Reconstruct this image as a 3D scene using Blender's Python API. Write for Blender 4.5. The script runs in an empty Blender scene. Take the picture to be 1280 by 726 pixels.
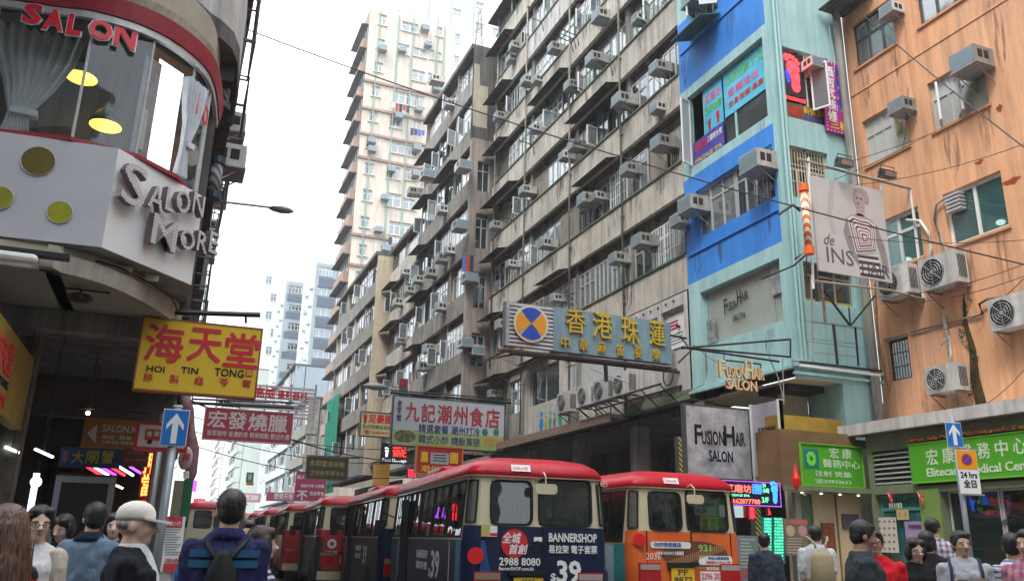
import bpy, bmesh, math, random
from mathutils import Vector, Matrix
random.seed(7)
SC = bpy.context.scene
COL = SC.collection
PI = math.pi

# ------------------------------------------------------------------ camera
FPX, CX, CY = 1036.0, 640.0, 363.0
CAMZ = 1.5
def _n(v): return Vector(v).normalized()
_U = _n((75, 3433, -1036)); _Y = _n((-441, -303, -1036)); _Y = (_Y - _U * _Y.dot(_U)).normalized(); _X = _Y.cross(_U)
R3 = Matrix((_X, _Y, _U))                      # camera -> world
CPOS = Vector((0, 0, CAMZ))
cam_d = bpy.data.cameras.new('camera'); cam = bpy.data.objects.new('camera', cam_d); COL.objects.link(cam)
cam.matrix_world = Matrix.Translation(CPOS) @ R3.to_4x4()
cam_d.sensor_width = 36; cam_d.lens = 36 * FPX / 1280; cam_d.clip_end = 3000; cam_d.clip_start = .05
SC.camera = cam
def ray(x, y): return R3 @ Vector(((x - CX) / FPX, (CY - y) / FPX, -1))
def onX(x, y, X): d = ray(x, y); return CPOS + d * (X / d.x)
def onY(x, y, Y): d = ray(x, y); return CPOS + d * (Y / d.y)
def onZ(x, y, Z): d = ray(x, y); return CPOS + d * ((Z - CAMZ) / d.z)
def atD(x, D):                                  # ground direction of a pixel column at distance D
    d = ray(x, 668); l = math.hypot(d.x, d.y); return d.x / l * D, d.y / l * D

# ------------------------------------------------------------------ world, sun, exposure
W = bpy.data.worlds.new('World'); SC.world = W; W.use_nodes = True
nt = W.node_tree; nt.nodes.clear()
wo = nt.nodes.new('ShaderNodeOutputWorld'); bg = nt.nodes.new('ShaderNodeBackground'); bg2 = nt.nodes.new('ShaderNodeBackground'); addn = nt.nodes.new('ShaderNodeAddShader')
sky = nt.nodes.new('ShaderNodeTexSky'); sky.sky_type = 'NISHITA'; sky.sun_disc = False
SUN_EL, SUN_ROT = math.radians(56), math.radians(232)
sky.sun_elevation = SUN_EL; sky.sun_rotation = SUN_ROT; sky.dust_density = 4; sky.air_density = 1.2
nt.links.new(sky.outputs[0], bg.inputs[0]); bg.inputs[1].default_value = .05
# the overcast: an even cloud sheet, a little brighter overhead than at the horizon
tc = nt.nodes.new('ShaderNodeTexCoord'); sx = nt.nodes.new('ShaderNodeSeparateXYZ'); mr = nt.nodes.new('ShaderNodeMapRange')
nt.links.new(tc.outputs['Generated'], sx.inputs[0]); nt.links.new(sx.outputs[2], mr.inputs[0])
mr.inputs[1].default_value = -.1; mr.inputs[2].default_value = 1; mr.inputs[3].default_value = .62; mr.inputs[4].default_value = 2.0
nz = nt.nodes.new('ShaderNodeTexNoise'); nz.inputs['Scale'].default_value = 2.2; nz.inputs['Detail'].default_value = 5
nt.links.new(tc.outputs['Generated'], nz.inputs[0])
m1 = nt.nodes.new('ShaderNodeMath'); m1.operation = 'MULTIPLY_ADD'; nt.links.new(nz.outputs[0], m1.inputs[0]); m1.inputs[1].default_value = .12; nt.links.new(mr.outputs[0], m1.inputs[2])
bg2.inputs[0].default_value = (.93, .97, 1.0, 1); nt.links.new(m1.outputs[0], bg2.inputs[1])
nt.links.new(bg.outputs[0], addn.inputs[0]); nt.links.new(bg2.outputs[0], addn.inputs[1]); nt.links.new(addn.outputs[0], wo.inputs[0])
sl = bpy.data.lights.new('sun', 'SUN'); sl.energy = 1.5; sl.angle = math.radians(14); sl.color = (1, .95, .88)
so = bpy.data.objects.new('sun', sl); COL.objects.link(so)
sd = Vector((math.sin(SUN_ROT) * math.cos(SUN_EL), math.cos(SUN_ROT) * math.cos(SUN_EL), math.sin(SUN_EL)))
so.rotation_euler = sd.to_track_quat('Z', 'Y').to_euler()
SC.view_settings.view_transform = 'Standard'; SC.view_settings.look = 'None'; SC.view_settings.gamma = 1
SC.view_settings.exposure = .85
SC.cycles.max_bounces = 8; SC.cycles.transparent_max_bounces = 12; SC.cycles.volume_bounces = 0
SC.cycles.volume_step_rate = 5

# ------------------------------------------------------------------ materials
_M = {}
def M(name, col, rough=.6, metal=0, var=.0, vscale=3, streak=0, bump=0, bscale=40, emit=0, col2=None, spec=.5, coat=0, rnd=0):
    if name in _M: return _M[name]
    m = bpy.data.materials.new(name); m.use_nodes = True; t = m.node_tree; N = t.nodes; L = t.links
    b = N['Principled BSDF']; c = (*col, 1)
    b.inputs['Base Color'].default_value = c; b.inputs['Roughness'].default_value = rough; b.inputs['Metallic'].default_value = metal
    b.inputs['Specular IOR Level'].default_value = spec if rough < .6 and spec == .5 else .22
    if coat: b.inputs['Coat Weight'].default_value = coat; b.inputs['Coat Roughness'].default_value = .08
    if emit: b.inputs['Emission Color'].default_value = c; b.inputs['Emission Strength'].default_value = emit
    g = None
    if var or streak or bump: g = N.new('ShaderNodeNewGeometry')
    cur = None
    if var:
        n = N.new('ShaderNodeTexNoise'); n.inputs['Scale'].default_value = vscale; n.inputs['Detail'].default_value = 7; n.inputs['Roughness'].default_value = .65
        L.new(g.outputs['Position'], n.inputs['Vector'])
        r = N.new('ShaderNodeValToRGB'); r.color_ramp.elements[0].position = .32; r.color_ramp.elements[1].position = .68
        d = col2 or tuple(x * (1 - var) for x in col)
        r.color_ramp.elements[0].color = (*d, 1); r.color_ramp.elements[1].color = c
        L.new(n.outputs[0], r.inputs[0]); cur = r.outputs[0]
        rr = N.new('ShaderNodeMapRange'); rr.inputs[3].default_value = min(1, rough + .12); rr.inputs[4].default_value = max(.03, rough - .08); L.new(n.outputs[0], rr.inputs[0]); L.new(rr.outputs[0], b.inputs['Roughness'])
    if streak:
        mp = N.new('ShaderNodeMapping'); mp.inputs['Scale'].default_value = (3.2, 3.2, .22); L.new(g.outputs['Position'], mp.inputs[0])
        n = N.new('ShaderNodeTexNoise'); n.inputs['Scale'].default_value = 1.6; n.inputs['Detail'].default_value = 8; n.inputs['Roughness'].default_value = .7; L.new(mp.outputs[0], n.inputs['Vector'])
        r = N.new('ShaderNodeValToRGB'); r.color_ramp.elements[0].position = .36; r.color_ramp.elements[1].position = .6
        r.color_ramp.elements[0].color = (1 - streak, 1 - streak, 1 - streak * .95, 1); r.color_ramp.elements[1].color = (1, 1, 1, 1); L.new(n.outputs[0], r.inputs[0])
        mx = N.new('ShaderNodeMix'); mx.data_type = 'RGBA'; mx.blend_type = 'MULTIPLY'; mx.inputs[0].default_value = 1
        if cur: L.new(cur, mx.inputs[6])
        else: mx.inputs[6].default_value = c
        L.new(r.outputs[0], mx.inputs[7]); cur = mx.outputs[2]
    if rnd:
        oi = N.new('ShaderNodeObjectInfo'); q = N.new('ShaderNodeMapRange'); q.inputs[3].default_value = 1 - rnd; q.inputs[4].default_value = 1; L.new(oi.outputs['Random'], q.inputs[0]); mx = N.new('ShaderNodeMix'); mx.data_type = 'RGBA'; mx.blend_type = 'MULTIPLY'; mx.inputs[0].default_value = 1; L.new(cur, mx.inputs[6]); L.new(q.outputs[0], mx.inputs[7]); cur = mx.outputs[2]
    if cur: L.new(cur, b.inputs['Base Color'])
    if bump:
        n = N.new('ShaderNodeTexNoise'); n.inputs['Scale'].default_value = bscale; n.inputs['Detail'].default_value = 5; L.new(g.outputs['Position'], n.inputs['Vector'])
        bp = N.new('ShaderNodeBump'); bp.inputs['Strength'].default_value = bump; bp.inputs['Distance'].default_value = .02
        L.new(n.outputs[0], bp.inputs['Height']); L.new(bp.outputs[0], b.inputs['Normal'])
    _M[name] = m; return m

def GLASS(name, tint, transp=.5, rough=.03, refl=.12, milk=None):
    """pane: part see-through, part tinted body, mirror reflection rising at grazing angles"""
    if name in _M: return _M[name]
    m = bpy.data.materials.new(name); m.use_nodes = True; t = m.node_tree; N = t.nodes; L = t.links; N.clear()
    o = N.new('ShaderNodeOutputMaterial'); tr = N.new('ShaderNodeBsdfTransparent'); gl = N.new('ShaderNodeBsdfGlossy'); df = N.new('ShaderNodeBsdfDiffuse')
    tr.inputs[0].default_value = (*[min(1, .55 + .45 * x) for x in tint], 1)
    df.inputs[0].default_value = (*(milk or tint), 1); gl.inputs['Roughness'].default_value = rough; gl.inputs[0].default_value = (.95, .97, 1, 1)
    a = N.new('ShaderNodeMixShader'); a.inputs[0].default_value = transp; L.new(df.outputs[0], a.inputs[1]); L.new(tr.outputs[0], a.inputs[2])
    lw = N.new('ShaderNodeLayerWeight'); lw.inputs[0].default_value = .5; pw = N.new('ShaderNodeMath'); pw.operation = 'POWER'; pw.inputs[1].default_value = 3.5; L.new(lw.outputs['Facing'], pw.inputs[0])
    mp = N.new('ShaderNodeMath'); mp.operation = 'MULTIPLY_ADD'; mp.inputs[1].default_value = .8; mp.inputs[2].default_value = refl + .03; mp.use_clamp = True; L.new(pw.outputs[0], mp.inputs[0])
    g = N.new('ShaderNodeNewGeometry'); n = N.new('ShaderNodeTexNoise'); n.inputs['Scale'].default_value = 1.3; L.new(g.outputs['Position'], n.inputs['Vector'])
    bp = N.new('ShaderNodeBump'); bp.inputs['Strength'].default_value = .12; bp.inputs['Distance'].default_value = .05; L.new(n.outputs[0], bp.inputs['Height']); L.new(bp.outputs[0], gl.inputs['Normal'])
    b = N.new('ShaderNodeMixShader'); L.new(mp.outputs[0], b.inputs[0]); L.new(a.outputs[0], b.inputs[1]); L.new(gl.outputs[0], b.inputs[2]); L.new(b.outputs[0], o.inputs[0])
    _M[name] = m; return m

def WAVES(name, c1, c2, axis='Z', scale=10, rough=.8, space='Object', width=.5, rot=None):
    """two-colour stripes fixed to the object (woven or printed)"""
    if name in _M: return _M[name]
    m = bpy.data.materials.new(name); m.use_nodes = True; t = m.node_tree; N = t.nodes; L = t.links; b = N['Principled BSDF']; b.inputs['Roughness'].default_value = rough
    tc = N.new('ShaderNodeTexCoord'); w = N.new('ShaderNodeTexWave'); w.wave_type = 'BANDS'; w.bands_direction = axis; w.inputs['Scale'].default_value = scale
    src = tc.outputs[space]
    if rot: mp = N.new('ShaderNodeMapping'); mp.inputs['Rotation'].default_value = rot; L.new(src, mp.inputs[0]); src = mp.outputs[0]
    L.new(src, w.inputs['Vector'])
    r = N.new('ShaderNodeValToRGB'); r.color_ramp.interpolation = 'CONSTANT'; r.color_ramp.elements[1].position = width
    r.color_ramp.elements[0].color = (*c1, 1); r.color_ramp.elements[1].color = (*c2, 1); L.new(w.outputs[0], r.inputs[0]); L.new(r.outputs[0], b.inputs['Base Color'])
    _M[name] = m; return m

# ------------------------------------------------------------------ mesh builder
class MB:
    def __init__(s): s.v = []; s.f = []; s.m = []; s.T = None
    def _a(s, pts):
        k = len(s.v)
        for p in pts:
            p = Vector(p)
            s.v.append(tuple(s.T @ p) if s.T else tuple(p))
        return k
    def quad(s, a, b, c, d, m=0): k = s._a((a, b, c, d)); s.f.append((k, k+1, k+2, k+3)); s.m.append(m); return s
    def poly(s, pts, m=0): k = s._a(pts); s.f.append(tuple(range(k, k + len(pts)))); s.m.append(m); return s
    def box(s, x0, x1, y0, y1, z0, z1, m=0):
        if x0 > x1: x0, x1 = x1, x0
        if y0 > y1: y0, y1 = y1, y0
        if z0 > z1: z0, z1 = z1, z0
        k = s._a([(x0,y0,z0),(x1,y0,z0),(x1,y1,z0),(x0,y1,z0),(x0,y0,z1),(x1,y0,z1),(x1,y1,z1),(x0,y1,z1)])
        for q in ((0,3,2,1),(4,5,6,7),(0,1,5,4),(1,2,6,5),(2,3,7,6),(3,0,4,7)): s.f.append(tuple(k+i for i in q)); s.m.append(m)
        return s
    def prism(s, pts, d, m=0):
        """closed outline pts pushed along vector d"""
        n = len(pts); d = Vector(d); k = s._a(pts); j = s._a([Vector(p) + d for p in pts])
        s.f.append(tuple(k + i for i in range(n))); s.f.append(tuple(j + n - 1 - i for i in range(n))); s.m += [m, m]
        for i in range(n): a = (i + 1) % n; s.f.append((k+a, k+i, j+i, j+a)); s.m.append(m)
        return s
    def rings(s, rr, m=0, cap=True, closed=True):
        """loft through rings (lists of equally many points)"""
        n = len(rr[0]); ks = [s._a(r) for r in rr]
        for a, b in zip(ks, ks[1:]):
            for i in range(n if closed else n - 1):
                j = (i + 1) % n; s.f.append((a+i, a+j, b+j, b+i)); s.m.append(m)
        if cap: s.f.append(tuple(ks[0] + n-1-i for i in range(n))); s.f.append(tuple(ks[-1] + i for i in range(n))); s.m += [m, m]
        return s
    def tube(s, pts, r, n=6, m=0, r1=None):
        pts = [Vector(p) for p in pts]; rr = []
        for i, p in enumerate(pts):
            d = (pts[min(i+1, len(pts)-1)] - pts[max(i-1, 0)]).normalized()
            u = d.cross(Vector((0, 0, 1))); u = u.normalized() if u.length > 1e-3 else Vector((1, 0, 0)); w = d.cross(u)
            q = r if r1 is None else r + (r1 - r) * i / (len(pts) - 1)
            rr.append([p + (u * math.cos(2*PI*j/n) + w * math.sin(2*PI*j/n)) * q for j in range(n)])
        return s.rings(rr, m)
    def disc(s, c, ax, r, n=20, m=0, t=.01):
        """short cylinder at c along unit axis ax"""
        c = Vector(c); ax = Vector(ax).normalized(); return s.tube([c, c + ax * t], r, n, m)
    def ellip(s, c, r, nu=12, nv=8, m=0):
        rr = []
        for j in range(1, nv):
            a = PI * j / nv - PI / 2
            rr.append([(c[0] + r[0]*math.cos(a)*math.cos(2*PI*i/nu), c[1] + r[1]*math.cos(a)*math.sin(2*PI*i/nu), c[2] + r[2]*math.sin(a)) for i in range(nu)])
        return s.rings(rr, m)
    def capsule(s, a, b, r0, r1, n=10, m=0):
        a, b = Vector(a), Vector(b); d = (b - a); L = d.length; d = d.normalized() if L > 1e-6 else Vector((0, 0, 1))
        u = d.cross(Vector((0, 0, 1))); u = u.normalized() if u.length > 1e-3 else Vector((1, 0, 0)); w = d.cross(u); rr = []
        for t in (-80, -50, -20, 0): t = math.radians(t); rr.append([a + d * r0 * math.sin(t) + (u*math.cos(2*PI*j/n) + w*math.sin(2*PI*j/n)) * r0 * math.cos(t) for j in range(n)])
        for t in (0, 20, 50, 80): t = math.radians(t); rr.append([b + d * r1 * math.sin(t) + (u*math.cos(2*PI*j/n) + w*math.sin(2*PI*j/n)) * r1 * math.cos(t) for j in range(n)])
        return s.rings(rr, m)
    def mesh(s, name, mats, smooth=False):
        me = bpy.data.meshes.new(name); me.from_pydata(s.v, [], s.f)
        for x in (mats if isinstance(mats, (list, tuple)) else [mats]): me.materials.append(x)
        me.polygons.foreach_set('material_index', s.m)
        if smooth: me.polygons.foreach_set('use_smooth', [True] * len(s.f))
        me.update(); return me
    def build(s, name, mats, parent=None, smooth=False, loc=None, fix=True):
        me = s.mesh(name, mats, smooth)
        if fix:
            bm = bmesh.new(); bm.from_mesh(me); bmesh.ops.recalc_face_normals(bm, faces=bm.faces)
            bm.to_mesh(me); bm.free()
        return link(name, me, parent, loc)
def link(name, me, parent=None, loc=None, rot=None, scale=None):
    o = bpy.data.objects.new(name, me); COL.objects.link(o)
    if parent: o.parent = parent
    if loc is not None: o.location = loc
    if rot is not None: o.rotation_euler = rot
    if scale is not None: o.scale = scale
    return o
def tag(o, label=None, cat=None, group=None, kind=None):
    if label: o['label'] = label
    if cat: o['category'] = cat
    if group: o['group'] = group
    if kind: o['kind'] = kind
    return o
def thing(name, label, cat, loc=(0,0,0), rz=0, group=None):
    o = bpy.data.objects.new(name, None); COL.objects.link(o); o.location = loc; o.rotation_euler = (0, 0, rz); o.empty_display_size = .2
    return tag(o, label, cat, group)
def copy_tree(o, parent=None):
    c = o.copy(); COL.objects.link(c)
    if parent: c.parent = parent
    for ch in [x for x in KIDS.get(o.name, [])]:
        copy_tree(ch, c)
    return c
KIDS = {}
def index_kids(root):
    for o in list(bpy.data.objects):
        if o.parent is not None: KIDS.setdefault(o.parent.name, [])
    for o in bpy.data.objects:
        if o.parent is not None and o not in KIDS[o.parent.name]: KIDS[o.parent.name].append(o)

# ------------------------------------------------------------------ lettering (built-in font turned into mesh)
_TX = {}
def text_mesh(s, ext=.004, bold=0, shear=0, space=1.0, line=1.0):
    k = (s, ext, bold, shear, space)
    if k not in _TX:
        c = bpy.data.curves.new('t', 'FONT'); c.body = s; c.resolution_u = 2; c.extrude = ext * 10; c.offset = bold; c.shear = shear; c.space_character = space; c.space_line = line
        o = bpy.data.objects.new('t', c); me = bpy.data.meshes.new_from_object(o); bpy.data.objects.remove(o); bpy.data.curves.remove(c)
        P = [v.co.copy() for v in me.vertices]
        x0 = min(p.x for p in P); x1 = max(p.x for p in P); y0 = min(p.y for p in P); y1 = max(p.y for p in P)
        _TX[k] = ([( (p.x - x0) / (x1 - x0), (p.y - y0) / (y1 - y0), p.z / 10) for p in P], [tuple(f.vertices) for f in me.polygons], (x1 - x0) / (y1 - y0))
        bpy.data.meshes.remove(me)
    return _TX[k]
def letters(parent, s, x, z, w, h, mat, y=0, ext=.004, bold=0, shear=0, name='lettering', space=1.0, vert=False):
    """text filling the box x..x+w, z..z+h on the local front face (normal -y) at depth y"""
    if vert: s = '\n'.join(s)
    cjk = any(ord(q) > 0x2e80 for q in s)
    V, F, asp = text_mesh(s, ext, 0 if cjk else bold, shear, space, .95 if vert else 1)
    e = bold * h * 1.1 / (1 if not vert else len(s)); cp = [(0, 0)] if not cjk or bold < .008 else [(-e, 0), (e, 0), (0, e), (0, -e)]; n = len(V)
    me = bpy.data.meshes.new(name); me.from_pydata([(x + a * w + i, y - c * 1.0 - ext - k * .0005, z + b * h + j) for k, (i, j) in enumerate(cp) for a, b, c in V], [], [tuple(q + k * n for q in f) for k in range(len(cp)) for f in F]); me.materials.append(mat); me.update()
    return link(name, me, parent)
def strip(a, b): return (a, b)
# ------------------------------------------------------------------ shared materials
asphalt = M('asphalt', (.055, .055, .058), .85, var=.3, vscale=2, bump=.4, bscale=60)
paving = M('paving', (.26, .25, .24), .8, var=.3, vscale=1.2, bump=.2)
kerbm = M('kerb_stone', (.34, .33, .31), .8, var=.3, vscale=3)
linew = M('road_paint', (.75, .75, .72), .6, var=.2, vscale=8)
conc = M('concrete_weathered', (.62, .585, .51), .85, var=.3, vscale=1.1, streak=.36, bump=.25, col2=(.44, .415, .36))
conc2 = M('concrete_grey', (.36, .345, .31), .88, var=.35, vscale=.9, streak=.5, bump=.3)
conc3 = M('concrete_pinkish', (.40, .345, .30), .88, var=.3, vscale=.8, streak=.4, bump=.25)
concp = M('concrete_pale', (.60, .585, .56), .8, var=.22, vscale=1.4, streak=.35, bump=.2)
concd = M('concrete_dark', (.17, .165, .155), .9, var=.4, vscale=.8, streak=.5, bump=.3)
patch = M('render_patch', (.50, .46, .36), .9, var=.2, vscale=2, streak=.2)
moss = M('green_sill', (.19, .24, .17), .8, var=.35, vscale=3)
greensill = M('dark_green_paint', (.03, .12, .085), .55, var=.3, vscale=4)
blue = M('blue_wall_paint', (.05, .27, .80), .62, var=.18, vscale=1.5, streak=.16, bump=.15)
cyan = M('aqua_wall_paint', (.38, .62, .63), .62, var=.12, vscale=1.3, streak=.2, bump=.15)
orange = M('orange_wall_paint', (.80, .42, .22), .75, var=.14, vscale=.8, streak=.3, bump=.2, col2=(.66, .37, .23))
cream = M('cream_paint', (.63, .58, .44), .7, var=.15, vscale=2, streak=.2)
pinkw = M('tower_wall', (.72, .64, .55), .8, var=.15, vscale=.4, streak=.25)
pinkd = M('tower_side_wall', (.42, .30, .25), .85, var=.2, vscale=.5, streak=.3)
whitew = M('white_tower_wall', (.78, .77, .73), .75, var=.1, vscale=.3, streak=.15)
bluew = M('pale_blue_tower', (.38, .47, .52), .75, var=.12, vscale=.3, streak=.15)
blued = M('slate_blue_band', (.12, .16, .22), .75, var=.15, vscale=.3)
palegr = M('pale_green_tower', (.60, .68, .64), .75, var=.12, vscale=.3, streak=.15)
alu = M('aluminium_frame', (.55, .56, .56), .45, .3, var=.2, vscale=9)
whitef = M('white_frame', (.74, .75, .74), .5, var=.15, vscale=7)
darkf = M('dark_frame', (.06, .065, .065), .5)
greenf = M('green_window_frame', (.16, .26, .22), .6, var=.3, vscale=6)
steel = M('painted_steel', (.36, .38, .39), .5, .4, var=.2, vscale=6)
rust = M('rusty_steel', (.20, .085, .05), .8, .2, var=.5, vscale=12, col2=(.35, .31, .27))
blackm = M('black_metal', (.022, .022, .024), .5, .2)
blackp = M('black_plastic', (.018, .018, .02), .55)
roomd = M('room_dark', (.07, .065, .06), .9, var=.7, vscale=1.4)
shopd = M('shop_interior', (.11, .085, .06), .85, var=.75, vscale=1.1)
curt = M('curtain_cloth', (.58, .58, .56), .9, var=.3, vscale=4, rnd=.7)
curtb = M('curtain_beige', (.58, .48, .34), .9, var=.3, vscale=4, rnd=.6)
curtl = M('curtain_lilac', (.36, .36, .55), .9, var=.3, vscale=4, rnd=.6)
board = M('boarded_panel', (.33, .29, .24), .85, var=.35, vscale=3, streak=.3)
tin = M('corrugated_tin', (.13, .13, .125), .7, .3, var=.4, vscale=3, streak=.4)
acb = M('ac_casing', (.62, .60, .53), .55, var=.3, vscale=7, streak=.45, rnd=.5)
acw = M('ac_casing_white', (.72, .72, .69), .5, var=.2, vscale=7, streak=.35, rnd=.3)
acg = M('ac_grille', (.16, .30, .38), .5, .3, var=.3, vscale=30)
acdark = M('ac_vent_dark', (.03, .03, .03), .8)
g_dark = GLASS('glass_dark', (.05, .07, .075), .6, .04, .09)
g_grey = GLASS('glass_grey', (.22, .25, .26), .35, .06, .16)
g_blue = GLASS('glass_bluish', (.20, .30, .36), .3, .05, .16)
g_teal = GLASS('glass_teal', (.06, .17, .16), .5, .03, .06)
g_shop = GLASS('glass_shop', (.05, .08, .07), .78, .02, .03)
g_frost = GLASS('glass_frosted', (.50, .53, .52), .12, .3, .05)

# ------------------------------------------------------------------ setting: ground
def struct(name, mb, m): return tag(mb.build(name, m), kind='structure')
mb = MB(); mb.quad((-150, -70, 0), (150, -70, 0), (150, 420, 0), (-150, 420, 0)); struct('ground', mb, asphalt)
mb = MB(); mb.box(.9, 9.6, 3, 400, .004, .008); rd = struct('road', mb, asphalt)
for i in range(14): MB().box(-.06, .06, 0, 2.4, 0, .004).build('lane_marking', linew, rd, loc=(3.1, 9 + i * 6, .009))
for nm, x0, x1, y0, y1 in (('left_pavement', -9, .75, 8.6, 400), ('right_pavement', 9.75, 17.5, -2, 400)):
    mb = MB(); mb.box(x0, x1, y0, y1, .002, .13); pv = struct(nm, mb, paving)
    kx = x1 if x0 < 0 else x0 - .15
    for i in range(40):
        MB().box(kx, kx + .148, y0 + i * 1.2, y0 + i * 1.2 + 1.19, .003, .14).build('kerb', kerbm, pv)

# ------------------------------------------------------------------ walls and windows
def wall(mb, x0, x1, z0, z1, holes=(), y=0, depth=.22, m=0, mr=None):
    """front face at y with rectangular openings, each with reveals of the given depth"""
    mr = m if mr is None else mr
    H = [(max(a, x0), min(b, x1), max(c, z0), min(d, z1)) for a, b, c, d in holes if a < x1 and b > x0 and c < z1 and d > z0]
    xs = sorted({x0, x1, *[h[0] for h in H], *[h[1] for h in H]}); zs = sorted({z0, z1, *[h[2] for h in H], *[h[3] for h in H]})
    for a, b in zip(xs, xs[1:]):
        for c, d in zip(zs, zs[1:]):
            cx, cz = (a + b) / 2, (c + d) / 2
            if any(h[0] < cx < h[1] and h[2] < cz < h[3] for h in H): continue
            mb.quad((a, y, c), (b, y, c), (b, y, d), (a, y, d), m)
    for a, b, c, d in H:
        mb.quad((a, y, c), (a, y, d), (a, y + depth, d), (a, y + depth, c), mr); mb.quad((b, y, c), (b, y + depth, c), (b, y + depth, d), (b, y, d), mr)
        if c > z0 + 1e-5 or True: mb.quad((a, y, c), (a, y + depth, c), (b, y + depth, c), (b, y, c), mr)
        mb.quad((a, y, d), (b, y, d), (b, y + depth, d), (a, y + depth, d), mr)
_WC = {}
def frame_mesh(w, h, cols, tr, ft, fm, bars=0):
    k = ('f', round(w, 2), round(h, 2), cols, tr, ft, fm.name, bars)
    if k not in _WC:
        mb = MB(); d = .05
        mb.box(0, ft, 0, d, 0, h); mb.box(w - ft, w, 0, d, 0, h); mb.box(ft, w - ft, 0, d, 0, ft); mb.box(ft, w - ft, 0, d, h - ft, h)
        zt = h * (1 - tr) if tr else h - ft
        if tr: mb.box(ft, w - ft, -.004, d, zt - ft / 2, zt + ft / 2)
        for i in range(1, cols):
            x = w * i / cols; mb.box(x - ft / 2, x + ft / 2, -.008, d - .004, ft, (zt - ft / 2 if tr else h - ft))
            if tr and (i % 2 == 0 or cols < 4): mb.box(x - ft / 2, x + ft / 2, -.008, d - .004, zt + ft / 2, h - ft)
        if bars:
            for i in range(1, bars): x = w * i / bars; mb.box(x - .008, x + .008, -.03, -.016, ft, h - ft)
            for z in (.33, .66): mb.box(ft, w - ft, -.034, -.03, h * z - .012, h * z + .012)
        _WC[k] = mb.mesh('window', fm)
    return _WC[k]
def curtain_mesh(w, h, m):
    k = ('c', round(w, 1), round(h, 1), m.name)
    if k not in _WC:
        mb = MB(); n = max(6, int(w * 14)); P = [(w * i / n, .03 * math.sin(i * 2.1) + .015 * math.sin(i * .9)) for i in range(n + 1)]
        for (a, ya), (b, yb) in zip(P, P[1:]): mb.quad((a, ya, 0), (b, yb, 0), (b, yb, h), (a, ya, h))
        _WC[k] = mb.mesh('curtain', m)
    return _WC[k]
def window(par, x, z, w, h, y=.12, cols=3, tr=.3, fm=None, gm=None, cur=None, panes=False, ft=.045, bars=0, name='window', curw=1.0, curx=0):
    fm = fm or alu; gm = gm or g_grey
    o = link(name, frame_mesh(w, h, cols, tr, ft, fm, bars), par, (x, y, z))
    zt = h * (1 - tr) if tr else h - ft / 2
    cells = [(w * i / cols, w * (i + 1) / cols, ft / 2, zt) for i in range(cols)]
    if tr: cells += [(w * i / cols, w * (i + 1) / cols, zt, h - ft / 2) for i in range(cols)]
    if panes:
        for a, b, c, d in cells:
            k = ('p', round(b - a, 2), round(d - c, 2), gm.name)
            if k not in _WC: _WC[k] = MB().box(0, b - a, 0, .006, 0, d - c).mesh('pane', gm)
            link('pane', _WC[k], o, (a, .022, c))
    else:
        k = ('q', round(w, 2), round(h, 2), gm.name)
        if k not in _WC: _WC[k] = MB().box(ft / 2, w - ft / 2, 0, .006, ft / 2, h - ft / 2).mesh('pane', gm)
        link('pane', _WC[k], o, (0, .022, 0))
    if cur: link('curtain', curtain_mesh(w * curw, h, cur), o, (curx * w, .12, 0))
    return o
def casement(par, x, z, w, h, y, ang, fm, gm, left=True):
    """an open window leaf hinged at x, swung outward by ang"""
    o = link('open_leaf', frame_mesh(w, h, 1, 0, .04, fm), par, (x, y, z), (0, 0, -ang if left else PI + ang))
    k = ('p', round(w, 2), round(h, 2), gm.name)
    if k not in _WC: _WC[k] = MB().box(.02, w - .02, 0, .006, .02, h - .02).mesh('pane', gm)
    link('pane', _WC[k], o, (0, .022, 0)); return o

def STAIN(name, col):
    m = bpy.data.materials.new(name); m.use_nodes = True; t = m.node_tree; N = t.nodes; L = t.links; b = N['Principled BSDF']; b.inputs['Base Color'].default_value = (*col, 1); b.inputs['Roughness'].default_value = .95
    tc = N.new('ShaderNodeTexCoord'); g = N.new('ShaderNodeNewGeometry'); mp = N.new('ShaderNodeMapping'); mp.inputs['Scale'].default_value = (9, 9, .9); L.new(g.outputs['Position'], mp.inputs[0]); n = N.new('ShaderNodeTexNoise'); n.inputs['Scale'].default_value = 1.4; n.inputs['Detail'].default_value = 6; L.new(mp.outputs[0], n.inputs['Vector'])
    s = N.new('ShaderNodeSeparateXYZ'); L.new(tc.outputs['UV'], s.inputs[0]); q = N.new('ShaderNodeMapRange'); q.inputs[1].default_value = .44; q.inputs[2].default_value = .74; q.inputs[4].default_value = .62; L.new(n.outputs[0], q.inputs[0]); L.new(q.outputs[0], b.inputs['Alpha']); return m
stain_d = STAIN('stain_dark', (.07, .065, .055)); stain_r = STAIN('stain_rust', (.16, .08, .045))
def stains(par, spots, y, m=None):
    for x, z, w, h in spots: MB().poly([(x - w * .5, y, z), (x - w * .62, y, z - h * .5), (x - w * .2, y, z - h), (x + w * .15, y, z - h * .82), (x + w * .6, y, z - h * .6), (x + w * .5, y, z)]).build('stain', m or stain_d, par, fix=False)
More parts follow.
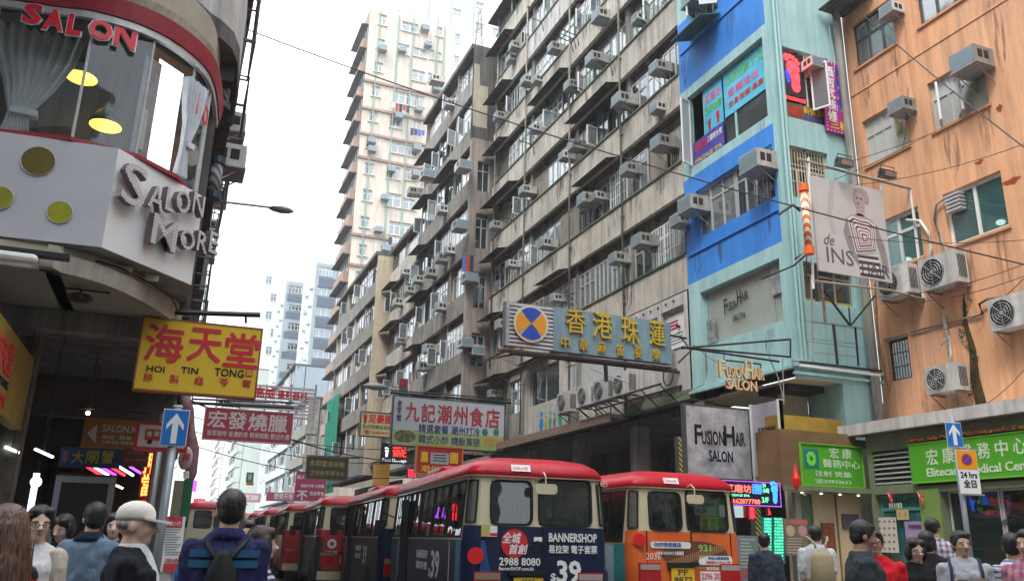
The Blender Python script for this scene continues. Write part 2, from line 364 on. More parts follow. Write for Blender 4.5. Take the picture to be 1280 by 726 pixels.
# ------------------------------------------------------------------ air conditioners (recipes stamped as things)
def stamp(rec, parent):
    for nm, me, loc, rot, sub in rec: stamp(sub, link(nm, me, parent, loc, rot))
def ac_recipe(cm, w=.62, h=.42, d=.6):
    # local: y=0 wall, projects to -y, x centred, z=0 bottom of casing
    c = MB(); c.box(-w/2, w/2, -d, .25, 0, h)
    casing = c.mesh('casing', cm)
    vent = [MB().box(s * w/2, s * (w/2 + .004), -d + .1 + k * .19, -d + .24 + k * .19, h * .3, h * .78).mesh('side_vent', acdark) for s in (-1, 1) for k in (0, 1)]
    l = MB()
    for k in range(7): l.box(-w/2 + .03, w/2 - .03, -d - .010, -d - .004, .05 + k * (h - .1) / 7, .05 + (k + .25) * (h - .1) / 7)
    l2 = MB().box(-w/2 + .02, w/2 - .02, -d - .004, -d, .03, h - .03)
    b = MB().box(-w/2 - .03, w/2 + .03, -d - .02, -d * .05, -.03, -.002)
    st = [MB().tube([(s * w * .4, -d * .85, -.03), (s * w * .4, 0, -.38)], .014, 5).mesh('stay', steel) for s in (-1, 1)]
    return [('casing', casing, None, None, [('side_vent', v_, None, None, []) for v_ in vent]), ('rear_grille', l2.mesh('rear_grille', acg), None, None, [('louvre', l.mesh('louvre', alu), None, None, [])]), ('bracket', b.mesh('bracket', steel), None, None, [('stay', q, None, None, []) for q in st])]
AC1 = ac_recipe(acb); AC2 = ac_recipe(acw, .58, .38, .52); AC3 = ac_recipe(acb, .7, .46, .66)
def split_recipe(w=.82, h=.58, d=.32, bracket=True):
    c = MB().box(-w/2, w/2, -d - .12, -.12, 0, h)
    f = MB(); cx = -w * .14; R = h * .4
    f.disc((cx, -d - .12, h/2), (0, -1, 0), R, 24, 0, .012)
    g = MB()
    for r in (R, R * .78, R * .56, R * .34, R * .14): 
        pts = [(cx + r * math.cos(2*PI*i/20), -d - .145, h/2 + r * math.sin(2*PI*i/20)) for i in range(21)]; g.tube(pts, .006, 4)
    for i in range(8): a = PI * i / 4; g.tube([(cx, -d - .146, h/2), (cx + R * math.cos(a), -d - .146, h/2 + R * math.sin(a))], .005, 4)
    s = MB()
    for i in range(6): s.box(w/2, w/2 + .006, -d - .06 + i * .04, -d - .04 + i * .04, h * .15, h * .85)
    rec = [('casing', c.mesh('casing', acw), None, None, [('side_louvre', s.mesh('side_louvre', acdark), None, None, [])]), ('fan_hole', f.mesh('fan_hole', acdark), None, None, [('fan_guard', g.mesh('fan_guard', steel), None, None, [])])]
    if bracket: rec += [('bracket', MB().box(q * w * .38 - .02, q * w * .38 + .02, -d - .14, 0, -.045, -.002).mesh('bracket', rust), None, None, [('stay', MB().tube([(q * w * .38, -d - .1, -.04), (q * w * .38, 0, -.34)], .016, 5).mesh('stay', rust), None, None, [])]) for q in (-1, 1)]
    return rec
SP1 = split_recipe(); SP2 = split_recipe(.9, .7, .34)
def ac(rec, p, rz, label, group, sc=1.0):
    o = thing('air_conditioner', label, 'air conditioner', p, rz, group); o.scale = (sc, sc, sc); stamp(rec, o); return o
RZR, RZL = -PI / 2, PI / 2
ORD = ['first', 'second', 'third', 'fourth', 'fifth', 'sixth', 'seventh', 'eighth', 'ninth', 'tenth', 'eleventh', 'twelfth', 'thirteenth']

# ------------------------------------------------------------------ the grey concrete block (right side, X = 13)
GX, GY0, GY1 = 13.0, 35.3, 19.0; GW = GY0 - GY1
gb = thing('apartment_block', 'long weathered grey concrete block with ribbed floor bands, left of the blue building', 'building', (GX, GY0, 0), RZR)
ZB = [8.45, 11.38, 14.3, 17.1, 19.95, 22.8, 25.6]; BH = 1.03
BAY = [0, 4.3, 8.8, 12.8, GW]
rng = random.Random(5)
bandm = [[conc3, conc, conc, conc], [conc, conc, conc, conc], [conc, conc, conc, conc], [conc, conc, conc, conc], [conc, conc, conc, conc], [conc, concp, conc, conc], [conc] * 4]
for fi, zb in enumerate(ZB):
    for bi, (a, b) in enumerate(zip(BAY, BAY[1:])):
        mb = MB(); mb.box(a + .006, b - .006, 0, .14, zb, zb + BH)
        bd = mb.build('floor_band', bandm[fi][bi], gb)
        # shuttering ribs cast into the band
        rb = MB(); n = int((b - a) / .42)
        for k in range(n):
            x = a + .1 + (b - a - .2) * (k + .5) / n + rng.uniform(-.04, .04); rb.box(x, x + .03, -.012, .001, zb + .02, zb + BH - .06)
        rb.build('rib', bandm[fi][bi], bd)
        MB().box(a + .01, b - .01, -.05, .10, zb + BH + .002, zb + BH + .055).build('sill', greensill if (fi == 0 and bi == 3) else moss, gb)
    MB().box(0, GW, .141, 1.3, zb, zb + .14).build('floor_slab', concd, gb)
    for x in (1.4, 5.7, 9.9, 14.2): 
        MB().box(x, x + .16, .16, .85, zb - .2, zb - .001).build('beam', concd, gb)
# piers and back wall
zall = [5.35] + ZB + [28.3]
for x in BAY[:-1] + [GW - .25]: MB().box(x, x + .25, .2, .9, 5.35, 28.3).build('pier', conc2, gb)
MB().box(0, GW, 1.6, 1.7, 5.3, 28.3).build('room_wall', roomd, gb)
MB().box(0, GW, .14, 2.2, 28.0, 28.3).build('roof', concd, gb)
MB().box(-.05, 4.6, -.5, .5, 27.3, 27.38).build('roof_awning', tin, gb)
# windows, floor by floor
styles = ['alu', 'alu', 'green', 'curtain', 'white', 'bars', 'board', 'dark', 'alu']
for fi, zb in enumerate(ZB):
    z0 = zb + BH + .06; top = (ZB[fi + 1] if fi + 1 < len(ZB) else 28.0); hh = top - z0 - .42
    MB().box(0, GW, .40, .5, top - .43, top - .001).build('header', conc2, gb)
    for a, b in zip(BAY, BAY[1:]):
        a2, b2 = a + .27, b - .02; n = 3; w = (b2 - a2) / n
        for k in range(n):
            st = rng.choice(styles); xx = a2 + k * w; cm = rng.choice([None, curt, curtb, curtl, curt]); y = rng.choice([.16, .22, .3])
            if fi == 3 and k == 0 and b > 12: st = 'green'
            if st == 'board':
                MB().box(xx, xx + w - .03, y, y + .04, z0, z0 + hh).build('boarded_panel', board, gb); continue
            fm, gm, br = {'alu': (alu, g_grey, 0), 'green': (greenf, g_frost, 0), 'curtain': (alu, g_dark, 0), 'white': (whitef, g_blue, 8), 'bars': (alu, g_grey, 10), 'dark': (darkf, g_dark, 0)}[st]
            if st == 'curtain': cm = cm or curt
            window(gb, xx, z0, w - .03, hh, y, cols=rng.choice([2, 3, 3, 4]), tr=rng.choice([.28, .34, 0]), fm=fm, gm=gm, cur=cm, curw=rng.choice([1, 1, .5]), bars=br)
            if rng.random() < .22: casement(gb, xx + w * .3, z0 + .05, .48, hh * .62, y - .02, rng.uniform(.9, 1.5), whitef, g_grey)
            if rng.random() < .12:
                mb = MB()                             # protruding laundry frame of thin rods
                for q in range(4): mb.tube([(xx + .2 + q * .3, 0, z0 + .12), (xx + .2 + q * .3, -.55, z0 + .12)], .01, 4)
                mb.tube([(xx + .15, -.55, z0 + .12), (xx + 1.15, -.55, z0 + .12)], .012, 4); mb.build('drying_rack', steel, gb)
# corrugated awnings under the bands
for fi, x0, x1, dep in ((0, -.35, 2.6, .55), (0, 4.4, 6.6, .4), (1, -.3, 1.7, .5), (1, 6.2, 8.6, .42), (2, -.3, 2.2, .5), (2, 9.6, 12.4, .42), (3, -.3, 3.4, .5), (3, 9.2, 12.6, .5), (4, -.35, 2.0, .5), (4, 5.2, 8.6, .42), (5, -.35, 2.4, .55), (5, 10, 12.6, .4), (6, -.3, 2.4, .5)):
    z = ZB[fi] + .02; n = int((x1 - x0) / .12); 
    P = [(x0 + (x1 - x0) * i / (2 * n), .02 * (i % 2)) for i in range(2 * n + 1)]
    mb = MB()
    for (a, p), (b, q) in zip(P, P[1:]): mb.quad((a, .12, z + p), (b, .12, z + q), (b, -dep, z - .14 + q), (a, -dep, z - .14 + p))
    aw = mb.build('tin_awning', tin, gb)
    for x in (x0 + .2, (x0 + x1) / 2, x1 - .2): MB().tube([(x, .1, z - .35), (x, -dep + .05, z - .13)], .015, 4).build('strut', rust, aw)
# downpipes
for x, z0, z1 in ((4.28, 5.6, 27.6), (8.78, 5.6, 25.5), (12.78, 5.4, 28), (.5, 9, 28)):
    mb = MB(); mb.tube([(x, -.07, z0), (x, -.07, z1)], .036, 8); d = mb.build('downpipe', moss if x > 12.5 else conc2, gb, smooth=True)
    for k in range(int((z1 - z0) / 1.5)): MB().box(x - .06, x + .06, -.1, .0, z0 + .5 + k * 1.5, z0 + .56 + k * 1.5).build('pipe_clip', rust, d)
# washing-line brackets
for fi, x in ((4, 9.0), (4, 9.25), (4, 9.5), (3, 10.2), (3, 12.2), (5, 6.0), (2, 3.2), (3, 5.2), (5, 12.4)):
    z = ZB[fi] + .9; MB().tube([(x, 0, z - .45), (x, -.1, z), (x, -.75, z + .1)], .02, 5).build('pole_bracket', blackm, gb)
rs_ = random.Random(77)
for fi, zb in enumerate(ZB): stains(gb, [(rs_.uniform(.3, GW - .3), zb + BH - .02, rs_.uniform(.2, .7), rs_.uniform(.5, .98)) for _ in range(9)], -.014)
# first floor level above the shops
mb = MB(); wall(mb, 0, 4.2, 5.35, 8.4, [(.5, 2.2, 6.6, 8.0), (2.5, 3.9, 6.6, 8.0)], y=.14); mb.build('wall', conc2, gb)
window(gb, .5, 6.6, 1.7, 1.4, .25, 3, .3, alu, g_dark, curt); window(gb, 2.5, 6.6, 1.4, 1.4, .25, 2, .3, alu, g_grey, None)
mb = MB(); wall(mb, 4.2, 12.6, 5.35, 8.4, [(4.7, 7.5, 6.65, 8.1), (7.9, 12.3, 6.65, 8.1)], y=.14); mb.build('wall', conc, gb)
window(gb, 4.7, 6.65, 2.8, 1.45, .25, 2, 0, alu, g_dark, None, panes=True); window(gb, 7.9, 6.65, 2.2, 1.45, .25, 4, .25, alu, g_frost, curt); window(gb, 10.1, 6.65, 2.2, 1.45, .25, 3, .25, alu, g_frost, curt)
mb = MB(); wall(mb, 12.6, GW, 5.6, 8.4, [(13.6, 14.7, 6.9, 8.0), (14.9, 16.1, 6.75, 8.05)], y=-.03); mb.build('white_panel', concp, gb)
window(gb, 13.6, 6.9, 1.1, 1.1, .1, 2, 0, whitef, g_dark, None); pw = window(gb, 14.9, 6.75, 1.2, 1.3, .1, 1, 0, whitef, g_frost, None)
posterp = M('poster_white', (.72, .72, .74), .6, var=.1, vscale=6)
magenta = M('print_crimson', (.42, .02, .10), .6)
MB().box(15.0, 16.0, .085, .095, 6.9, 7.9).build('window_poster', posterp, pw.parent)
for k in range(3): MB().box(15.08, 15.62, .08, .084, 7.66 - k * .1, 7.72 - k * .1).build('print_row', magenta, pw.parent)
for k in range(4): MB().box(15.1, 15.85, .08, .084, 7.3 - k * .09, 7.325 - k * .09).build('print_row', darkf, pw.parent)
for k in range(7): MB().disc((13.1 + k * .42, -.035, 8.25), (0, -1, 0), .035, 8, 0, .03).build('anchor_bolt', blackm, gb)
MB().box(12.62, GW, -.06, .3, 5.32, 5.59).build('ledge', moss, gb)
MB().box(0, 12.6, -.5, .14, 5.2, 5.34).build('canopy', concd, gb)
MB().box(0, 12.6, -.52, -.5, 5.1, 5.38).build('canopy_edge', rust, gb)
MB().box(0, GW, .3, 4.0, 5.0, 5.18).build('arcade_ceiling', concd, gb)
mb = MB()
for x in (0, 4.1, 8.3, 12.4, 15.9): MB().box(x, x + .45, .3, .75, .13, 5.0).build('column', conc2, gb)
MB().box(0, GW + 6, 3.4, 3.5, .13, 5.0).build('shopfront_wall', shopd, gb)
# green vertical net of old billboard etc at end wall facing away is plain
MB().box(-.02, .14, .15, 2.4, 5.3, 28.3).build('end_wall', conc2, gb)
MB().box(GW - .14, GW + .0, .15, 2.4, 5.3, 28.3).build('end_wall', conc2, gb)

acs_g = [(819,83),(775,125),(741,74),(690,59),(656,100),(622,145),(664,159),(716,181),(702,193),(824,178),(782,210),(742,243),(731,249),(654,237),(617,281),(679,303),(635,328),(800,300),(768,321),(845,273),(690,370),(626,405),(817,132),(749,20),(793,21),(711,106),(641,57),(636,72),(668,98),(613,490)]
def storey(z):
    for i, zb in enumerate(ZB):
        if z < zb + 2.9 - .6: return i
    return len(ZB) - 1
rows = {}
for p in acs_g:
    w = onX(p[0], p[1], GX - .3); rows.setdefault(sum(1 for zb in ZB if w.z > zb - .2), []).append((w.y, w))
FLN = ['above the shop canopy', 'on the second floor', 'on the third floor', 'on the fourth floor', 'on the fifth floor', 'on the sixth floor', 'on the seventh floor', 'on the top floor']
for r, L in sorted(rows.items()):
    L.sort(key=lambda t: t[0])
    for k, (yy, w) in enumerate(L):
        rec = [AC1, AC2, AC3][(k + r) % 3]
        z = w.z - .2
        ac(rec, (GX + .05, w.y, z), RZR, f'air conditioner {FLN[r]} of the grey block, {ORD[k]} from the blue building', 'air conditioners on the grey concrete block', .72 + .1 * ((k * 7 + r * 3) % 4) / 3)

# shop-level condensers on a long steel bracket
rack = thing('condenser_rack', 'black steel bracket under a row of round fan condensers above the dark shops', 'bracket', (GX, 24.6, 5.75), RZR)
mb = MB(); mb.box(0, 5.2, -.75, -.7, -.05, 0); mb.box(0, 5.2, -.1, -.05, -.05, 0); mb.build('rail', blackm, rack)
for k in range(6): MB().tube([(.1 + k, -.72, -.03), (.1 + k, -.05, -.55), (.1 + k, -.05, 0)], .022, 5).build('strut', blackm, rack)
MB().tube([(5.2 + .25 * math.cos(t * PI / 6), -.5, .2 + .25 * math.sin(t * PI / 6)) for t in range(13)], .02, 5).build('pipe_loop', blackp, rack)
for k, x in enumerate((706, 732, 753, 778)):
    w = onX(x, 496 - (x - 706) * .12, GX - .6); ac(SP2, (GX - .22, w.y, 5.76), RZR, 'fan condenser on the long black rack, ' + ['farthest from the aqua building', 'second from the far end', 'second from the near end', 'nearest the white wall panel'][k], 'condensers on the rack', 1.0)
# torn banner on the first floor wall
bn = thing('wall_banner', 'faded colourful picture banner hung on the concrete wall left of the round fan condensers', 'banner', (GX - .04, 29.4, 0), RZR)
MB().box(0, 3.4, -.02, 0, 5.45, 6.45).build('sheet', M('banner_sheet', (.5, .52, .48), .8, var=.5, vscale=3, col2=(.25, .33, .27)), bn)
for k, (c, x, w, h) in enumerate((((.03, .25, .6), .25, .4, .75), ((.5, .35, .03), .75, .25, .55), ((.10, .4, .12), 1.1, .3, .7), ((.3, .12, .4), 1.5, .25, .6), ((.05, .35, .12), 1.95, .35, .75), ((.35, .36, .4), 2.5, .5, .8))):
    mb = MB(); mb.ellip((x + w/2, -.024, 5.5 + h * .35), (w/2, .004, h * .35), 12, 6); mb.ellip((x + w/2, -.024, 5.5 + h * .85), (w * .3, .004, h * .15), 12, 6); mb.build('printed_figure', M('print%d' % k, c, .7, var=.3, vscale=9), bn)

# ------------------------------------------------------------------ the blue and aqua building
BY0, BY1 = 18.97, 14.9; BWd = BY0 - BY1
bb = thing('blue_building', 'narrow corner building painted blue and aqua with salon and massage windows', 'building', (13, BY0, 0), RZR)
salonw = (.55, 3.83, 6.62, 8.17); bluewn = (.55, 3.88, 9.76, 11.2); massw = (.35, 3.82, 12.0, 14.32); topw = (1.0, 2.05, 16.35, 17.7); topw2 = (2.3, 3.5, 16.6, 18)
holes = [salonw, bluewn, massw, topw, topw2]
for z0, z1, m in ((5.42, 8.54, cyan), (8.54, 11.72, blue), (11.72, 14.62, cyan), (14.62, 17.0, blue), (17.0, 21.5, cyan)):
    mb = MB()
    if m is blue:
        wall(mb, 0, 3.98, z0, z1, holes, 0, .2); mb.quad((3.98, 0, z0), (BWd, 0, z0), (BWd, 0, z1), (3.98, 0, z1), 1); mb.build('street_wall', [blue, cyan], bb)
    else: wall(mb, 0, BWd, z0, z1, holes, 0, .2); mb.build('street_wall', m, bb)
for z in (9.35, 15.9): MB().box(.1, 3.95, -.04, .01, z, z + .05).build('moulding', blue, bb)
MB().box(-.02, BWd + .05, -.12, .01, 5.42, 5.5).build('moulding', cyan, bb)
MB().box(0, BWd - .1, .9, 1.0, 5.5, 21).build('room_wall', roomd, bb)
# end wall (local x along -Y up to BWd; the end wall is the plane local x = BWd)

def ewbuild(mb, name, m):
    o = mb.build(name, m, bb); o.matrix_basis = bb_inv @ Matrix.Translation((13, BY1, 0)); return o
bb_inv = (Matrix.Translation((13, BY0, 0)) @ Matrix.Rotation(RZR, 4, 'Z')).inverted()

eh = [(.42, 1.92, 11.95, 14.0), (.32, 1.6, 9.75, 11.15), (.5, 2.05, 7.12, 8.1)]
EWW = 2.56
mb = MB(); wall(mb, 0, EWW, 5.2, 21.5, eh, 0, .2); mb.quad((1.38, 0, 3.9), (EWW, 0, 3.9), (EWW, 0, 5.2), (1.38, 0, 5.2)); mb.quad((1.38, 0, 3.9), (1.38, 0, 5.2), (1.38, 1.2, 5.2), (1.38, 1.2, 3.9)); ewbuild(mb, 'end_wall', cyan)
mb = MB(); mb.box(-.1, EWW, -.14, -.001, 5.45, 5.56); mb.box(-.06, EWW, -.1, -.001, 5.28, 5.34); ewbuild(mb, 'moulding', cyan)
mb = MB(); mb.box(.25, EWW, .7, .8, 5.6, 21); ewbuild(mb, 'room_wall', roomd)
mb = MB(); mb.quad((.05, .02, 5.21), (EWW, .02, 5.21), (EWW, BWd, 5.21), (.05, BWd, 5.21)); ewbuild(mb, 'soffit', cream)
mb = MB(); mb.box(.3, 1.36, .6, 1.7, 5.05, 5.2); ewbuild(mb, 'soffit_opening', blackp)
mb = MB(); mb.box(.55, 1.375, 1.2, 1.3, .13, 5.2); mb.box(1.38, EWW + 1.5, 1.21, 1.3, .13, 3.89); mb.box(1.0, 1.3, .4, .7, .13, 4.2); ewbuild(mb, 'entrance_wall', cream)
mb = MB(); mb.box(0, .35, 3.6, 4.0, .13, 5.2); ewbuild(mb, 'column', conc2)
# pipes on the end wall corner
for x, r, m in ((.16, .035, cyan), (.27, .03, cyan), (2.22, .1, conc2)):
    mb = MB(); mb.tube([(x, -.06 - r, 5.6 if x < 1 else 3.9), (x, -.06 - r, 20)], r, 10); ewbuild(mb, 'downpipe', m)
# windows: salon, blue floor, massage floor
salon_frost = GLASS('salon_glass', (.95, 1, .97), .65, .06, .0, milk=(.5, .56, .53))
window(bb, .55, 6.62, 3.28, 1.55, .14, 1, 0, cyan, salon_frost, M('salon_blind', (.62, .64, .56), .9, var=.15, vscale=5), panes=True, ft=.05, name='salon_window')
blk = M('print_black', (.015, .015, .016), .6)
letters(bb, 'F', 1.42, 7.35, .13, .42, blk, .13); letters(bb, 'USION', 1.56, 7.4, .38, .24, blk, .13); letters(bb, 'H', 1.98, 7.45, .16, .42, blk, .13); letters(bb, 'AIR', 2.15, 7.52, .28, .24, blk, .13); letters(bb, 'SALON', 1.75, 7.08, .5, .17, blk, .13)
portrait = M('poster_portrait', (.05, .07, .08), .5, var=.9, vscale=5, col2=(.35, .36, .37))
MB().box(.62, 1.05, .11, .125, 6.7, 7.35).build('window_poster', portrait, bb); MB().box(3.35, 3.76, .11, .125, 7.35, 8.1).build('window_poster', portrait, bb)
for k in range(2):
    x0 = .55 + k * 1.68
    window(bb, x0, 9.76, 1.65, 1.44, .12, 3 if k == 0 else 4, .3, alu, g_grey if k == 0 else g_dark, curt if k == 0 else curtb, panes=True, curw=1 if k == 0 else .6)
for x in (3.0, 3.35, 3.6, 2.35): MB().box(x, x + .012, .08, .09, 9.8, 10.9).build('window_bar', alu, bb)
# massage window with printed film
film = M('film_sky_blue', (.03, .36, .62), .45, var=.25, vscale=1.6, col2=(.10, .55, .72)); film2 = M('film_violet', (.10, .03, .30), .45, var=.6, vscale=3, col2=(.03, .06, .4))
redp = M('print_red', (.62, .02, .02), .5); yelp = M('print_yellow', (.75, .5, .03), .5); whtp = M('print_white', (.8, .8, .8), .5); grnp = M('print_green', (.12, .55, .08), .5); pinkp = M('print_pink', (.75, .12, .35), .5); bluep = M('print_blue', (.02, .08, .5), .5); orgp = M('print_orange', (.8, .22, .02), .5)
window(bb, .9, 12.0, 2.9, 2.3, .16, 2, 0, cyan, g_dark, None, panes=True, ft=.06, name='massage_window')
MB().box(.96, 1.84, .14, .155, 12.85, 14.22).build('window_film', film, bb); MB().box(1.92, 3.74, .14, .155, 12.9, 14.22).build('window_film', film, bb)
MB().box(.42, 1.84, .10, .135, 12.05, 12.8).build('window_film', film2, bb)
letters(bb, '紅磨坊', 1.05, 13.75, .7, .28, pinkp, .138); letters(bb, '足療按摩', 1.0, 13.4, .8, .26, grnp, .138); letters(bb, '足底按摩 穴位', 2.05, 13.82, 1.6, .3, grnp, .138); letters(bb, '香薰推油', 2.1, 13.42, 1.3, .24, pinkp, .138); letters(bb, '全身按摩 桑拿', 2.1, 13.1, 1.5, .2, redp, .138)
letters(bb, '紅磨坊', .5, 12.45, .6, .28, redp, .098); letters(bb, 'MASSAGE SPA', .5, 12.1, 1.25, .14, yelp, .098); letters(bb, '三樓男女賓', 1.1, 12.5, .7, .2, whtp, .098)
def foot(mb, x, z, s, y=0, flip=1, lean=0):
    def P(a, b): return (x + s * (flip * a + lean * b), z + s * b)
    def blob(cx, cz, rx, rz):
        X, Z = P(cx, cz); mb.prism([(X + s * rx * math.cos(2*PI*i/14), y, Z + s * rz * math.sin(2*PI*i/14)) for i in range(14)], (0, -.006, 0))
    blob(0, .14, .11, .15); blob(.02, .34, .12, .2); blob(0, .56, .17, .17)
    for i, (a, b, r) in enumerate(((-.13, .78, .075), (-.03, .82, .05), (.05, .80, .045), (.12, .76, .04), (.17, .7, .035))): blob(a, b, r, r * 1.2)
mb = MB(); foot(mb, 1.6, 12.92, .45, .137); foot(mb, 1.2, 12.88, .4, .134, -1); mb.build('footprint', redp, bb)
casement(bb, .42, 12.05, .42, 2.1, -.0, 1.25, whitef, g_frost)
window(bb, 1.0, 16.35, 1.05, 1.35, .1, 3, .3, whitef, g_dark, curt, panes=True); window(bb, 2.3, 16.6, 1.2, 1.4, .1, 2, 0, alu, g_grey, curt, panes=True)
casement(bb, 1.0, 16.5, .5, 1.0, -.02, 1.2, whitef, g_grey); casement(bb, 2.05, 16.5, .5, 1.0, -.02, 1.0, whitef, g_grey, left=False)
mb = MB(); mb.prism([(.7, -.02, 16.1), (.7, -.75, 15.85), (.7, -.75, 15.82), (.7, -.02, 16.06)], (1.5, 0, 0)); mb.build('green_awning', greensill, bb)
# end wall windows
def ew_child(fn):
    n0 = set(bpy.data.objects); fn()
    for o in set(bpy.data.objects) - n0:
        if o.parent == bb: o.matrix_basis = bb_inv @ Matrix.Translation((13, BY1, 0)) @ o.matrix_basis
def _ew():
    window(bb, .42, 11.95, .78, 2.05, .12, 1, .3, alu, g_dark, None, panes=True); window(bb, 1.2, 11.95, .72, 2.05, .12, 2, .3, whitef, g_dark, curt, panes=True)
    MB().box(.46, 1.16, .08, .1, 12.66, 13.94).build('neon_backing', blackp, bb)
    mb = MB(); foot(mb, .85, 12.78, 1.25, .07, 1, -.1); mb.build('neon_foot', M('neon_red', (1, .03, .04), .4, emit=2.2), bb)
    mb = MB(); foot(mb, .6, 13.0, .45, .075, -1); mb.build('neon_foot', M('neon_blue', (.04, .06, .7), .4, emit=.9), bb)
    MB().box(.46, 1.16, .09, .1, 12.5, 12.64).build('neon_backing', blackp, bb); letters(bb, 'MASSAGE', .5, 12.52, .62, .1, _M['neon_red'], .088)
    MB().box(.46, 1.8, .085, .1, 11.98, 12.44).build('window_poster', M('poster_brown', (.16, .10, .05), .5, var=.5, vscale=5), bb)
    letters(bb, '按摩', .52, 12.05, .45, .32, redp, .084); letters(bb, '新張 3/F', 1.02, 12.22, .7, .2, yelp, .084); letters(bb, 'MASSAGE', 1.02, 12.05, .7, .12, bluep, .084)
    casement(bb, 1.25, 12.3, .45, 1.3, -.02, 1.1, whitef, g_grey)
    window(bb, .32, 9.75, 1.28, 1.4, .1, 4, .42, cream, g_dark, curtb, panes=True, bars=14)
    window(bb, .5, 7.12, 1.55, .98, .12, 3, .3, board, g_dark, None, panes=True)
    MB().box(.5, 2.05, .13, .15, 7.12, 7.22).build('window_board', M('yellow_board', (.45, .36, .06), .7, var=.3), bb)
    # aluminium-framed aqua cladding panels below
    for i in range(3):
        for j in range(3): MB().box(.42 + i * .58, .42 + i * .58 + .565, -.03, -.002, 5.62 + j * .48, 5.62 + j * .48 + .465).build('cladding_panel', M('aqua_panel', (.33, .58, .60), .45, var=.15, vscale=2), bb)
ew_child(_ew)
# ------------------------------------------------------------------ the orange building (X = 15.55)
OX = 15.55; OY0, OY1 = 14.88, 4.0
ob = thing('orange_building', 'orange rendered building above the green medical shop, at the right edge', 'building', (OX, OY0, 0), RZR)
def ox(Y): return OY0 - Y
ow = []
for Ya, Yb in ((14.58, 13.22), (12.52, 11.06), (9.9, 8.4), (7.2, 5.8)):
    for za, zb in ((13.66, 14.98), (10.83, 12.1), (7.99, 9.25), (16.5, 17.8)): ow.append((ox(Ya), ox(Yb), za, zb))
ow.append((ox(14.6), ox(13.95), 5.28, 6.27))
mb = MB(); wall(mb, .0, OY0 - OY1, 4.1, 20, ow, 0, .16); mb.build('street_wall', orange, ob)
MB().box(.0, OY0 - OY1, 1.3, 1.4, 4, 20).build('room_wall', M('room_teal', (.02, .05, .05), .7, var=.6, vscale=1.2), ob)
grey_sill = M('sill_orange', (.58, .30, .16), .7, var=.2)
for i, (a, b, c, d) in enumerate(ow):
    w, h = b - a, d - c
    if i == 16:
        window(ob, a, c, w, h, .1, 1, 0, darkf, g_dark, None, bars=8, ft=.05); MB().box(a - .04, b + .04, -.03, 0, d, d + .05).build('lintel', conc2, ob); continue
    lvl = i % 4; colm = i // 4
    if lvl in (0, 3): window(ob, a, c, w, h, .1, 3, .38, darkf, g_grey, curt, panes=True, ft=.06)
    elif lvl == 1: 
        window(ob, a, c, w * .62, h, .1, 2 if colm else 3, .35, alu, g_frost, None, panes=True)
        window(ob, a + w * .62, c, w * .38, h, .1, 1, 0, alu, GLASS('glass_film_green', (.45, .50, .42), .1, .2, .04), None, panes=True)
        letters(ob, '利高' if colm else '創富', a + w * .68, c + h * .35, w * .16, h * .5, M('print_olive', (.2, .2, .05), .6), .09, vert=True)
    else: window(ob, a, c, w, h, .1, 2, .0 if colm else .34, whitef, g_teal, None, panes=True, ft=.075)
    MB().box(a - .05, b + .05, -.05, -.001, c - .07, c - .01).build('sill', grey_sill, ob)
casement(ob, ow[5][0] + .22, ow[5][2] + .03, .42, .95, -.02, .9, alu, g_frost); casement(ob, ow[5][0] + .7, ow[5][2] + .03, .42, .95, -.02, .7, alu, g_frost)
# extract louvre in the upper-left pane of the big white window
lv = MB()
for k in range(5): lv.box(ow[6][0] + .1, ow[6][0] + .48, -.08, .1, ow[6][3] - .5 + k * .09, ow[6][3] - .45 + k * .09)
lv.build('vent_louvre', alu, ob)
# ceiling lamps inside two windows
lamp_w = M('lamp_white', (.8, 1, .95), .4, emit=5)
for w6 in (ow[6], ow[2]):
    o = thing('ceiling_lamp', 'round white lamp glowing behind the dark glass of the ' + ('large white framed window' if w6 is ow[6] else 'window beside the model poster'), 'lamp', (OX + .7, OY0 - (w6[0] + w6[1]) / 2 - .05 * (1 if w6 is ow[6] else -8), 8.42 if w6 is ow[6] else 8.35)); 
    MB().ellip((0, 0, 0), (.1, .1, .06), 12, 6).build('lamp_shade', lamp_w, o); MB().tube([(0, 0, .05), (0, 0, .9)], .01, 5).build('cord', blackm, o)
stains(ob, [(ox(Ya) + dx, z, w_, h_) for Ya, dx, z, w_, h_ in ((14.5, .2, 13.6, .3, 1.2), (13.2, -.1, 13.55, .25, .9), (12.4, .3, 10.7, .35, 1.3), (11.2, 0, 10.7, .3, 1.0), (14.4, .1, 10.7, .3, 1.1), (12.3, .1, 7.8, .4, 1.2), (11.2, -.1, 7.85, .3, 1.4), (13.4, 0, 7.9, .3, .9), (14.7, 0, 6.2, .3, 1.5), (13.6, 0, 4.9, .3, .6), (10.8, 0, 5.6, .4, 1.2), (10.6, 0, 13.2, .3, 2))], -.004, stain_r)
stains(bb, [(.5, 9.3, .3, .7), (1.6, 9.3, .3, .6), (3.5, 9.7, .25, 1.1), (.3, 15.8, .3, 1.1), (2.6, 15.8, .35, 1.0), (3.6, 12, .3, .3), (.6, 6.5, .3, .9), (3.3, 6.5, .3, .8), (2.2, 5.9, .5, .45)], -.003)
mb = MB(); mb.box(.05, OY0 - OY1, -.02, -.001, 12.95, 13.0); mb.build('moulding', orange, ob)
# rusty patches of chipped paint
for x, z, w, h in ((ox(10.85), 10.6, .14, .18), (ox(11.5), 9.62, .2, .1), (ox(10.85), 8.9, .4, .14), (ox(10.4), 9.2, .18, .12)):
    mb = MB(); mb.poly([(x + w/2*math.cos(t)*(1 + .3*math.sin(3*t)), -.003, z + h/2*math.sin(t)*(1 + .25*math.cos(5*t))) for t in [2*PI*i/14 for i in range(14)]]); mb.build('bare_patch', M('chipped_red', (.35, .07, .03), .8, var=.3), ob)
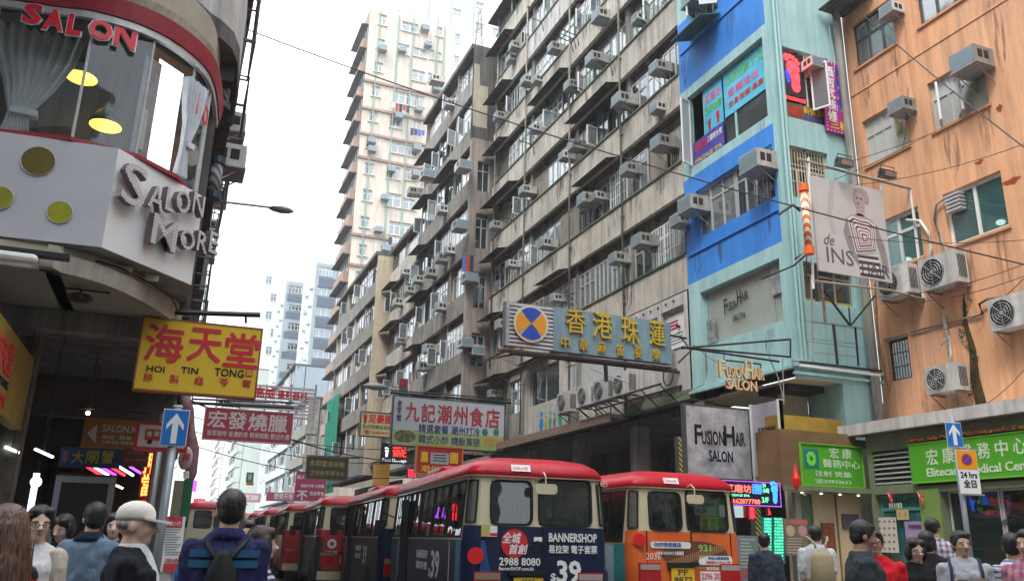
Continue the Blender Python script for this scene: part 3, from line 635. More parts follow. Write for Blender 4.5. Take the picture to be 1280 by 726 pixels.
# ground floor canopy
can = MB(); can.prism([(.35, -.0, 3.98), (.35, -1.8, 3.86), (.35, -1.8, 4.1), (.35, 0, 4.28)], (OY0 - OY1, 0, 0)); cn = can.build('canopy', concp, ob)
MB().box(.36, OY0 - OY1, -1.79, -1.7, 3.84, 3.858).build('canopy_drip', rust, cn)
# algae streak and small plants running down a crack
sm = MB(); rs = random.Random(3)
for k in range(240):
    z = 4.5 + 2.2 * rs.random(); x = ox(12.35) + .10 * math.sin(z * 5) - .05 * (z - 5) + rs.uniform(-.07, .07) * (1.6 - (z - 4.4) * .4); r = rs.uniform(.02, .05); a = rs.random() * PI
    sm.poly([(x + r*math.cos(a), -.01 - rs.random()*.05, z + r*math.sin(a)), (x - r*math.sin(a)*.5, -.03, z + r*math.cos(a)*.5), (x - r*math.cos(a), -.02, z - r*math.sin(a))])
vine = sm.build('creeper', M('creeper_leaf', (.06, .075, .03), .8, var=.5, vscale=20), None, loc=(OX, OY0, 0)); vine.rotation_euler = (0, 0, RZR)
tag(vine, 'dark straggling creeper growing down the crack in the orange wall', 'plant', kind='stuff')
st = MB(); st.poly([(ox(12.35) + .12*math.sin(z*5) + s, -.002, z) for z, s in ((4.3, -.12), (5, -.1), (5.6, -.08), (6.2, -.05), (6.9, 0))] + [(ox(12.35) + .12*math.sin(z*5) + s, -.002, z) for z, s in ((6.9, .02), (6.2, .06), (5.6, .09), (5, .13), (4.3, .15))])
st.build('algae_stain', M('algae', (.10, .07, .035), .9, var=.5, vscale=6), ob)
mb = MB(); mb.tube([(ox(12.85), -.06, 4.5), (ox(12.85), -.06, 6.3), (ox(12.8), -.1, 6.5)], .05, 8); mb.build('old_pipe', M('crusty_pipe', (.42, .38, .32), .9, var=.5, vscale=14), ob)
# air conditioners of the orange and blue fronts
def acX(px, py, X, rec, label, group, sc=.74, dz=-.16):
    w = onX(px, py, X); return ac(rec, (X + .3, w.y, w.z + dz), RZR, label, group, sc)
GA = 'air conditioners on the orange building'
acX(1110, 12, OX - .3, AC2, 'window air conditioner above the black framed window at the top of the orange wall', GA)
acX(1124, 133, OX - .3, AC1, 'window air conditioner over the curtained window next to the pink vertical sign', GA)
acX(1215, 80, OX - .3, AC1, 'large window air conditioner over the opened aluminium window of the orange wall', GA, 1.0)
acX(1180, 343, OX - .3, SP2, 'white fan condenser with a hose under the big white framed window', GA, 1.05, -.3)
acX(1122, 356, OX - .3, SP2, 'fan condenser half hidden behind the striped-dress poster', GA, 1.0, -.3)
acX(1182, 473, OX - .4, SP1, 'white fan condenser standing on a bracket just above the shop canopy', GA, 1.0, -.3)
acX(1266, 392, OX - .3, SP2, 'white condenser with a dark grille at the right edge of the orange wall', GA, .95, -.3)
GB = 'air conditioners on the blue building'
acX(950, 208, 12.75, AC3, 'window air conditioner in the middle of the blue floor window', GB, 1.0)
acX(866, 259, 12.75, AC1, 'window air conditioner at the left end of the blue floor window', GB, 1.0)
acX(866, 2, 12.75, AC1, 'window air conditioner above the small open window at the top of the blue building', GB, .9)
w = onY(1022, 75, 14.6); ac(AC2, (w.x, 14.95, w.z - .2), 0, 'window air conditioner beside the glowing red foot sign on the aqua end wall', GB, .75)
# hose loops of the condensers
hose = M('white_hose', (.62, .62, .58), .6)
def tubeX(name, pts, r, m, X, par=None, n=7):
    P = [onX(x, y, X) for x, y in pts]; mb = MB(); mb.tube(P, r, n)
    if par is None: return mb.build(name, m, None, smooth=True)
    inv = (Matrix.Translation(par.location) @ Matrix.Rotation(par.rotation_euler.z, 4, 'Z')).inverted(); mb.v = [tuple(inv @ Vector(v)) for v in mb.v]; return mb.build(name, m, par, smooth=True)
tubeX('hose', [(1133, 275), (1150, 276), (1160, 290), (1164, 308), (1160, 330)], .035, hose, OX - .08, ob)
tubeX('hose', [(1180, 248), (1170, 256), (1168, 275), (1176, 300), (1188, 322), (1193, 345), (1188, 352)], .03, M('grey_hose', (.3, .3, .28), .7), OX - .08, ob)
tubeX('hose', [(1177, 432), (1186, 420), (1189, 440), (1187, 455)], .03, hose, OX - .3, ob); tubeX('hose', [(1189, 460), (1197, 462), (1199, 472), (1192, 478)], .03, hose, OX - .3, ob)
tubeX('conduit', [(1138, 415), (1197, 400), (1229, 392)], .025, rust, OX - .05, ob); tubeX('hose', [(1228, 392), (1224, 380), (1234, 374), (1270, 369), (1280, 372)], .03, M('brown_hose', (.18, .08, .06), .6), OX - .1, ob)

# ------------------------------------------------------------------ medical shop under the canopy
shop = thing('medical_shop', 'medical shop with olive green frames, glass front and louvred vent under the pale canopy', 'shop', (14.0, 14.0, 0), RZR)
olive = M('olive_metal', (.17, .20, .12), .6, var=.25, vscale=4); lime = M('lime_paint', (.16, .27, .06), .5, var=.2, vscale=3)
# street side (local x along -Y from 14 to 4)
mb = MB(); wall(mb, 0, 10, .13, 3.84, [(.15, 1.12, 2.78, 3.5), (1.25, 9.9, 2.72, 3.6), (.1, 1.25, .14, 2.6), (1.75, 5.3, .5, 2.6), (5.6, 9.6, .5, 2.6)], 0, .35); mb.build('shop_wall', olive, shop)
MB().box(1.26, 1.74, -.02, 0, .14, 2.66).build('lime_post', lime, shop)
lvb = MB().box(.15, 1.12, .2, .22, 2.78, 3.5).build('vent_backing', blackp, shop)
for k in range(7): 
    mb = MB(); mb.prism([(.16, .0, 2.82 + k * .1), (.16, .16, 2.89 + k * .1), (.16, .165, 2.88 + k * .1), (.16, .005, 2.80 + k * .1)], (.95, 0, 0)); mb.build('louvre', M('louvre_grey', (.42, .44, .42), .5, .2, var=.15), shop)
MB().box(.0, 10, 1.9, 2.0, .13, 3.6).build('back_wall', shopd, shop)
MB().box(1.75, 9.9, .36, 2.0, 2.62, 2.7).build('shop_ceiling', M('ceiling_dark', (.12, .13, .11), .8), shop)
for k, (a, b) in enumerate(((1.77, 2.9), (2.9, 4.1), (4.1, 5.28), (5.62, 7.6), (7.6, 9.58))): window(shop, a, .5, b - a - .02, 2.1, .2, 1, 0, alu, g_shop, None, panes=True, ft=.035, name='shop_window')
window(shop, .12, .14, 1.1, 2.45, .12, 1, .12, M('teal_frame', (.06, .22, .20), .5), GLASS('door_glass_teal', (.04, .20, .20), .45, .04, .05), None, panes=True, ft=.06, name='shop_door')
letters(shop, '由此出診登記 候診室內請關電話', 2.2, 1.95, 2.9, .12, M('print_dark', (.02, .02, .02), .6), .19)
for k, (x, z, w, h, c) in enumerate(((2.1, 1.5, .5, .35, (.2, .16, .05)), (3.2, 1.55, .4, .3, (.3, .3, .28)), (4.3, 1.4, .5, .5, (.24, .2, .12)), (2.1, 2.25, .6, .3, (.25, .18, .05)))):
    MB().box(x, x + w, .6, .63, z, z + h).build('notice', M('notice%d' % k, c, .7, var=.4, vscale=9), shop)
lt = thing('tube_light', 'white fluorescent tube lit behind the clinic glass at the far right', 'lamp', (14.5, 9.4, 2.58)); MB().box(-.03, .03, -.55, .55, -.03, .02).build('tube', M('tube_light', (.9, 1, .95), .4, emit=5), lt); MB().box(-.05, .05, -.6, .6, .021, .05).build('fitting', whitef, lt)
# red and gold garland hanging behind the clinic glass
gl = MB(); rs = random.Random(8)
for k in range(420):
    x = 2.2 + 3.0 * rs.random(); z = 2.6 - abs(rs.gauss(0, .22)) - .1 * math.sin(x * 3); r = .03; a = rs.random() * PI
    gl.poly([(x + r*math.cos(a), .3 + rs.random()*.2, z + r*math.sin(a)), (x - r*math.sin(a), .4, z + r*math.cos(a)), (x - r*math.cos(a), .35, z - r*math.sin(a))], k % 2)
g_ = gl.build('garland', [M('garland_gold', (.35, .16, .03), .5), M('garland_red', (.28, .04, .02), .5)], None, loc=(14, 14, 0)); g_.rotation_euler = (0, 0, RZR); tag(g_, 'red and gold festive garland hung inside the top of the clinic window', 'decoration', kind='stuff')
# the shop's front return wall facing the viewer (Y = 14)
sr = thing('side_shop', 'brown and beige stall front with a poster under the square green clinic sign', 'shop', (11.9, 14.25, 0), 0)
brown = M('brown_board', (.19, .115, .06), .75, var=.35, vscale=2); beige = M('beige_board', (.50, .38, .24), .7, var=.2, vscale=2)
MB().box(0, 2.08, 0, .8, 2.72, 3.9).build('sign_box', brown, sr); MB().box(-.02, 2.09, -.3, 0, 2.62, 2.72).build('ledge', olive, sr); MB().box(.45, 2.2, .5, 1.0, 3.9, 4.3).build('yellow_beam', M('yellow_wall', (.45, .30, .05), .8, var=.35, vscale=3), sr)
MB().box(.28, .42, 0, .1, .13, 2.6).build('post', conc2, sr); MB().box(.43, .75, .05, .1, .13, 2.6).build('glass_panel', GLASS('shop_green_glass', (.12, .18, .15), .4, .05, .05), sr)
MB().box(.76, 2.06, .04, .12, .13, 2.6).build('beige_panel', beige, sr); MB().box(1.36, 1.40, .02, .039, .13, 2.6).build('batten', brown, sr)
MB().box(.92, 1.27, .01, .038, 1.4, 2.0).build('frame', darkf, sr); MB().box(.95, 1.24, .0, .009, 1.43, 1.97).build('poster', M('poster_red_brown', (.30, .07, .03), .5, var=.7, vscale=8, col2=(.05, .02, .01)), sr)
MB().box(1.5, 1.95, .0, .038, 1.9, 2.2).build('notice_box', M('mauve_box', (.10, .07, .10), .6), sr)
for k in range(4): MB().ellip((.3 + k * .5, -.2, 2.58), (.03, .03, .02), 8, 5).build('spot_bulb', M('bulb', (1, .8, .5), .4, emit=2), sr)

# ------------------------------------------------------------------ grey buildings further down the right side
def block(nm, label, X, Y0, Y1, zs, top, m, mend, nb, seed, awn=True, styles=None, z0=5.2, thick=.5, bh=1.0):
    """street-side facade with floor bands; Y0 far end, Y1 near end"""
    r = random.Random(seed); b = thing(nm, label, 'building', (X, Y0, 0), RZR); Wd = Y0 - Y1
    MB().box(Wd - .14, Wd, .15, 6, z0, top).build('end_wall', mend, b); MB().box(0, .14, .15, 6, z0, top).build('end_wall', mend, b)
    MB().box(0, Wd, 1.3, 1.4, z0, top).build('room_wall', roomd, b); MB().box(-.1, Wd + .02, -.1, 6, top, top + .25).build('roof', concd, b)
    for fi, z in enumerate(zs):
        nx = zs[fi + 1] if fi + 1 < len(zs) else top
        for k in range(nb):
            a, c = Wd * k / nb, Wd * (k + 1) / nb
            MB().box(a + .005, c - .005, 0, .14, z, z + bh).build('floor_band', m, b)
            n = max(1, round((c - a) / 1.5)); w = (c - a - .3) / n
            for q in range(n):
                st = r.choice(['a', 'g', 'c', 'w', 'd', 'b']) if not styles else r.choice(styles)
                fm, gm, cm, br = {'a': (alu, g_grey, None, 0), 'g': (greenf, g_teal, None, 0), 'c': (alu, g_dark, curt, 0), 'w': (whitef, g_blue, None, 6), 'd': (darkf, g_dark, None, 0), 'b': (alu, g_frost, None, 0)}[st]
                window(b, a + .26 + q * w, z + bh + .05, w - .04, nx - z - bh - .5, r.choice([.1, .2, .3]), cols=r.choice([2, 3]), tr=r.choice([0, .3]), fm=fm, gm=gm, cur=cm)
                if r.random() < .25: casement(b, a + .4 + q * w, z + bh + .1, .5, .9, .0, r.uniform(.9, 1.5), whitef, g_grey)
            MB().box(a, a + .24, .15, .8, z + bh, nx).build('pier', mend, b)
            MB().box(a + .245, c, .4, .5, nx - .42, nx - .002).build('header', mend, b)
        MB().box(0, Wd, .141, 1.2, z, z + .12).build('floor_slab', concd, b)
        if awn:
            for k in range(r.choice([1, 2])):
                x0 = r.uniform(-.3, Wd * .6) if k else -.3; x1 = x0 + r.uniform(1.5, 3.5)
                mb = MB(); mb.prism([(x0, .1, z + .04), (x0, -thick, z - .1), (x0, -thick, z - .13), (x0, .1, z + .01)], (min(x1, Wd + .3) - x0, 0, 0)); mb.build('tin_awning', tin, b)
    MB().box(0, Wd, -.3, .14, z0 - .15, z0).build('canopy', concd, b); MB().box(0, Wd, 2.5, 2.6, .13, z0 - .15).build('shopfront_wall', shopd, b)
    MB().box(0, Wd, .0, .14, z0, zs[0] - .01).build('wall', m, b)
    return b
b2 = block('apartment_block', 'stepped dark concrete block with a pale render patch on its end wall', 12.0, 45, 36, [6.0, 8.9, 11.8, 14.7, 17.6, 20.5, 23.4], 26.1, conc2, conc3, 3, 11)
mb = MB(); wall(mb, 0, 1.6, 5.2, 20.8, [(.35, 1.0, 15.0, 16.8), (.35, 1.0, 12.0, 13.8), (.35, 1.0, 9.2, 10.8), (.35, 1.0, 18.0, 19.6)], 0, .27); mb.v = [(9.3 - y, x, z) for x, y, z in mb.v]; mb.build('end_wall_lower', conc3, b2)
MB().box(9.005, 9.299, .0, .02, 5.2, 20.8).build('corner_return', conc3, b2)
mb = MB(); mb.box(9.0, 9.03, 0, 1.6, 20.8, 26.1); mb.build('end_wall_upper', concd, b2)
mb = MB(); mb.poly([(9.04, .05, 22.6), (9.04, .05, 25.2), (9.04, .35, 25.2), (9.04, .4, 24.0), (9.04, .85, 24.0), (9.04, .85, 21.6), (9.04, .1, 21.6)]); mb.build('render_patch', patch, b2)
# windows in the lower end wall, facing the viewer
for z in (9.2, 12.0, 15.0, 18.0):
    o = window(b2, 0, z, .65, 1.6 if z > 10 else 1.5, 0, 2, .3, alu, g_dark, None); o.location = (9.18, .35, z); o.rotation_euler = (0, 0, PI / 2)
b2b = block('apartment_block', 'lower grey block between the stepped block and the cream end wall', 12.0, 51.6, 45.05, [6.0, 8.8, 11.6, 14.4, 17.2], 19.6, conc, conc3, 2, 21)
b3 = block('apartment_block', 'mid height block with a plain cream end wall, below the beige tower', 11.15, 66, 52, [6.0, 8.7, 11.4, 14.1, 16.8], 19.6, conc2, cream, 4, 31, awn=False, styles=['a', 'a', 'd', 'c'])
MB().box(14.0, 14.05, .02, 1.25, 5.2, 19.55).build('end_wall_paint', M('cream_end_wall', (.66, .56, .42), .85, var=.15, vscale=1, streak=.25), b3)
net = M('green_net', (.02, .26, .17), .8, var=.35, vscale=3)
nb_ = thing('scaffold_net', 'bright green construction netting draped over the street front below the beige tower', 'netting', (10.9, 65.5, 0), RZR)
nmb = MB(); 
for i in range(24):
    a, c = i * .22, (i + 1) * .22; nmb.quad((a, -.08 * math.sin(i * 1.3), 4.5), (c, -.08 * math.sin((i + 1) * 1.3), 4.5), (c, -.06 * math.sin((i + 1) * 1.1), 11.6), (a, -.06 * math.sin(i * 1.1), 11.6))
nmb.build('net', net, nb_); 
for k in range(5): MB().tube([(0, .1, 5 + k * 1.6), (5.3, .1, 5 + k * 1.6)], .04, 5).build('pole', M('bamboo', (.45, .33, .15), .7), nb_)
acs2 = [(585,350,'e'),(551,323,0),(560,313,0),(538,341,0),(521,349,0),(510,362,0),(497,378,0),(549,383,0),(580,430,'e'),(527,458,0),(535,436,0),(500,425,0),(533,221,'e'),(577,211,'e'),(551,262,0),(573,285,'e'),(593,440,'e'),(543,100,0),(560,130,0),(515,240,0),(505,340,0)]
for i, (x, y, k) in enumerate(sorted(acs2, key=lambda t: t[1])):
    if k == 'e': w = onY(x, y, 35.7); p, rz = (min(13.0, w.x), 35.68, w.z - .2), 0
    else: w = onX(x, y, 11.7); p, rz = (12.05, w.y, w.z - .2), RZR
    ac([AC1, AC2][i % 2], p, rz, 'air conditioner on the stepped dark block, ' + (ORD[i] if i < 13 else ['fourteenth', 'fifteenth', 'sixteenth', 'seventeenth', 'eighteenth', 'nineteenth', 'twentieth', 'twenty-first'][i - 13]) + ' counting down from its roof', 'air conditioners on the stepped dark block', 1.0)

# ------------------------------------------------------------------ towers
def pxwall(nm, label, Y, corner_x, right_x, ztop, m, wins, side=None, sidem=None, sideL=20, led=None, ledm=None, z0=0, gmat=None, fmat=None, deep=14):
    """tower with a viewer-facing wall at Y; windows given as photo rectangles carried onto that wall"""
    b = thing(nm, label, 'building', (corner_x, Y, 0), 0); Wd = right_x - corner_x; H = []
    for (x, y, w, h) in wins:
        a = onY(x - w/2, y, Y); c = onY(x + w/2, y, Y); t = onY(x, y - h/2, Y); u = onY(x, y + h/2, Y)
        H.append((a.x - corner_x, c.x - corner_x, u.z, t.z))
    mb = MB(); wall(mb, 0, Wd, z0, ztop, H, 0, .3); mb.build('front_wall', m, b)
    mb = MB(); mb.quad((0, 0, z0), (0, deep, z0), (0, deep, ztop), (0, 0, ztop)); mb.quad((Wd, 0, z0), (Wd, deep, z0), (Wd, deep, ztop), (Wd, 0, ztop)); mb.quad((0, 0, ztop), (Wd, 0, ztop), (Wd, deep, ztop), (0, deep, ztop)); mb.build('side_wall', sidem or m, b)
    for a, c, d, e in H:
        window(b, a, d, c - a, e - d, .15, cols=2 if c - a < 2 else 4, tr=.3, fm=fmat or whitef, gm=gmat or g_grey, ft=.09)
        MB().box(a - .1, c + .1, -.12, -.002, d - .12, d - .02).build('sill', m, b)
    MB().box(.1, Wd - .1, 1, 1.1, z0, ztop - .1).build('room_wall', roomd, b)
    for z in (led or []): MB().box(-.15, Wd, -.18, -.002, z - .12, z + .12).build('string_course', ledm or m, b)
    return b, H
s3 = lambda x, y, w, h, ox_=400, oy=0: (ox_ + x / 3, oy + y / 3, w / 3, h / 3)
tw = [s3(235,75,30,40), s3(338,103,60,35), s3(392,110,25,30), s3(448,120,20,34), s3(228,165,30,35), s3(312,185,45,40), s3(375,198,48,32), s3(420,205,14,35), s3(447,212,16,30), s3(220,252,30,36), s3(370,285,48,40), s3(412,290,14,32), s3(441,298,14,32), s3(210,343,30,38), s3(320,370,96,45), s3(375,380,28,40), s3(200,437,32,38), s3(285,458,45,45), s3(363,470,30,35), s3(190,530,32,50), s3(318,560,100,40), s3(185,632,35,42), s3(275,648,50,45), s3(340,655,50,40),
      s3(177,132,36,42,400,200), s3(275,150,60,50,400,200), s3(335,165,45,40,400,200), s3(168,232,34,40,400,200), s3(300,258,84,50,400,200), s3(160,337,32,42,400,200), s3(240,335,25,36,400,200), s3(150,440,38,45,400,200), s3(290,345,60,36,400,200)]
TX = 12.55
ledz = [onY(470, y, 70).z for y in (104, 138, 170, 200, 297, 335)]
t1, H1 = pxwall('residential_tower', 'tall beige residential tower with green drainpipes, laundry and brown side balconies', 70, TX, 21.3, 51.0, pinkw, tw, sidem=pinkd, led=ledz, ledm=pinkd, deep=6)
MB().box(2.2, 6.2, .4, 5, 51.0, 51.6).build('roof_room', pinkw, t1); MB().box(6.4, 8.6, .6, 5, 51.0, 51.3).build('roof_room', whitew, t1)
for x_ in (3, 4.6, 7.2): MB().tube([(x_, 1, 51.0), (x_, 1, 52.4)], .05, 4).build('aerial', rust, t1)
gp = M('green_pipe', (.22, .38, .32), .6)
for x in (2.9, 4.4, 6.9, 7.6, 1.0): MB().tube([(x, -.12, 6), (x, -.12, 50.9)], .06, 6).build('drainpipe', gp, t1)
# side balconies of the tower along the street (dark stepped eaves)
for k in range(15):
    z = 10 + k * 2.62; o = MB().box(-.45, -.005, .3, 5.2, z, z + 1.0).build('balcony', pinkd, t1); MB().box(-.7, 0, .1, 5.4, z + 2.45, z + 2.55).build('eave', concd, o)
    for q in range(2): w_ = window(t1, -.08, z + 1.05, 2.4, 1.35, .3 + q * 3.2, 3, 0, alu, g_grey); w_.rotation_euler = (0, 0, -PI / 2); w_.location = (-.08, 2.7 + q * 2.5, z + 1.05)
for i, (x, y) in enumerate([(478,62),(503,63),(531,37),(535,56),(545,112),(523,137),(464,177),(465,187),(498,146),(489,212),(520,218),(473,287),(482,311),(481,247),(521,186)]):
    w = onY(x, y, 69.7); ac([AC1, AC2][i % 2], (w.x, 70, w.z - .2), 0, 'tiny air conditioner on the beige tower front, ' + (ORD + ['fourteenth', 'fifteenth'])[i] + ' from the roof downward', 'air conditioners on the beige tower', 1.2)
# laundry on the tower
lr = random.Random(4)
def laundry(par_label, Y, x0, x1, y, n, seed, X=None, sz=1.0):
    r = random.Random(seed); a = onY(x0, y, Y); c = onY(x1, y, Y); t = thing('laundry_line', par_label, 'laundry', tuple(a), 0); L = (c - a).length
    MB().tube([(0, 0, 0), (L, 0, 0)], .02, 4).build('line', blackm, t)
    for k in range(n):
        cc = r.choice([(.5, .5, .55), (.05, .06, .12), (.4, .05, .06), (.6, .6, .6), (.08, .15, .4), (.03, .03, .04)]); x = L * (k + .5) / n; w = L / n * .42; h = r.uniform(.5, .9) * sz
        MB().prism([(x - w, -.02, 0), (x + w, -.02, 0), (x + w * .9, -.05, -h), (x - w * .9, -.0, -h)], (0, .03, 0)).build('garment', M('cloth%d' % (hash(cc) % 97), cc, .9), t)
laundry('row of dark and white washing hung below a window of the beige tower', 69.3, 486, 516, 296, 7, 1)
laundry('dark washing hung from an upper floor of the beige tower', 69.3, 490, 512, 128, 5, 2)
laundry('dark clothes hanging at the right side of the beige tower', 69.3, 513, 531, 160, 4, 3)
laundry('blue bedding and clothes hung outside the stepped dark block', 35.4, 578, 592, 318, 3, 5, sz=1.4)
# white tower behind
ww = [s3(515,43,30,18), s3(510,143,32,34), s3(505,225,32,34), s3(598,105,32,34), s3(662,122,30,30), s3(600,20,30,20)]
t2, _ = pxwall('white_tower', 'bright white slab tower with a few blue windows rising behind the beige tower', 110, 24.3, 48, 95, whitew, ww, gmat=g_blue, fmat=bluew)
for x in (4.5, 8.2, 12.0): MB().box(x, x + .25, -.12, -.003, 40, 95).build('rib', bluew, t2)
mast = thing('roof_antenna', 'thin lattice aerial on the roof of the stepped dark block', 'antenna', (12.6, 37, 26.3)); mb = MB()
for s in (-.25, .25): mb.tube([(s, 0, 0), (s * .2, 0, 3)], .03, 4)
for k in range(6): mb.tube([(-.25 + k * .03, 0, k * .5), (.25 - (k + 1) * .03, 0, (k + 1) * .5)], .02, 4)
mb.build('mast', rust, mast)
# far blue towers
z4 = lambda x, y, w, h: (240 + x / 2.9625, 300 + y / 2.9625, w / 2.9625, h / 2.9625)
fw = [z4(495,117,50,34), z4(500,190,80,34), z4(497,265,80,34), z4(490,340,80,40), z4(487,418,80,36), z4(485,495,80,36), z4(480,578,60,40)]
t3, H3 = pxwall('blue_tower', 'pale blue residential tower with dark blue bands far down the street', 130, 18.0, 26, 44, bluew, fw, sidem=palegr, gmat=g_blue)
for a, c, d, e in H3: MB().box(.6, 7.5, -.1, -.004, d - 1.9, d - .35).build('band', blued, t3)
fw2 = [z4(382,183,50,28), z4(382,250,50,20), z4(380,320,50,26), z4(378,395,50,24), z4(376,470,50,24), z4(375,530,50,18)]
t4, H4 = pxwall('blue_tower', 'narrow slate and pale blue tower just left of the larger blue tower', 150, 15.7, 21, 46.2, bluew, fw2, sidem=palegr, gmat=g_dark)
for a, c, d, e in H4: MB().box(.4, 4.8, -.1, -.004, d - 1.6, d - .4).build('band', blued, t4)
sidepane = MB().box(.05, 1.55, 0, .01, .05, 1.25).mesh('pane', g_blue)
for tt, zt, n in ((t3, 44, 13), (t4, 46, 14)):
    for k in range(n):
        z = 5 + k * (zt - 6) / n
        for q in range(4):
            o = link('window', frame_mesh(1.6, 1.3, 2, 0, .1, whitef), tt, (-.06, 2.4 + q * 2.4, z), (0, 0, -PI / 2)); link('pane', sidepane, o, (0, .02, 0))
            if q % 2 == 0: MB().box(-.5, -.01, 1.0 + q * 2.4, 2.2 + q * 2.4, z - .3, z - .05).build('balcony', palegr, tt)
hz = [(328 + 6 * (i % 2), 350 + i * 22, 8, 10) for i in range(8)]
t5, _ = pxwall('white_tower', 'very pale tower fading into the haze left of the blue towers', 210, 13.6, 26, 66, whitew, [(x + 8, y, w, h) for x, y, w, h in hz], gmat=g_blue)
MB().box(5, 12, 2, 12, 66, 71).build('roof_room', whitew, t5)
for i, (X, Y, dpt, top, nm) in enumerate(((13.0, 260, 20, 60, 'hazy white tower closing the view down the street, third of the far row'), (12.0, 175, 18, 34, 'pale mid rise block below the hazy white tower'), (12.4, 100, 20, 21, 'low pale green block with small windows beneath the blue tower'), (12.3, 86, 10, 15, 'low grey block with shop signs beyond the green netting'))):
    b = block('apartment_block', nm, X, Y + dpt, Y, [5.5 + 2.9 * k for k in range(int((top - 6) / 2.9))], top, [whitew, palegr, palegr, conc2][i], [whitew, palegr, bluew, conc2][i], 4, 41 + i, awn=False, styles=['a', 'w', 'b'])
# ------------------------------------------------------------------ the left corner building with the salon
sal = thing('salon_building', 'dark corner building with a white salon fascia above a shopping arcade, at left', 'building', (0, 0, 0))
white_pan = M('white_fascia', (.82, .83, .84), .4, var=.08, vscale=2); lil_pan = M('lilac_fascia', (.60, .59, .64), .45, var=.1, vscale=1.5)
redrim = M('red_rim_paint', (.36, .012, .03), .5, var=.3, vscale=5); dirtywhite = M('dirty_white_plaster', (.52, .49, .42), .85, var=.3, vscale=2.5, streak=.3); soffm = M('soffit_plaster', (.46, .42, .34), .85, var=.25, vscale=1.5)
P0 = onZ(0, 295, 4.3); P1 = onZ(127, 309, 4.3); P2 = onZ(239, 356, 4.3)
dA = (P0 - P1).normalized(); PL = P1 + dA * 6.5
ZP0, ZP1 = 4.3, 5.42
def seg_frame(A, B, z=0):
    """local frame with x from A to B as seen from the street and y into the building"""
    d = B - A; return (Matrix.Translation((A.x, A.y, z)) @ Matrix.Rotation(math.atan2(d.y, d.x), 4, 'Z')), math.hypot(d.x, d.y)
def fascia(A, B, m, nm='fascia_panel', pieces=1):
    F, L = seg_frame(A, B)
    o = MB().box(0, L, 0, .05, ZP0, ZP1).build(nm, m, sal); o.matrix_basis = F; return o, F, L
fa, FA, LA = fascia(PL, P1, lil_pan); fb, FB, LB = fascia(P1, P2, white_pan)
# round coloured lights set into the lilac panel
for x, y, r, c in ((48, 202, .155, (.16, .12, .01)), (75, 266, .115, (.42, .40, .02)), (0, 248, .12, (.36, .34, .02))):
    # point on panel A plane
    d = ray(x, y); n = Vector((FA[0][1], FA[1][1], 0)); t = (PL - CPOS).dot(n) / d.dot(n); p = FA.inverted() @ (CPOS + d * t)
    o = MB().disc((p.x, -.002, p.z), (0, -1, 0), r, 28, 0, .012).build('round_light', M('disc%d' % x, c, .35, var=.3, vscale=7, coat=.5), sal); o.matrix_basis = FA
    o2 = MB(); o2.tube([(p.x + r * 1.03 * math.cos(2*PI*i/28), -.012, p.z + r * 1.03 * math.sin(2*PI*i/28)) for i in range(29)], .006, 4); o2.build('rim', alu, o)
# faceted window above
RIM = [onZ(x, y, 7.0) for x, y in ((-120, -18), (0, 0), (120, 17), (195, 42), (245, 77), (263, 108))]
SILL = [PL + Vector((0, .03, 0)), P0.lerp(P1, .0), P1 + Vector((-.05, .04, 0)), P1.lerp(P2, .45) + Vector((-.03, .05, 0)), P1.lerp(P2, .8) + Vector((-.02, .04, 0)), P2 + Vector((-.02, .03, 0))]
RIM[0] = Vector((PL.x, PL.y + .25, 7)); SILL = [Vector((p.x, p.y, 0)) for p in RIM]
g_sal = GLASS('salon_window_glass', (.9, .93, .9), .93, .02, .0, milk=(.04, .04, .04))
for i in range(5):
    a, b = SILL[i], SILL[i + 1]; c, d = RIM[i], RIM[i + 1]
    a0 = Vector((a.x, a.y, ZP1 + .05)); b0 = Vector((b.x, b.y, ZP1 + .05)); c0 = Vector((c.x, c.y, 6.97)); d0 = Vector((d.x, d.y, 6.97))
    mb = MB(); mb.prism([a0, b0, d0, c0], (0, .008, 0)); mb.build('window_pane', g_sal, sal)
    mb = MB(); mb.tube([b0, d0], .016 if i in (1, 2, 3) else .03, 6); mb.build('mullion', alu, sal)
mb = MB(); mb.rings([[Vector((p.x, p.y - .04, ZP1 + .005)), Vector((p.x, p.y + .1, ZP1 + .005)), Vector((p.x, p.y + .1, ZP1 + .05)), Vector((p.x, p.y - .04, ZP1 + .05))] for p in SILL]); mb.build('window_sill', redrim, sal)
def sweep(pts, prof, name, m, smooth=False):
    """profile (out, z) swept along plan points; out is away from the building"""
    rr = []
    for i, p in enumerate(pts):
        d = (pts[min(i + 1, len(pts) - 1)] - pts[max(i - 1, 0)]); n = Vector((d.y, -d.x, 0)).normalized(); rr.append([Vector((p.x, p.y, 0)) + n * o + Vector((0, 0, z)) for o, z in prof])
    mb = MB(); mb.rings(rr); return mb.build(name, m, sal, smooth=smooth)
def smoothpts(P, n=4):
    out = []
    for i in range(len(P) - 1):
        p0, p1, p2, p3 = P[max(i - 1, 0)], P[i], P[i + 1], P[min(i + 2, len(P) - 1)]
        for k in range(n):
            t = k / n; out.append(.5 * ((2 * p1) + (p2 - p0) * t + (2*p0 - 5*p1 + 4*p2 - p3) * t*t + (3*p1 - p0 - 3*p2 + p3) * t**3))
    return out + [P[-1]]
RS = smoothpts(RIM + [Vector((-.02, 11.2, 7))])
sweep(RS, [(.0, 6.9), (.05, 6.9), (.05, 6.985), (.0, 6.985)], 'window_head', alu)
sweep(RS, [(-.03, 6.99), (.07, 6.99), (.10, 7.2), (-.03, 7.2)], 'red_rim', redrim)
sweep(RS, [(-.1, 7.205), (.03, 7.205), (.06, 7.34), (-.1, 7.34)], 'rim_cornice', dirtywhite)
sweep(RS, [(-.2, 7.345), (-.02, 7.345), (.0, 7.75), (-.2, 7.75)], 'upper_wall', soffm)
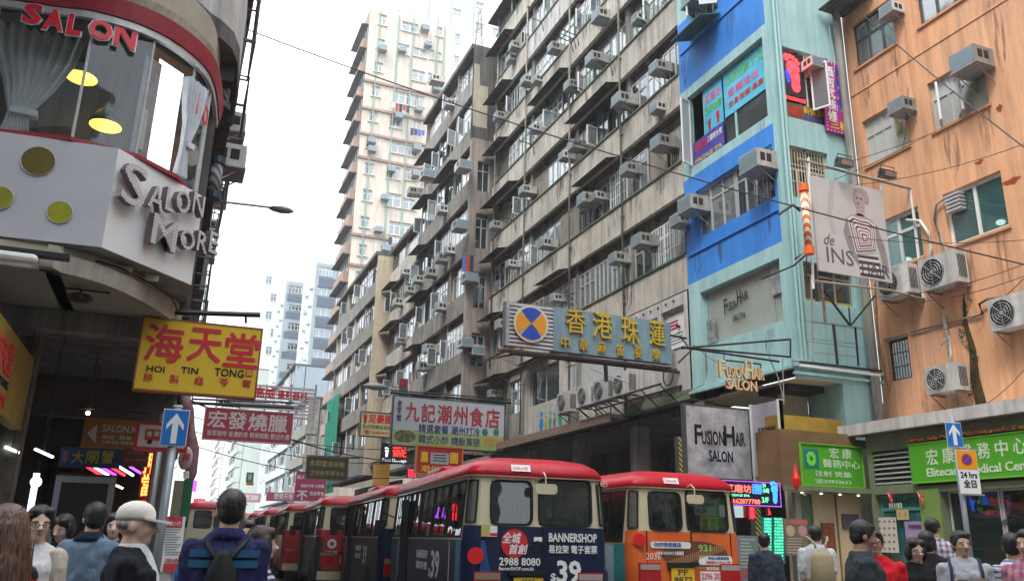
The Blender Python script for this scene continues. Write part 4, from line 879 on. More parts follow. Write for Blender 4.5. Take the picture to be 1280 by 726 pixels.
# slab of the floor above, projecting, dark underneath, and its white upstand
EAVE = smoothpts([Vector((-6.8, 8.0, 0)), Vector((-3, 8.05, 0)), Vector((-1.3, 8.35, 0)), onZ(245, 0, 8.0), onZ(300, 62, 8.0), Vector((.2, 14, 0))], 4)
mb = MB(); B_ = [Vector((p.x - .2 if i < 3 else p.x - 3.5, 18, 0)) for i, p in enumerate(EAVE)]
mb.rings([[Vector((p.x, p.y, 7.76)), Vector((-7, 16, 7.76)), Vector((-7, 16, 8.0)), Vector((p.x, p.y, 8.0))] for p in EAVE]); mb.build('floor_slab', concd, sal)
for k in range(2):
    z = 8.01 + k * 3.0
    rr = []
    sweep(EAVE, [(-.12, z), (.0, z), (.0, z + 1.0), (-.12, z + 1.0)], 'balcony_front', concp if k == 0 else concp)
    MB().box(-7, -.9, 9.8, 9.9, z + 1.0, z + 3).build('upper_wall', conc2, sal)
# frontal body behind the windows: salon room
MB().box(-7, -.25, 13.0, 13.1, 4.2, 7.3).build('room_wall', M('salon_room', (.10, .075, .055), .8, var=.6, vscale=1.1), sal)
MB().poly([(-7, 9.3, 7.3), (-1.5, 9.3, 7.3), (-.4, 10, 7.3), (-.15, 10.4, 7.3), (-.15, 13, 7.3), (-7, 13, 7.3)]).build('room_ceiling', M('salon_ceiling', (.10, .09, .08), .8, var=.4), sal)
MB().poly([(-7, 9.1, 4.32), (-1.0, 9.15, 4.32), (-.1, 10.1, 4.32), (-.1, 13, 4.32), (-7, 13, 4.32)]).build('room_floor', shopd, sal)
for k in range(4): MB().box(-1.9 - k * .9, -1.86 - k * .9, 12.9, 12.99, 4.4, 7.2).build('room_pilaster', M('wood_dark', (.12, .06, .03), .5), sal)
sg = thing('window_lettering', 'big red SALON letters with white outline stuck on the curved salon window', 'lettering', (0, 0, 0))
redl = M('red_letter', (.78, .008, .035), .45); whl = M('white_letter', (.8, .8, .8), .45)
chars = [('S', 28, 53, 9, 34), ('A', 54, 80, 16, 42), ('L', 84, 102, 22, 48), ('O', 107, 138, 28, 53), ('N', 139, 167, 34, 63)]
for ch, x0, x1, y0, y1 in chars:
    # glass plane between RIM[1] and RIM[3]
    i = 1 if x1 < 110 else 2
    a, b = RIM[i], RIM[i + 1]; F, L = seg_frame(Vector((a.x, a.y, 0)), Vector((b.x, b.y, 0))); n = Vector((F[0][1], F[1][1], 0))
    def hit(x, y): dd = ray(x, y); return F.inverted() @ (CPOS + dd * ((a - CPOS).dot(n) / dd.dot(n)))
    p = hit(x0, y1); q = hit(x1, y1); r = hit(x0, y0)
    w, h = q.x - p.x, abs(r.z - p.z); zb = (p.z + q.z) / 2
    for m, dy, gr in ((whl, -.05, .028), (redl, -.065, .0)):
        o = letters(sg, ch, p.x - gr / 2, zb - gr / 2, w + gr, h + gr, m, dy, .004, bold=.055 if gr else .04, name='letter'); o.matrix_basis = F
for x, y, w, h, ch in ((248, 100, 9, 22, 'O'), (240, 92, 8, 18, 'N')):
    a, b = RIM[4], RIM[5]; F, L = seg_frame(Vector((a.x, a.y, 0)), Vector((b.x, b.y, 0))); o = letters(sg, ch, L * (.15 if ch == 'N' else .55), 6.35, .18, .28, redl, -.05, .004, .02, name='letter'); o.matrix_basis = F
# curtains, posters, lamps of the salon
greyc = M('grey_silk', (.78, .82, .88), .45, var=.25, vscale=6)
def drape(nm, label, cx, cy, ztop, ztie, zbot, w1, w2, rz, seed):
    t = thing(nm, label, 'curtain', (cx, cy, 0), rz); mb = MB(); n = 40; rr = []
    for z, w in ((ztop, w1), ((ztop*2 + ztie)/3, w1 * .86), ((ztop + 2*ztie)/3, w1 * .55), (ztie, w2), (ztie - .12, w2 * 1.1), (zbot, w2 * 1.8)):
        rr.append([Vector((w * (i / n - .5) + (.0 if z > ztie else -.05), .05 * math.sin(i * 1.35 + seed) * (w / w1 + .3), z)) for i in range(n + 1)])
    mb.rings(rr, cap=False, closed=False); mb.build('cloth', greyc, t, smooth=True); MB().box(-w2 * .6, w2 * .6, -.06, .06, ztie - .03, ztie + .04).build('tie_band', greyc, t); return t
c1 = onZ(60, 40, 6.8); drape('curtain', 'grey silk curtain tied back at the left of the salon window', c1.x - .12, c1.y + .28, 6.95, 5.9, 5.45, .95, .22, .05, 0)
c2 = onZ(250, 150, 6.2); drape('curtain', 'pale curtain tied back at the right edge of the curved salon window', -.28, 9.78, 6.75, 5.9, 5.5, .35, .1, .9, 2)
def onseg(px, py, i, off):
    a, b = RIM[i], RIM[i + 1]; F, L = seg_frame(Vector((a.x, a.y, 0)), Vector((b.x, b.y, 0))); n = Vector((F[0][1], F[1][1], 0)); dd = ray(px, py); a2 = a + n * off; return F.inverted() @ (CPOS + dd * ((a2 - CPOS).dot(n) / dd.dot(n))), F
pt = thing('salon_poster', 'blue grey hair model poster standing inside the curved salon window', 'poster', (0, 0, 0))
p, F = onseg(172, 185, 3, .1); q, F = onseg(202, 195, 3, .1); r, F = onseg(190, 70, 3, .1)
o = MB().box(.0, .235, .1, .11, 5.45, 6.75).build('sheet', M('poster_bluegrey', (.16, .19, .27), .4, var=.7, vscale=4, col2=(.32, .38, .46)), pt); o.matrix_basis = F
o = MB().box(.08, .15, .085, .095, 5.6, 6.1).build('figure_print', M('dress_print', (.5, .55, .62), .5), pt); o.matrix_basis = F
bl = thing('window_blind', 'white roller blind with a painted glow inside the curved salon window', 'blind', (0, 0, 0))
p, F = onseg(206, 190, 3, .16); q, F = onseg(236, 205, 3, .16)
o = MB().box(.245, .62, .16, .17, 5.45, 6.85).build('sheet', M('blind_painted_glow', (.9, .92, .95), .6, emit=1.3), bl); o.matrix_basis = F  # window glow put in as emission; the blind itself is no lamp
lampy = M('lamp_yellow', (1, .62, .06), .4, emit=2.6)
for (x, y, Y), lb in (((102, 97, 10.3), 'yellow lit pendant lamp in the salon, upper of the pair'), ((132, 157, 10.1), 'yellow lit pendant lamp in the salon, lower of the pair near the white bowl')):
    p = onY(x, y, Y); t = thing('pendant_lamp', lb, 'lamp', tuple(p), 0, 'salon pendant lamps'); mb = MB(); R = .19
    mb.rings([[Vector((r * math.cos(2*PI*i/20), r * math.sin(2*PI*i/20), z)) for i in range(20)] for r, z in ((R, 0), (R * .95, .06), (R * .6, .16), (R * .25, .22))]); mb.build('lamp_shade', blackm, t, smooth=True)
    MB().disc((0, 0, -.004), (0, 0, -1), R * .93, 20, 0, .01).build('diffuser', lampy, t); MB().tube([(0, 0, .2), (0, 0, 7.29 - p.z)], .008, 4).build('cord', blackm, t)
p = onY(138, 172, 9.6); t = thing('white_bowl', 'white rounded bowl edge on the sill inside the salon window', 'bowl', (p.x, p.y, 5.45)); mb = MB(); mb.rings([[Vector((r * math.cos(2*PI*i/16), r * math.sin(2*PI*i/16), z)) for i in range(16)] for r, z in ((.06, 0), (.13, .05), (.15, .12), (.13, .13))]); mb.build('bowl', whitef, t, smooth=True)

# raised letters SALON MORE on the white fascia
ls = thing('letter_sign', 'raised silver bulb lettering Salon More on the white corner fascia', 'sign', (0, 0, 0))
silver = M('letter_face', (.50, .49, .52), .35, .2, var=.15, vscale=50, bump=.5, bscale=120); lside = M('letter_side', (.20, .14, .15), .35, .6)
bulbm = M('letter_bulb', (.8, .8, .82), .3)
def onB(x, y): n = Vector((FB[0][1], FB[1][1], 0)); d = ray(x, y); return FB.inverted() @ (CPOS + d * ((P1 - CPOS).dot(n) / d.dot(n)))
for ch, x0, x1, yt, yb in (('S', 137, 168, 202, 258), ('A', 172, 192, 232, 263), ('L', 194, 205, 235, 265), ('O', 207, 225, 238, 267), ('N', 228, 243, 242, 270),
                           ('M', 175, 208, 271, 311), ('O', 212, 231, 287, 313), ('R', 234, 247, 290, 316), ('E', 249, 261, 290, 318)):
    a = onB((x0), yb); b = onB(x1, yb); c = onB(x0, yt)
    zc = (a.z + b.z) / 2; h = (c.z - a.z); w = b.x - a.x
    o = letters(ls, ch, a.x, zc, w, h, lside, -.05, .035, bold=.015, name='letter'); o.matrix_basis = FB
    o2 = letters(o, ch, a.x, zc, w, h, silver, -.125, .003, bold=.01, name='letter_face')
    V, Fc, _ = text_mesh(ch, .003, .0)
    bm_ = MB(); seen = set()
    cu = bpy.data.curves.new('t', 'FONT'); cu.body = ch; cu.resolution_u = 6; ob_ = bpy.data.objects.new('t', cu); me_ = bpy.data.meshes.new_from_object(ob_)
    PX_ = [(v.co.x, v.co.y) for v in me_.vertices]; xs0 = min(p[0] for p in PX_); xs1 = max(p[0] for p in PX_); ys0 = min(p[1] for p in PX_); ys1 = max(p[1] for p in PX_); cxm, cym = (xs0 + xs1) / 2, (ys0 + ys1) / 2
    # bulbs along a grid inside the letter face
    from mathutils.bvhtree import BVHTree
    tree = BVHTree.FromPolygons([(v.co.x, v.co.y, 0) for v in me_.vertices], [tuple(f.vertices) for f in me_.polygons])
    stp = .035
    sx_, sz_ = w / (xs1 - xs0), h / (ys1 - ys0); nx, nz = int(w / stp), int(h / stp)
    for i in range(nx + 1):
        for j in range(nz + 1):
            u, v = xs0 + (i + .5) / (nx + 1) * (xs1 - xs0), ys0 + (j + .5) / (nz + 1) * (ys1 - ys0)
            hit = tree.ray_cast(Vector((u, v, 1)), Vector((0, 0, -1)))
            if hit[0] is not None:
                X_, Z_ = a.x + (u - xs0) * sx_, zc + (v - ys0) * sz_; q = .009
                bm_.poly([(X_ - q, -.132, Z_ - q), (X_ + q, -.132, Z_ - q), (X_ + q, -.132, Z_ + q), (X_ - q, -.132, Z_ + q)]); k0 = len(bm_.v)
    bpy.data.objects.remove(ob_); bpy.data.curves.remove(cu); bpy.data.meshes.remove(me_)
    if bm_.v: tag(bm_.build('bulbs', bulbm, o, fix=False), kind='stuff')

# curved canopy below the fascia
LIP = smoothpts([Vector((-7.4, 9.0, 0)), onZ(0, 318, 4.08), onZ(55, 324, 4.08), onZ(130, 343, 4.08), onZ(190, 372, 4.08), onZ(226, 398, 4.08)], 5)
sweep(LIP, [(-.1, 3.98), (.0, 3.98), (.02, 4.16), (-.1, 4.16)], 'canopy_lip', dirtywhite)
mb = MB(); mb.rings([[Vector((p.x, p.y + .05, 4.0)), Vector((p.x * 1.0 - (.0 if p.x > -.3 else .0), max(p.y + .1, 12.0 if p.x < -.3 else 12.0), 4.0)), Vector((p.x, 12.0, 4.28)), Vector((p.x, p.y + .12, 4.28))] for p in LIP]); mb.build('canopy_soffit', soffm, sal)
mb = MB(); mb.poly([(p.x, p.y, 4.29) for p in (PL, P1, P2)] + [(-.1, 12, 4.29), (-7.4, 12, 4.29)]); mb.build('fascia_underside', dirtywhite, sal)
cb = MB(); cb.tube([onZ(0, 312, 4.22), onZ(60, 318, 4.22), onZ(125, 327, 4.22), onZ(150, 335, 4.2), onZ(185, 352, 4.2), onZ(215, 372, 4.15), onZ(224, 392, 4.1)], .012, 5); cb.build('cable', blackp, sal)
for x, y in ((157, 335), (190, 346)): p = onZ(x, y, 4.25); MB().box(p.x - .07, p.x + .07, p.y - .03, p.y + .03, 4.2, 4.27).build('junction_box', M('old_beige_plastic', (.42, .38, .26), .7), sal)
# floodlight and tube light on the soffit
p = onZ(100, 370, 3.9); fl = thing('floodlight', 'small black floodlight under the curved canopy of the salon corner', 'lamp', (p.x, p.y, 3.88)); MB().ellip((0, 0, 0), (.13, .10, .055), 12, 8).build('lamp_head', blackm, fl); MB().tube([(-.2, 0, .09), (.28, 0, .09)], .01, 4).build('arm', blackm, fl); MB().tube([(0, 0, .03), (0, 0, .1)], .012, 4).build('stem', blackm, fl)
p = onZ(12, 328, 3.95); tl = thing('tube_light', 'white plastic tube light housing at the left end of the curved canopy', 'lamp', (p.x, p.y - .1, 3.98)); MB().capsule((-1.4, 0, 0), (.2, 0, 0), .05, .05, 10).build('housing', M('milky_plastic', (.72, .72, .70), .4), tl); MB().box(-1.4, .5, .0, .12, .05, .1).build('bracket', blackm, tl)
# beam, arcade ceiling, columns and shops under the building
darkw = M('arcade_wall', (.10, .09, .08), .85, var=.5, vscale=1.2)
MB().box(-7.4, .0, 10.75, 11.0, 3.75, 3.99).build('arcade_beam', conc2, sal); MB().box(-7.4, -.0, 11.0, 60, 3.96, 4.1).build('arcade_ceiling', concd, sal)
MB().box(-7.4, -.2, 15.3, 15.6, 3.3, 3.95).build('arcade_beam', darkw, sal); MB().box(-7.4, -.2, 21, 21.3, 3.2, 3.95).build('arcade_beam', darkw, sal)
MB().box(-3.6, -3.5, 9.6, 60, .13, 4.1).build('shop_wall', darkw, sal); MB().box(-8, -2.35, 9.55, 9.7, .13, 4.0).build('shop_wall', M('green_marble', (.04, .06, .055), .3, var=.5, vscale=2), sal)
MB().box(-3.6, 0, 30, 30.2, .13, 4).build('shop_wall', shopd, sal)
for y in (16.2, 21.5, 27): MB().box(-.42, -.02, y, y + .45, .13, 3.95).build('column', darkw, sal)
p = onY(62, 560, 10.9); MB().box(-1.95, -1.6, 11.0, 11.3, .13, 3.7).build('column', M('rough_column', (.19, .16, .13), .9, var=.6, vscale=6), sal)
# shop windows and goods along the arcade, lit
for k in range(5):
    y = 10.2 + k * 3.6; o = MB().box(-3.49, -3.45, y, y + 3.2, .3, 2.9).build('shop_display', M('display%d' % (k % 3), [(.20, .15, .10), (.10, .13, .13), (.18, .10, .07)][k % 3], .6, var=.8, vscale=3.5, col2=(.02, .02, .02)), sal)
dw = M('door_white', (.25, .26, .26), .5); p = onY(68, 600, 11.6)
dr = thing('shop_doorway', 'grey framed glass shop door behind the woman in the cream cardigan', 'door', (onY(66, 620, 12.2).x, 12.2, .13)); 
for a, b, c, d in ((0, .07, 0, 2.05), (.62, .69, 0, 2.05), (.07, .62, 1.97, 2.05)): MB().box(a, b, 0, .07, c, d).build('frame', dw, dr)
MB().box(.07, .62, .02, .03, 0, 1.97).build('pane', g_shop, dr); MB().box(.0, .69, .3, .34, 0, 2.1).build('shelf_back', M('display1b', (.22, .14, .11), .6, var=.8, vscale=6, col2=(.03, .03, .03)), dr)
# lights in the arcade
wl = M('arcade_lamp', (.85, 1, .92), .4, emit=4); warm = M('warm_bulb', (1, .75, .45), .4, emit=6); neo = M('neon_orange', (1, .16, .03), .4, emit=3.5); neor = M('neon_redpink', (1, .02, .04), .4, emit=2.5); neov = M('neon_violet', (.35, .05, .9), .4, emit=2); neow = M('neon_white', (.8, .85, 1), .4, emit=3)
def lampat(x, y, Y, m, sz, label, ln=0):
    p = onY(x, y, Y); t = thing('shop_lamp', label, 'lamp', tuple(p)); 
    if ln: MB().box(-ln / 2, ln / 2, -.02, .02, -.012, .012).build('tube', m, t).rotation_euler = (0, .35, .4)
    else: MB().ellip((0, 0, 0), (sz, sz, sz), 10, 6).build('bulb', m, t)
    MB().tube([(0, 0, .02), (0, 0, max(.1, 3.95 - p.z))], .008, 4).build('cord', blackm, t)
lampat(55, 566, 12, wl, .03, 'slanting white tube lamp in the dark arcade left of the blue banner', .24)
lampat(15, 562, 11, wl, .03, 'small white tube lamp at the far left of the dark arcade', .16)
lampat(45, 602, 13, wl, .07, 'round white lamp in the arcade above the woman in the cream cardigan')
lampat(110, 516, 13, warm, .03, 'tiny bulb above the orange salon sign')
lampat(100, 602, 14, warm, .035, 'small warm bulb beneath the blue banner')
lampat(140, 604, 16, wl, .03, 'white strip lamp deep in the arcade behind the banner', .4)
lampat(124, 612, 15, warm, .03, 'dim warm bulb deep in the arcade, low down')
for k, (x, m) in enumerate(((118, neor), (127, neow), (136, neov), (147, neor), (158, neow), (172, neov))):
    p = onY(x, 589, 15); t = thing('coloured_tube', ['short red neon tube', 'short white neon tube', 'short violet neon tube'][k % 3] + ' under the blue banner, ' + ('left half of the row' if k < 3 else 'right half of the row'), 'lamp', tuple(p)); MB().capsule((-.12, 0, .07), (.1, 0, -.05), .022, .022, 6).build('tube', m, t)
p = onY(41, 640, 11.8); 
nv = thing('neon_sign', 'narrow vertical orange and red neon sign behind the street pole', 'sign', tuple(onY(186, 592, 13))); MB().box(-.10, .12, .03, .08, -.4, .42).build('box', blackp, nv)
letters(nv, '押當', -.08, -.3, .14, .6, neo, 0, .01, .02, vert=True); MB().tube([(.11, 0, -.38), (.11, 0, .4)], .012, 5).build('tube', neor, nv); MB().tube([(-.1, 0, -.38), (.11, 0, -.38)], .012, 5).build('tube', neor, nv)
mi = thing('light_sign', 'narrow violet white lit panel beside the shop door', 'light', tuple(onY(41, 618, 11.9))); MB().box(-.035, .035, 0, .03, -.26, .26).build('panel', M('lit_violet', (.6, .55, 1), .4, emit=1.6), mi)

# the long run of the left side beyond the salon: slabs, cages, units seen edge on
lb = thing('apartment_block', 'dark left side block seen edge on with projecting slabs, cages and air conditioners', 'building', (0, 10.9, 0), RZL)
LW = 50; mb = MB(); mb.box(0, LW, 0, 7, 4.1, 26); 
rl = random.Random(9)
for fi in range(7):
    z = 4.5 + fi * 3.0; 
    for k in range(9):
        a = k * 5.5; dpt = rl.uniform(.05, .3) if k > 0 else (.15 if fi < 2 else .35)
        if fi == 0 and k == 0: continue
        MB().box(a + .02, a + 5.45, -dpt, .1, z, z + 1.05).build('floor_band', concd if k < 2 else conc2, lb)
        MB().box(a + .3, a + 5.2, -.02, -.001, z + 1.1, z + 2.6).build('window_band', g_dark if k % 2 else darkf, lb)
        for q in range(3):
            if rl.random() < .6:
                x = a + .5 + q * 1.7; cg = MB(); e = -rl.uniform(.25, .5)
                for zz in (z + 1.0, z + 1.7, z + 2.3): cg.tube([(x, 0, zz), (x, e, zz), (x + 1.2, e, zz), (x + 1.2, 0, zz)], .018, 4)
                for u in range(5): cg.tube([(x + u * .3, e, z + 1.0), (x + u * .3, e, z + 2.3)], .013, 4)
                cg.build('window_cage', M('cage_dark', (.12, .12, .12), .7), lb)
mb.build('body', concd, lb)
for i, (x, y) in enumerate([(297, 40), (287, 170), (268, 255), (262, 290), (256, 325), (250, 350), (268, 230), (284, 215)]):
    w = onX(x, y, .3 if i else .45); ac([AC1, AC2][i % 2], (0.0, max(11.5, w.y), w.z), RZL, 'air conditioner on the dark left side block, ' + ORD[i] + ' from the top' , 'air conditioners on the left side block', 1.1)
# white framed window and box at the top of the left silhouette
wb = thing('balcony_window', 'white framed window box projecting at the top of the left side block', 'window', (.0, 12.2, 10.6), RZL); MB().box(0, 1.2, -.55, 0, 0, .7).build('box', concp, wb); window(wb, .0, .7, 1.2, .9, -.55, 2, .4, whitef, g_dark); 
# small black-capped lamps (barber poles) hanging on the salon side
for (x, y, Y), lb_ in (((280, 113, 11.2), 'striped barber pole with black caps on the dark side wall, upper one'), ((269, 224, 11.4), 'striped barber pole with black caps on the dark side wall, lower one')):
    p = onY(x, y, Y); t = thing('barber_pole', lb_, 'barber pole', (p.x + .0, p.y, p.z)); MB().tube([(0, 0, -.22), (0, 0, .22)], .085, 12).build('cylinder', WAVES('barber_dim', (.32, .32, .30), (.10, .09, .12), 'DIAGONAL', 4.5), t, smooth=True)
    for z in (-.3, .22): MB().tube([(0, 0, z), (0, 0, z + .1)], .11, 12).build('cap', M('cap_navy', (.02, .03, .06), .4), t)
# ------------------------------------------------------------------ signs
class Sign:
    """plane 'Y': faces the viewer, plane 'X': right-hand front facing the street, 'L': left-hand front facing the street"""
    def __init__(s, nm, label, cat, pl, d, tl, br, group=None):
        s.pl, s.d = pl, d
        a, b = s.w(*tl), s.w(*br); mx = (tl[0] + br[0]) / 2
        s.root = thing(nm, label, cat, {'Y': (a.x, d, 0), 'X': (d, a.y, 0), 'L': (d, a.y, 0)}[pl], {'Y': 0, 'X': RZR, 'L': RZL}[pl], group); s.o = a
    def w(s, x, y): return onY(x, y, s.d) if s.pl == 'Y' else onX(x, y, s.d)
    def l(s, x, y): p = s.w(x, y); return ({'Y': p.x - s.o.x if hasattr(s, 'o') else 0, 'X': (s.o.y - p.y) if hasattr(s, 'o') else 0, 'L': (p.y - s.o.y) if hasattr(s, 'o') else 0}[s.pl], p.z)
    def rect(s, x0, y0, x1, y1):
        """photo rectangle (centre-line heights at its middle) in local metres"""
        m = (x0 + x1) / 2; c = (y0 + y1) / 2; a = s.l(x0, c)[0]; b = s.l(x1, c)[0]; return a, b, s.l(m, y1)[1], s.l(m, y0)[1]
    def box(s, nm, r, m, y0=0, y1=.03, par=None, g=0):
        a, b, c, d = s.rect(*r) if len(r) == 4 and not isinstance(r, list) else r
        return MB().box(a - g, b + g, y0, y1, c - g, d + g).build(nm, m, par or s.root)
    def loc(s, nm, a, b, c, d, m, y0, y1): return MB().box(a, b, y0, y1, c, d).build(nm, m, s.root)
    def text(s, t, r, m, y=-.002, ext=.003, bold=.01, nm='lettering', vert=False, shear=0):
        a, b, c, d = s.rect(*r); return letters(s.root, t, a, c, b - a, d - c, m, y, ext, bold, shear, nm, vert=vert)
    def frame(s, r, m, w=.04, y0=-.03, y1=.0, nm='frame'):
        a, b, c, d = s.rect(*r); mb = MB(); mb.box(a - w, a, y0, y1, c - w, d + w); mb.box(b, b + w, y0, y1, c - w, d + w); mb.box(a, b, y0, y1, d, d + w); mb.box(a, b, y0, y1, c - w, c); return mb.build(nm, m, s.root)
    def line(s, nm, pts, r, m, y=0, n=5):
        mb = MB(); mb.tube([(s.l(*p)[0], y, s.l(*p)[1]) for p in pts], r, n); return mb.build(nm, m, s.root)
black_t = M('ink_black', (.012, .012, .014), .6)
# --- Hoi Tin Tong
yel = M('sign_yellow', (.80, .53, .02), .5, var=.08, vscale=3); rdl = M('sign_red_print', (.60, .015, .03), .5)
S = Sign('hanging_sign', 'big yellow hanging sign with red characters 海天堂 and HOI TIN TONG', 'sign', 'Y', 10.6, (173, 399), (323, 491))
R = (173, 404, 323, 491); S.box('board', R, yel, 0, .16); S.frame(R, M('sign_edge', (.30, .08, .02), .5), .02, -.006, .165)
for ch, r in (('海', (182, 406, 229, 452)), ('天', (236, 411, 277, 452)), ('堂', (281, 417, 323, 459))): S.text(ch, r, rdl, bold=.02)
for ch, r in (('HOI', (183, 457, 206, 465)), ('TIN', (226, 459, 248, 467)), ('TONG', (268, 461, 305, 471))): S.text(ch, r, black_t, bold=.015)
S.box('seal', (307, 461, 316, 471), rdl, -.006, -.001); S.text('製', (308, 462, 315, 470), yel, -.006)
for ch, x, y in (('鮮', 179, 466), ('製', 212, 468), ('龜', 243, 470), ('苓', 274, 472), ('膏', 302, 474)): S.text(ch, (x, y, x + 12, y + 11), rdl, bold=.0)
S.line('hanger_beam', [(146, 386), (326, 392)], .035, blackm, .08); 
for x in (190, 308): S.line('hanger', [(x, 390), (x, 402)], .015, blackm, .08)
# --- dim one on the left shop front
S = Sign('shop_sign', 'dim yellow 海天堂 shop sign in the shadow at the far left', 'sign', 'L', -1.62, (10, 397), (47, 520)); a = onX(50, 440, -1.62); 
MB().box(-1.0, a.y - S.o.y, 0, .12, 2.6, 3.42).build('board', M('sign_shaded_yellow', (.36, .25, .04), .6, var=.3, vscale=3), S.root);  # shade under the canopy is put into this darker yellow
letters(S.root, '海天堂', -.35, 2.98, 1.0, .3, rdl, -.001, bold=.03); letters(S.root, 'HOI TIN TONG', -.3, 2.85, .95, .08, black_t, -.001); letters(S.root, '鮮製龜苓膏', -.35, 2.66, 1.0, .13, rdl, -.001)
# --- one-way sign and pole
polem = M('galvanised_pole', (.30, .33, .37), .45, .5, var=.15, vscale=6); sblue = M('sign_blue', (.012, .16, .55), .35); swhite = M('sign_white', (.80, .81, .82), .4)
def arrow(mb, x, z, w, h, y):
    P = [(0, 1), (.5, .62), (.5, .44), (.17, .68), (.17, 0), (-.17, 0), (-.17, .68), (-.5, .44), (-.5, .62)]; mb.prism([(x + a * w, y, z + b * h) for a, b in P], (0, -.003, 0))
def oneway(label, Y, r, pole, X=None):
    S = Sign('road_sign', label, 'road sign', 'Y', Y, r[:2], r[2:]); a, b, c, d = S.rect(*r)
    S.box('border', r, swhite, -.055, -.05); S.loc('plate', a + .008, b - .008, c + .01, d - .01, sblue, -.062, -.0551)
    mb = MB(); arrow(mb, (a + b) / 2, c + .07 * (d - c), (b - a) * .66, (d - c) * .82, -.0625); mb.build('arrow', swhite, S.root)
    mb = MB(); x = (a + b) / 2 + pole; mb.tube([(x, 0, .13), (x, 0, d + .03)], .045, 14); mb.build('pole', polem, S.root, smooth=True); MB().disc((x, 0, d + .03), (0, 0, 1), .048, 14, 0, .02).build('cap', swhite, S.root)
    for z in (c + .08, d - .08): MB().box(x - .06, x + .06, -.05, .05, z, z + .03).build('clamp', steel, S.root)
    return S
oneway('blue one-way arrow sign on the grey pole left of the backpack man', 9.5, (202, 512, 235, 558), .0)
t = thing('street_pole', 'second plain grey pole in the shade behind the one-way sign', 'pole', (onY(192, 600, 12).x, 12, .13)); MB().tube([(0, 0, 0), (0, 0, 2.7)], .055, 12).build('pole', polem, t, smooth=True); MB().tube([(-.02, -.06, 1.2), (-.02, -.06, 2.9)], .02, 6).build('conduit', rust, t)
t = thing('bamboo_pole', 'thin brown upright pole leaning beside the one-way sign', 'pole', (onY(206, 600, 11.5).x - .02, 11.5, .13)); MB().tube([(0, 0, 0), (.02, 0, 3.0)], .018, 6).build('pole', M('brown_pole', (.24, .17, .10), .7), t)
# --- minibus stop board
S = Sign('notice_board', 'red topped white minibus stop timetable board beside the grey pole', 'notice board', 'Y', 10.0, (205, 645), (229, 714))
S.box('board', (204, 645, 228, 714), swhite, 0, .03); S.box('red_header', (204, 645, 228, 659), M('stop_red', (.55, .04, .05), .5), -.006, -.001); S.box('red_footer', (204, 704, 228, 714), _M['stop_red'], -.006, -.001)
S.text('專線小巴', (206, 651, 226, 657), swhite, -.007); S.text('公共小巴站', (206, 697, 226, 703), rdl)
for k in range(11): S.box('timetable_row', (206, 661 + k * 3.1, 226 - (k % 3) * 3, 662.2 + k * 3.1), M('print_grey', (.25, .25, .28), .6), -.004, -.001)
S.line('post', [(216, 645), (216, 726)], .025, steel, .05)
# --- beige and green box sign
S = Sign('box_sign', 'upright beige and dark green box sign on the kerb beside the poles', 'sign', 'Y', 12.5, (216, 598), (240, 650)); S.box('beige_face', (215, 600, 227, 648), M('dull_beige', (.25, .24, .16), .7), 0, .25); S.box('green_face', (227.3, 598, 239, 650), M('deep_green', (.01, .16, .05), .5, var=.2), 0, .25)
S.line('lamp_cone', [(233, 597), (233, 588)], .04, whitef, .1)
# --- bundled red and white cloth and lantern sign
S = Sign('hanging_banner', 'rolled dark red and white cloth hanging from the arcade edge', 'banner', 'Y', 12.8, (228, 490), (241, 600)); 
mb = MB(); mb.rings([[Vector((S.l(x, y)[0] + w * math.cos(2*PI*i/12) * (1 + .2 * math.sin(i * 3 + y)), .05 + .06 * math.sin(2*PI*i/12), S.l(x, y)[1])) for i in range(12)] for x, y, w in ((231, 488, .06), (233, 510, .09), (238, 540, .07), (240, 560, .09), (239, 590, .08), (238, 606, .02))]); mb.build('cloth', M('dark_red_cloth', (.16, .02, .04), .9, var=.6, vscale=6, col2=(.30, .22, .22)), S.root, smooth=True)
S = Sign('lantern_sign', 'pale oval plastic lantern sign with red characters by the arcade edge', 'sign', 'Y', 12.0, (224, 558), (240, 586)); c_ = S.l(232, 572); mb = MB(); mb.ellip((c_[0], .05, c_[1]), (.09, .05, .16), 14, 8); mb.build('lantern', M('old_pink_white', (.50, .42, .42), .6), S.root, smooth=True); S.text('押', (228, 566, 237, 577), rdl, -.005, bold=.02)
# --- salon arrow sign
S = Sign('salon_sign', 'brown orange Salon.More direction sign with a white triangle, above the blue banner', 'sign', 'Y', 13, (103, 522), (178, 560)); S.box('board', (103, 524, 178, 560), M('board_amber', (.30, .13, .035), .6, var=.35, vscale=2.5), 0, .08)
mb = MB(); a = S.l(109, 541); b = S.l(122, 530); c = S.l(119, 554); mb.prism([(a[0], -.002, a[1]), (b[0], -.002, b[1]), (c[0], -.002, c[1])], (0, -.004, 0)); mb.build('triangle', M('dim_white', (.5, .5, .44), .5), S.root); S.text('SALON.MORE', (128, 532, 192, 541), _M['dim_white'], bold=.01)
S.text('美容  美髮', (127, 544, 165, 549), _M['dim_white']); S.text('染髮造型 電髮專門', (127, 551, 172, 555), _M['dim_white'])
S.line('hanger_beam', [(100, 509), (190, 515)], .02, blackm, .04)
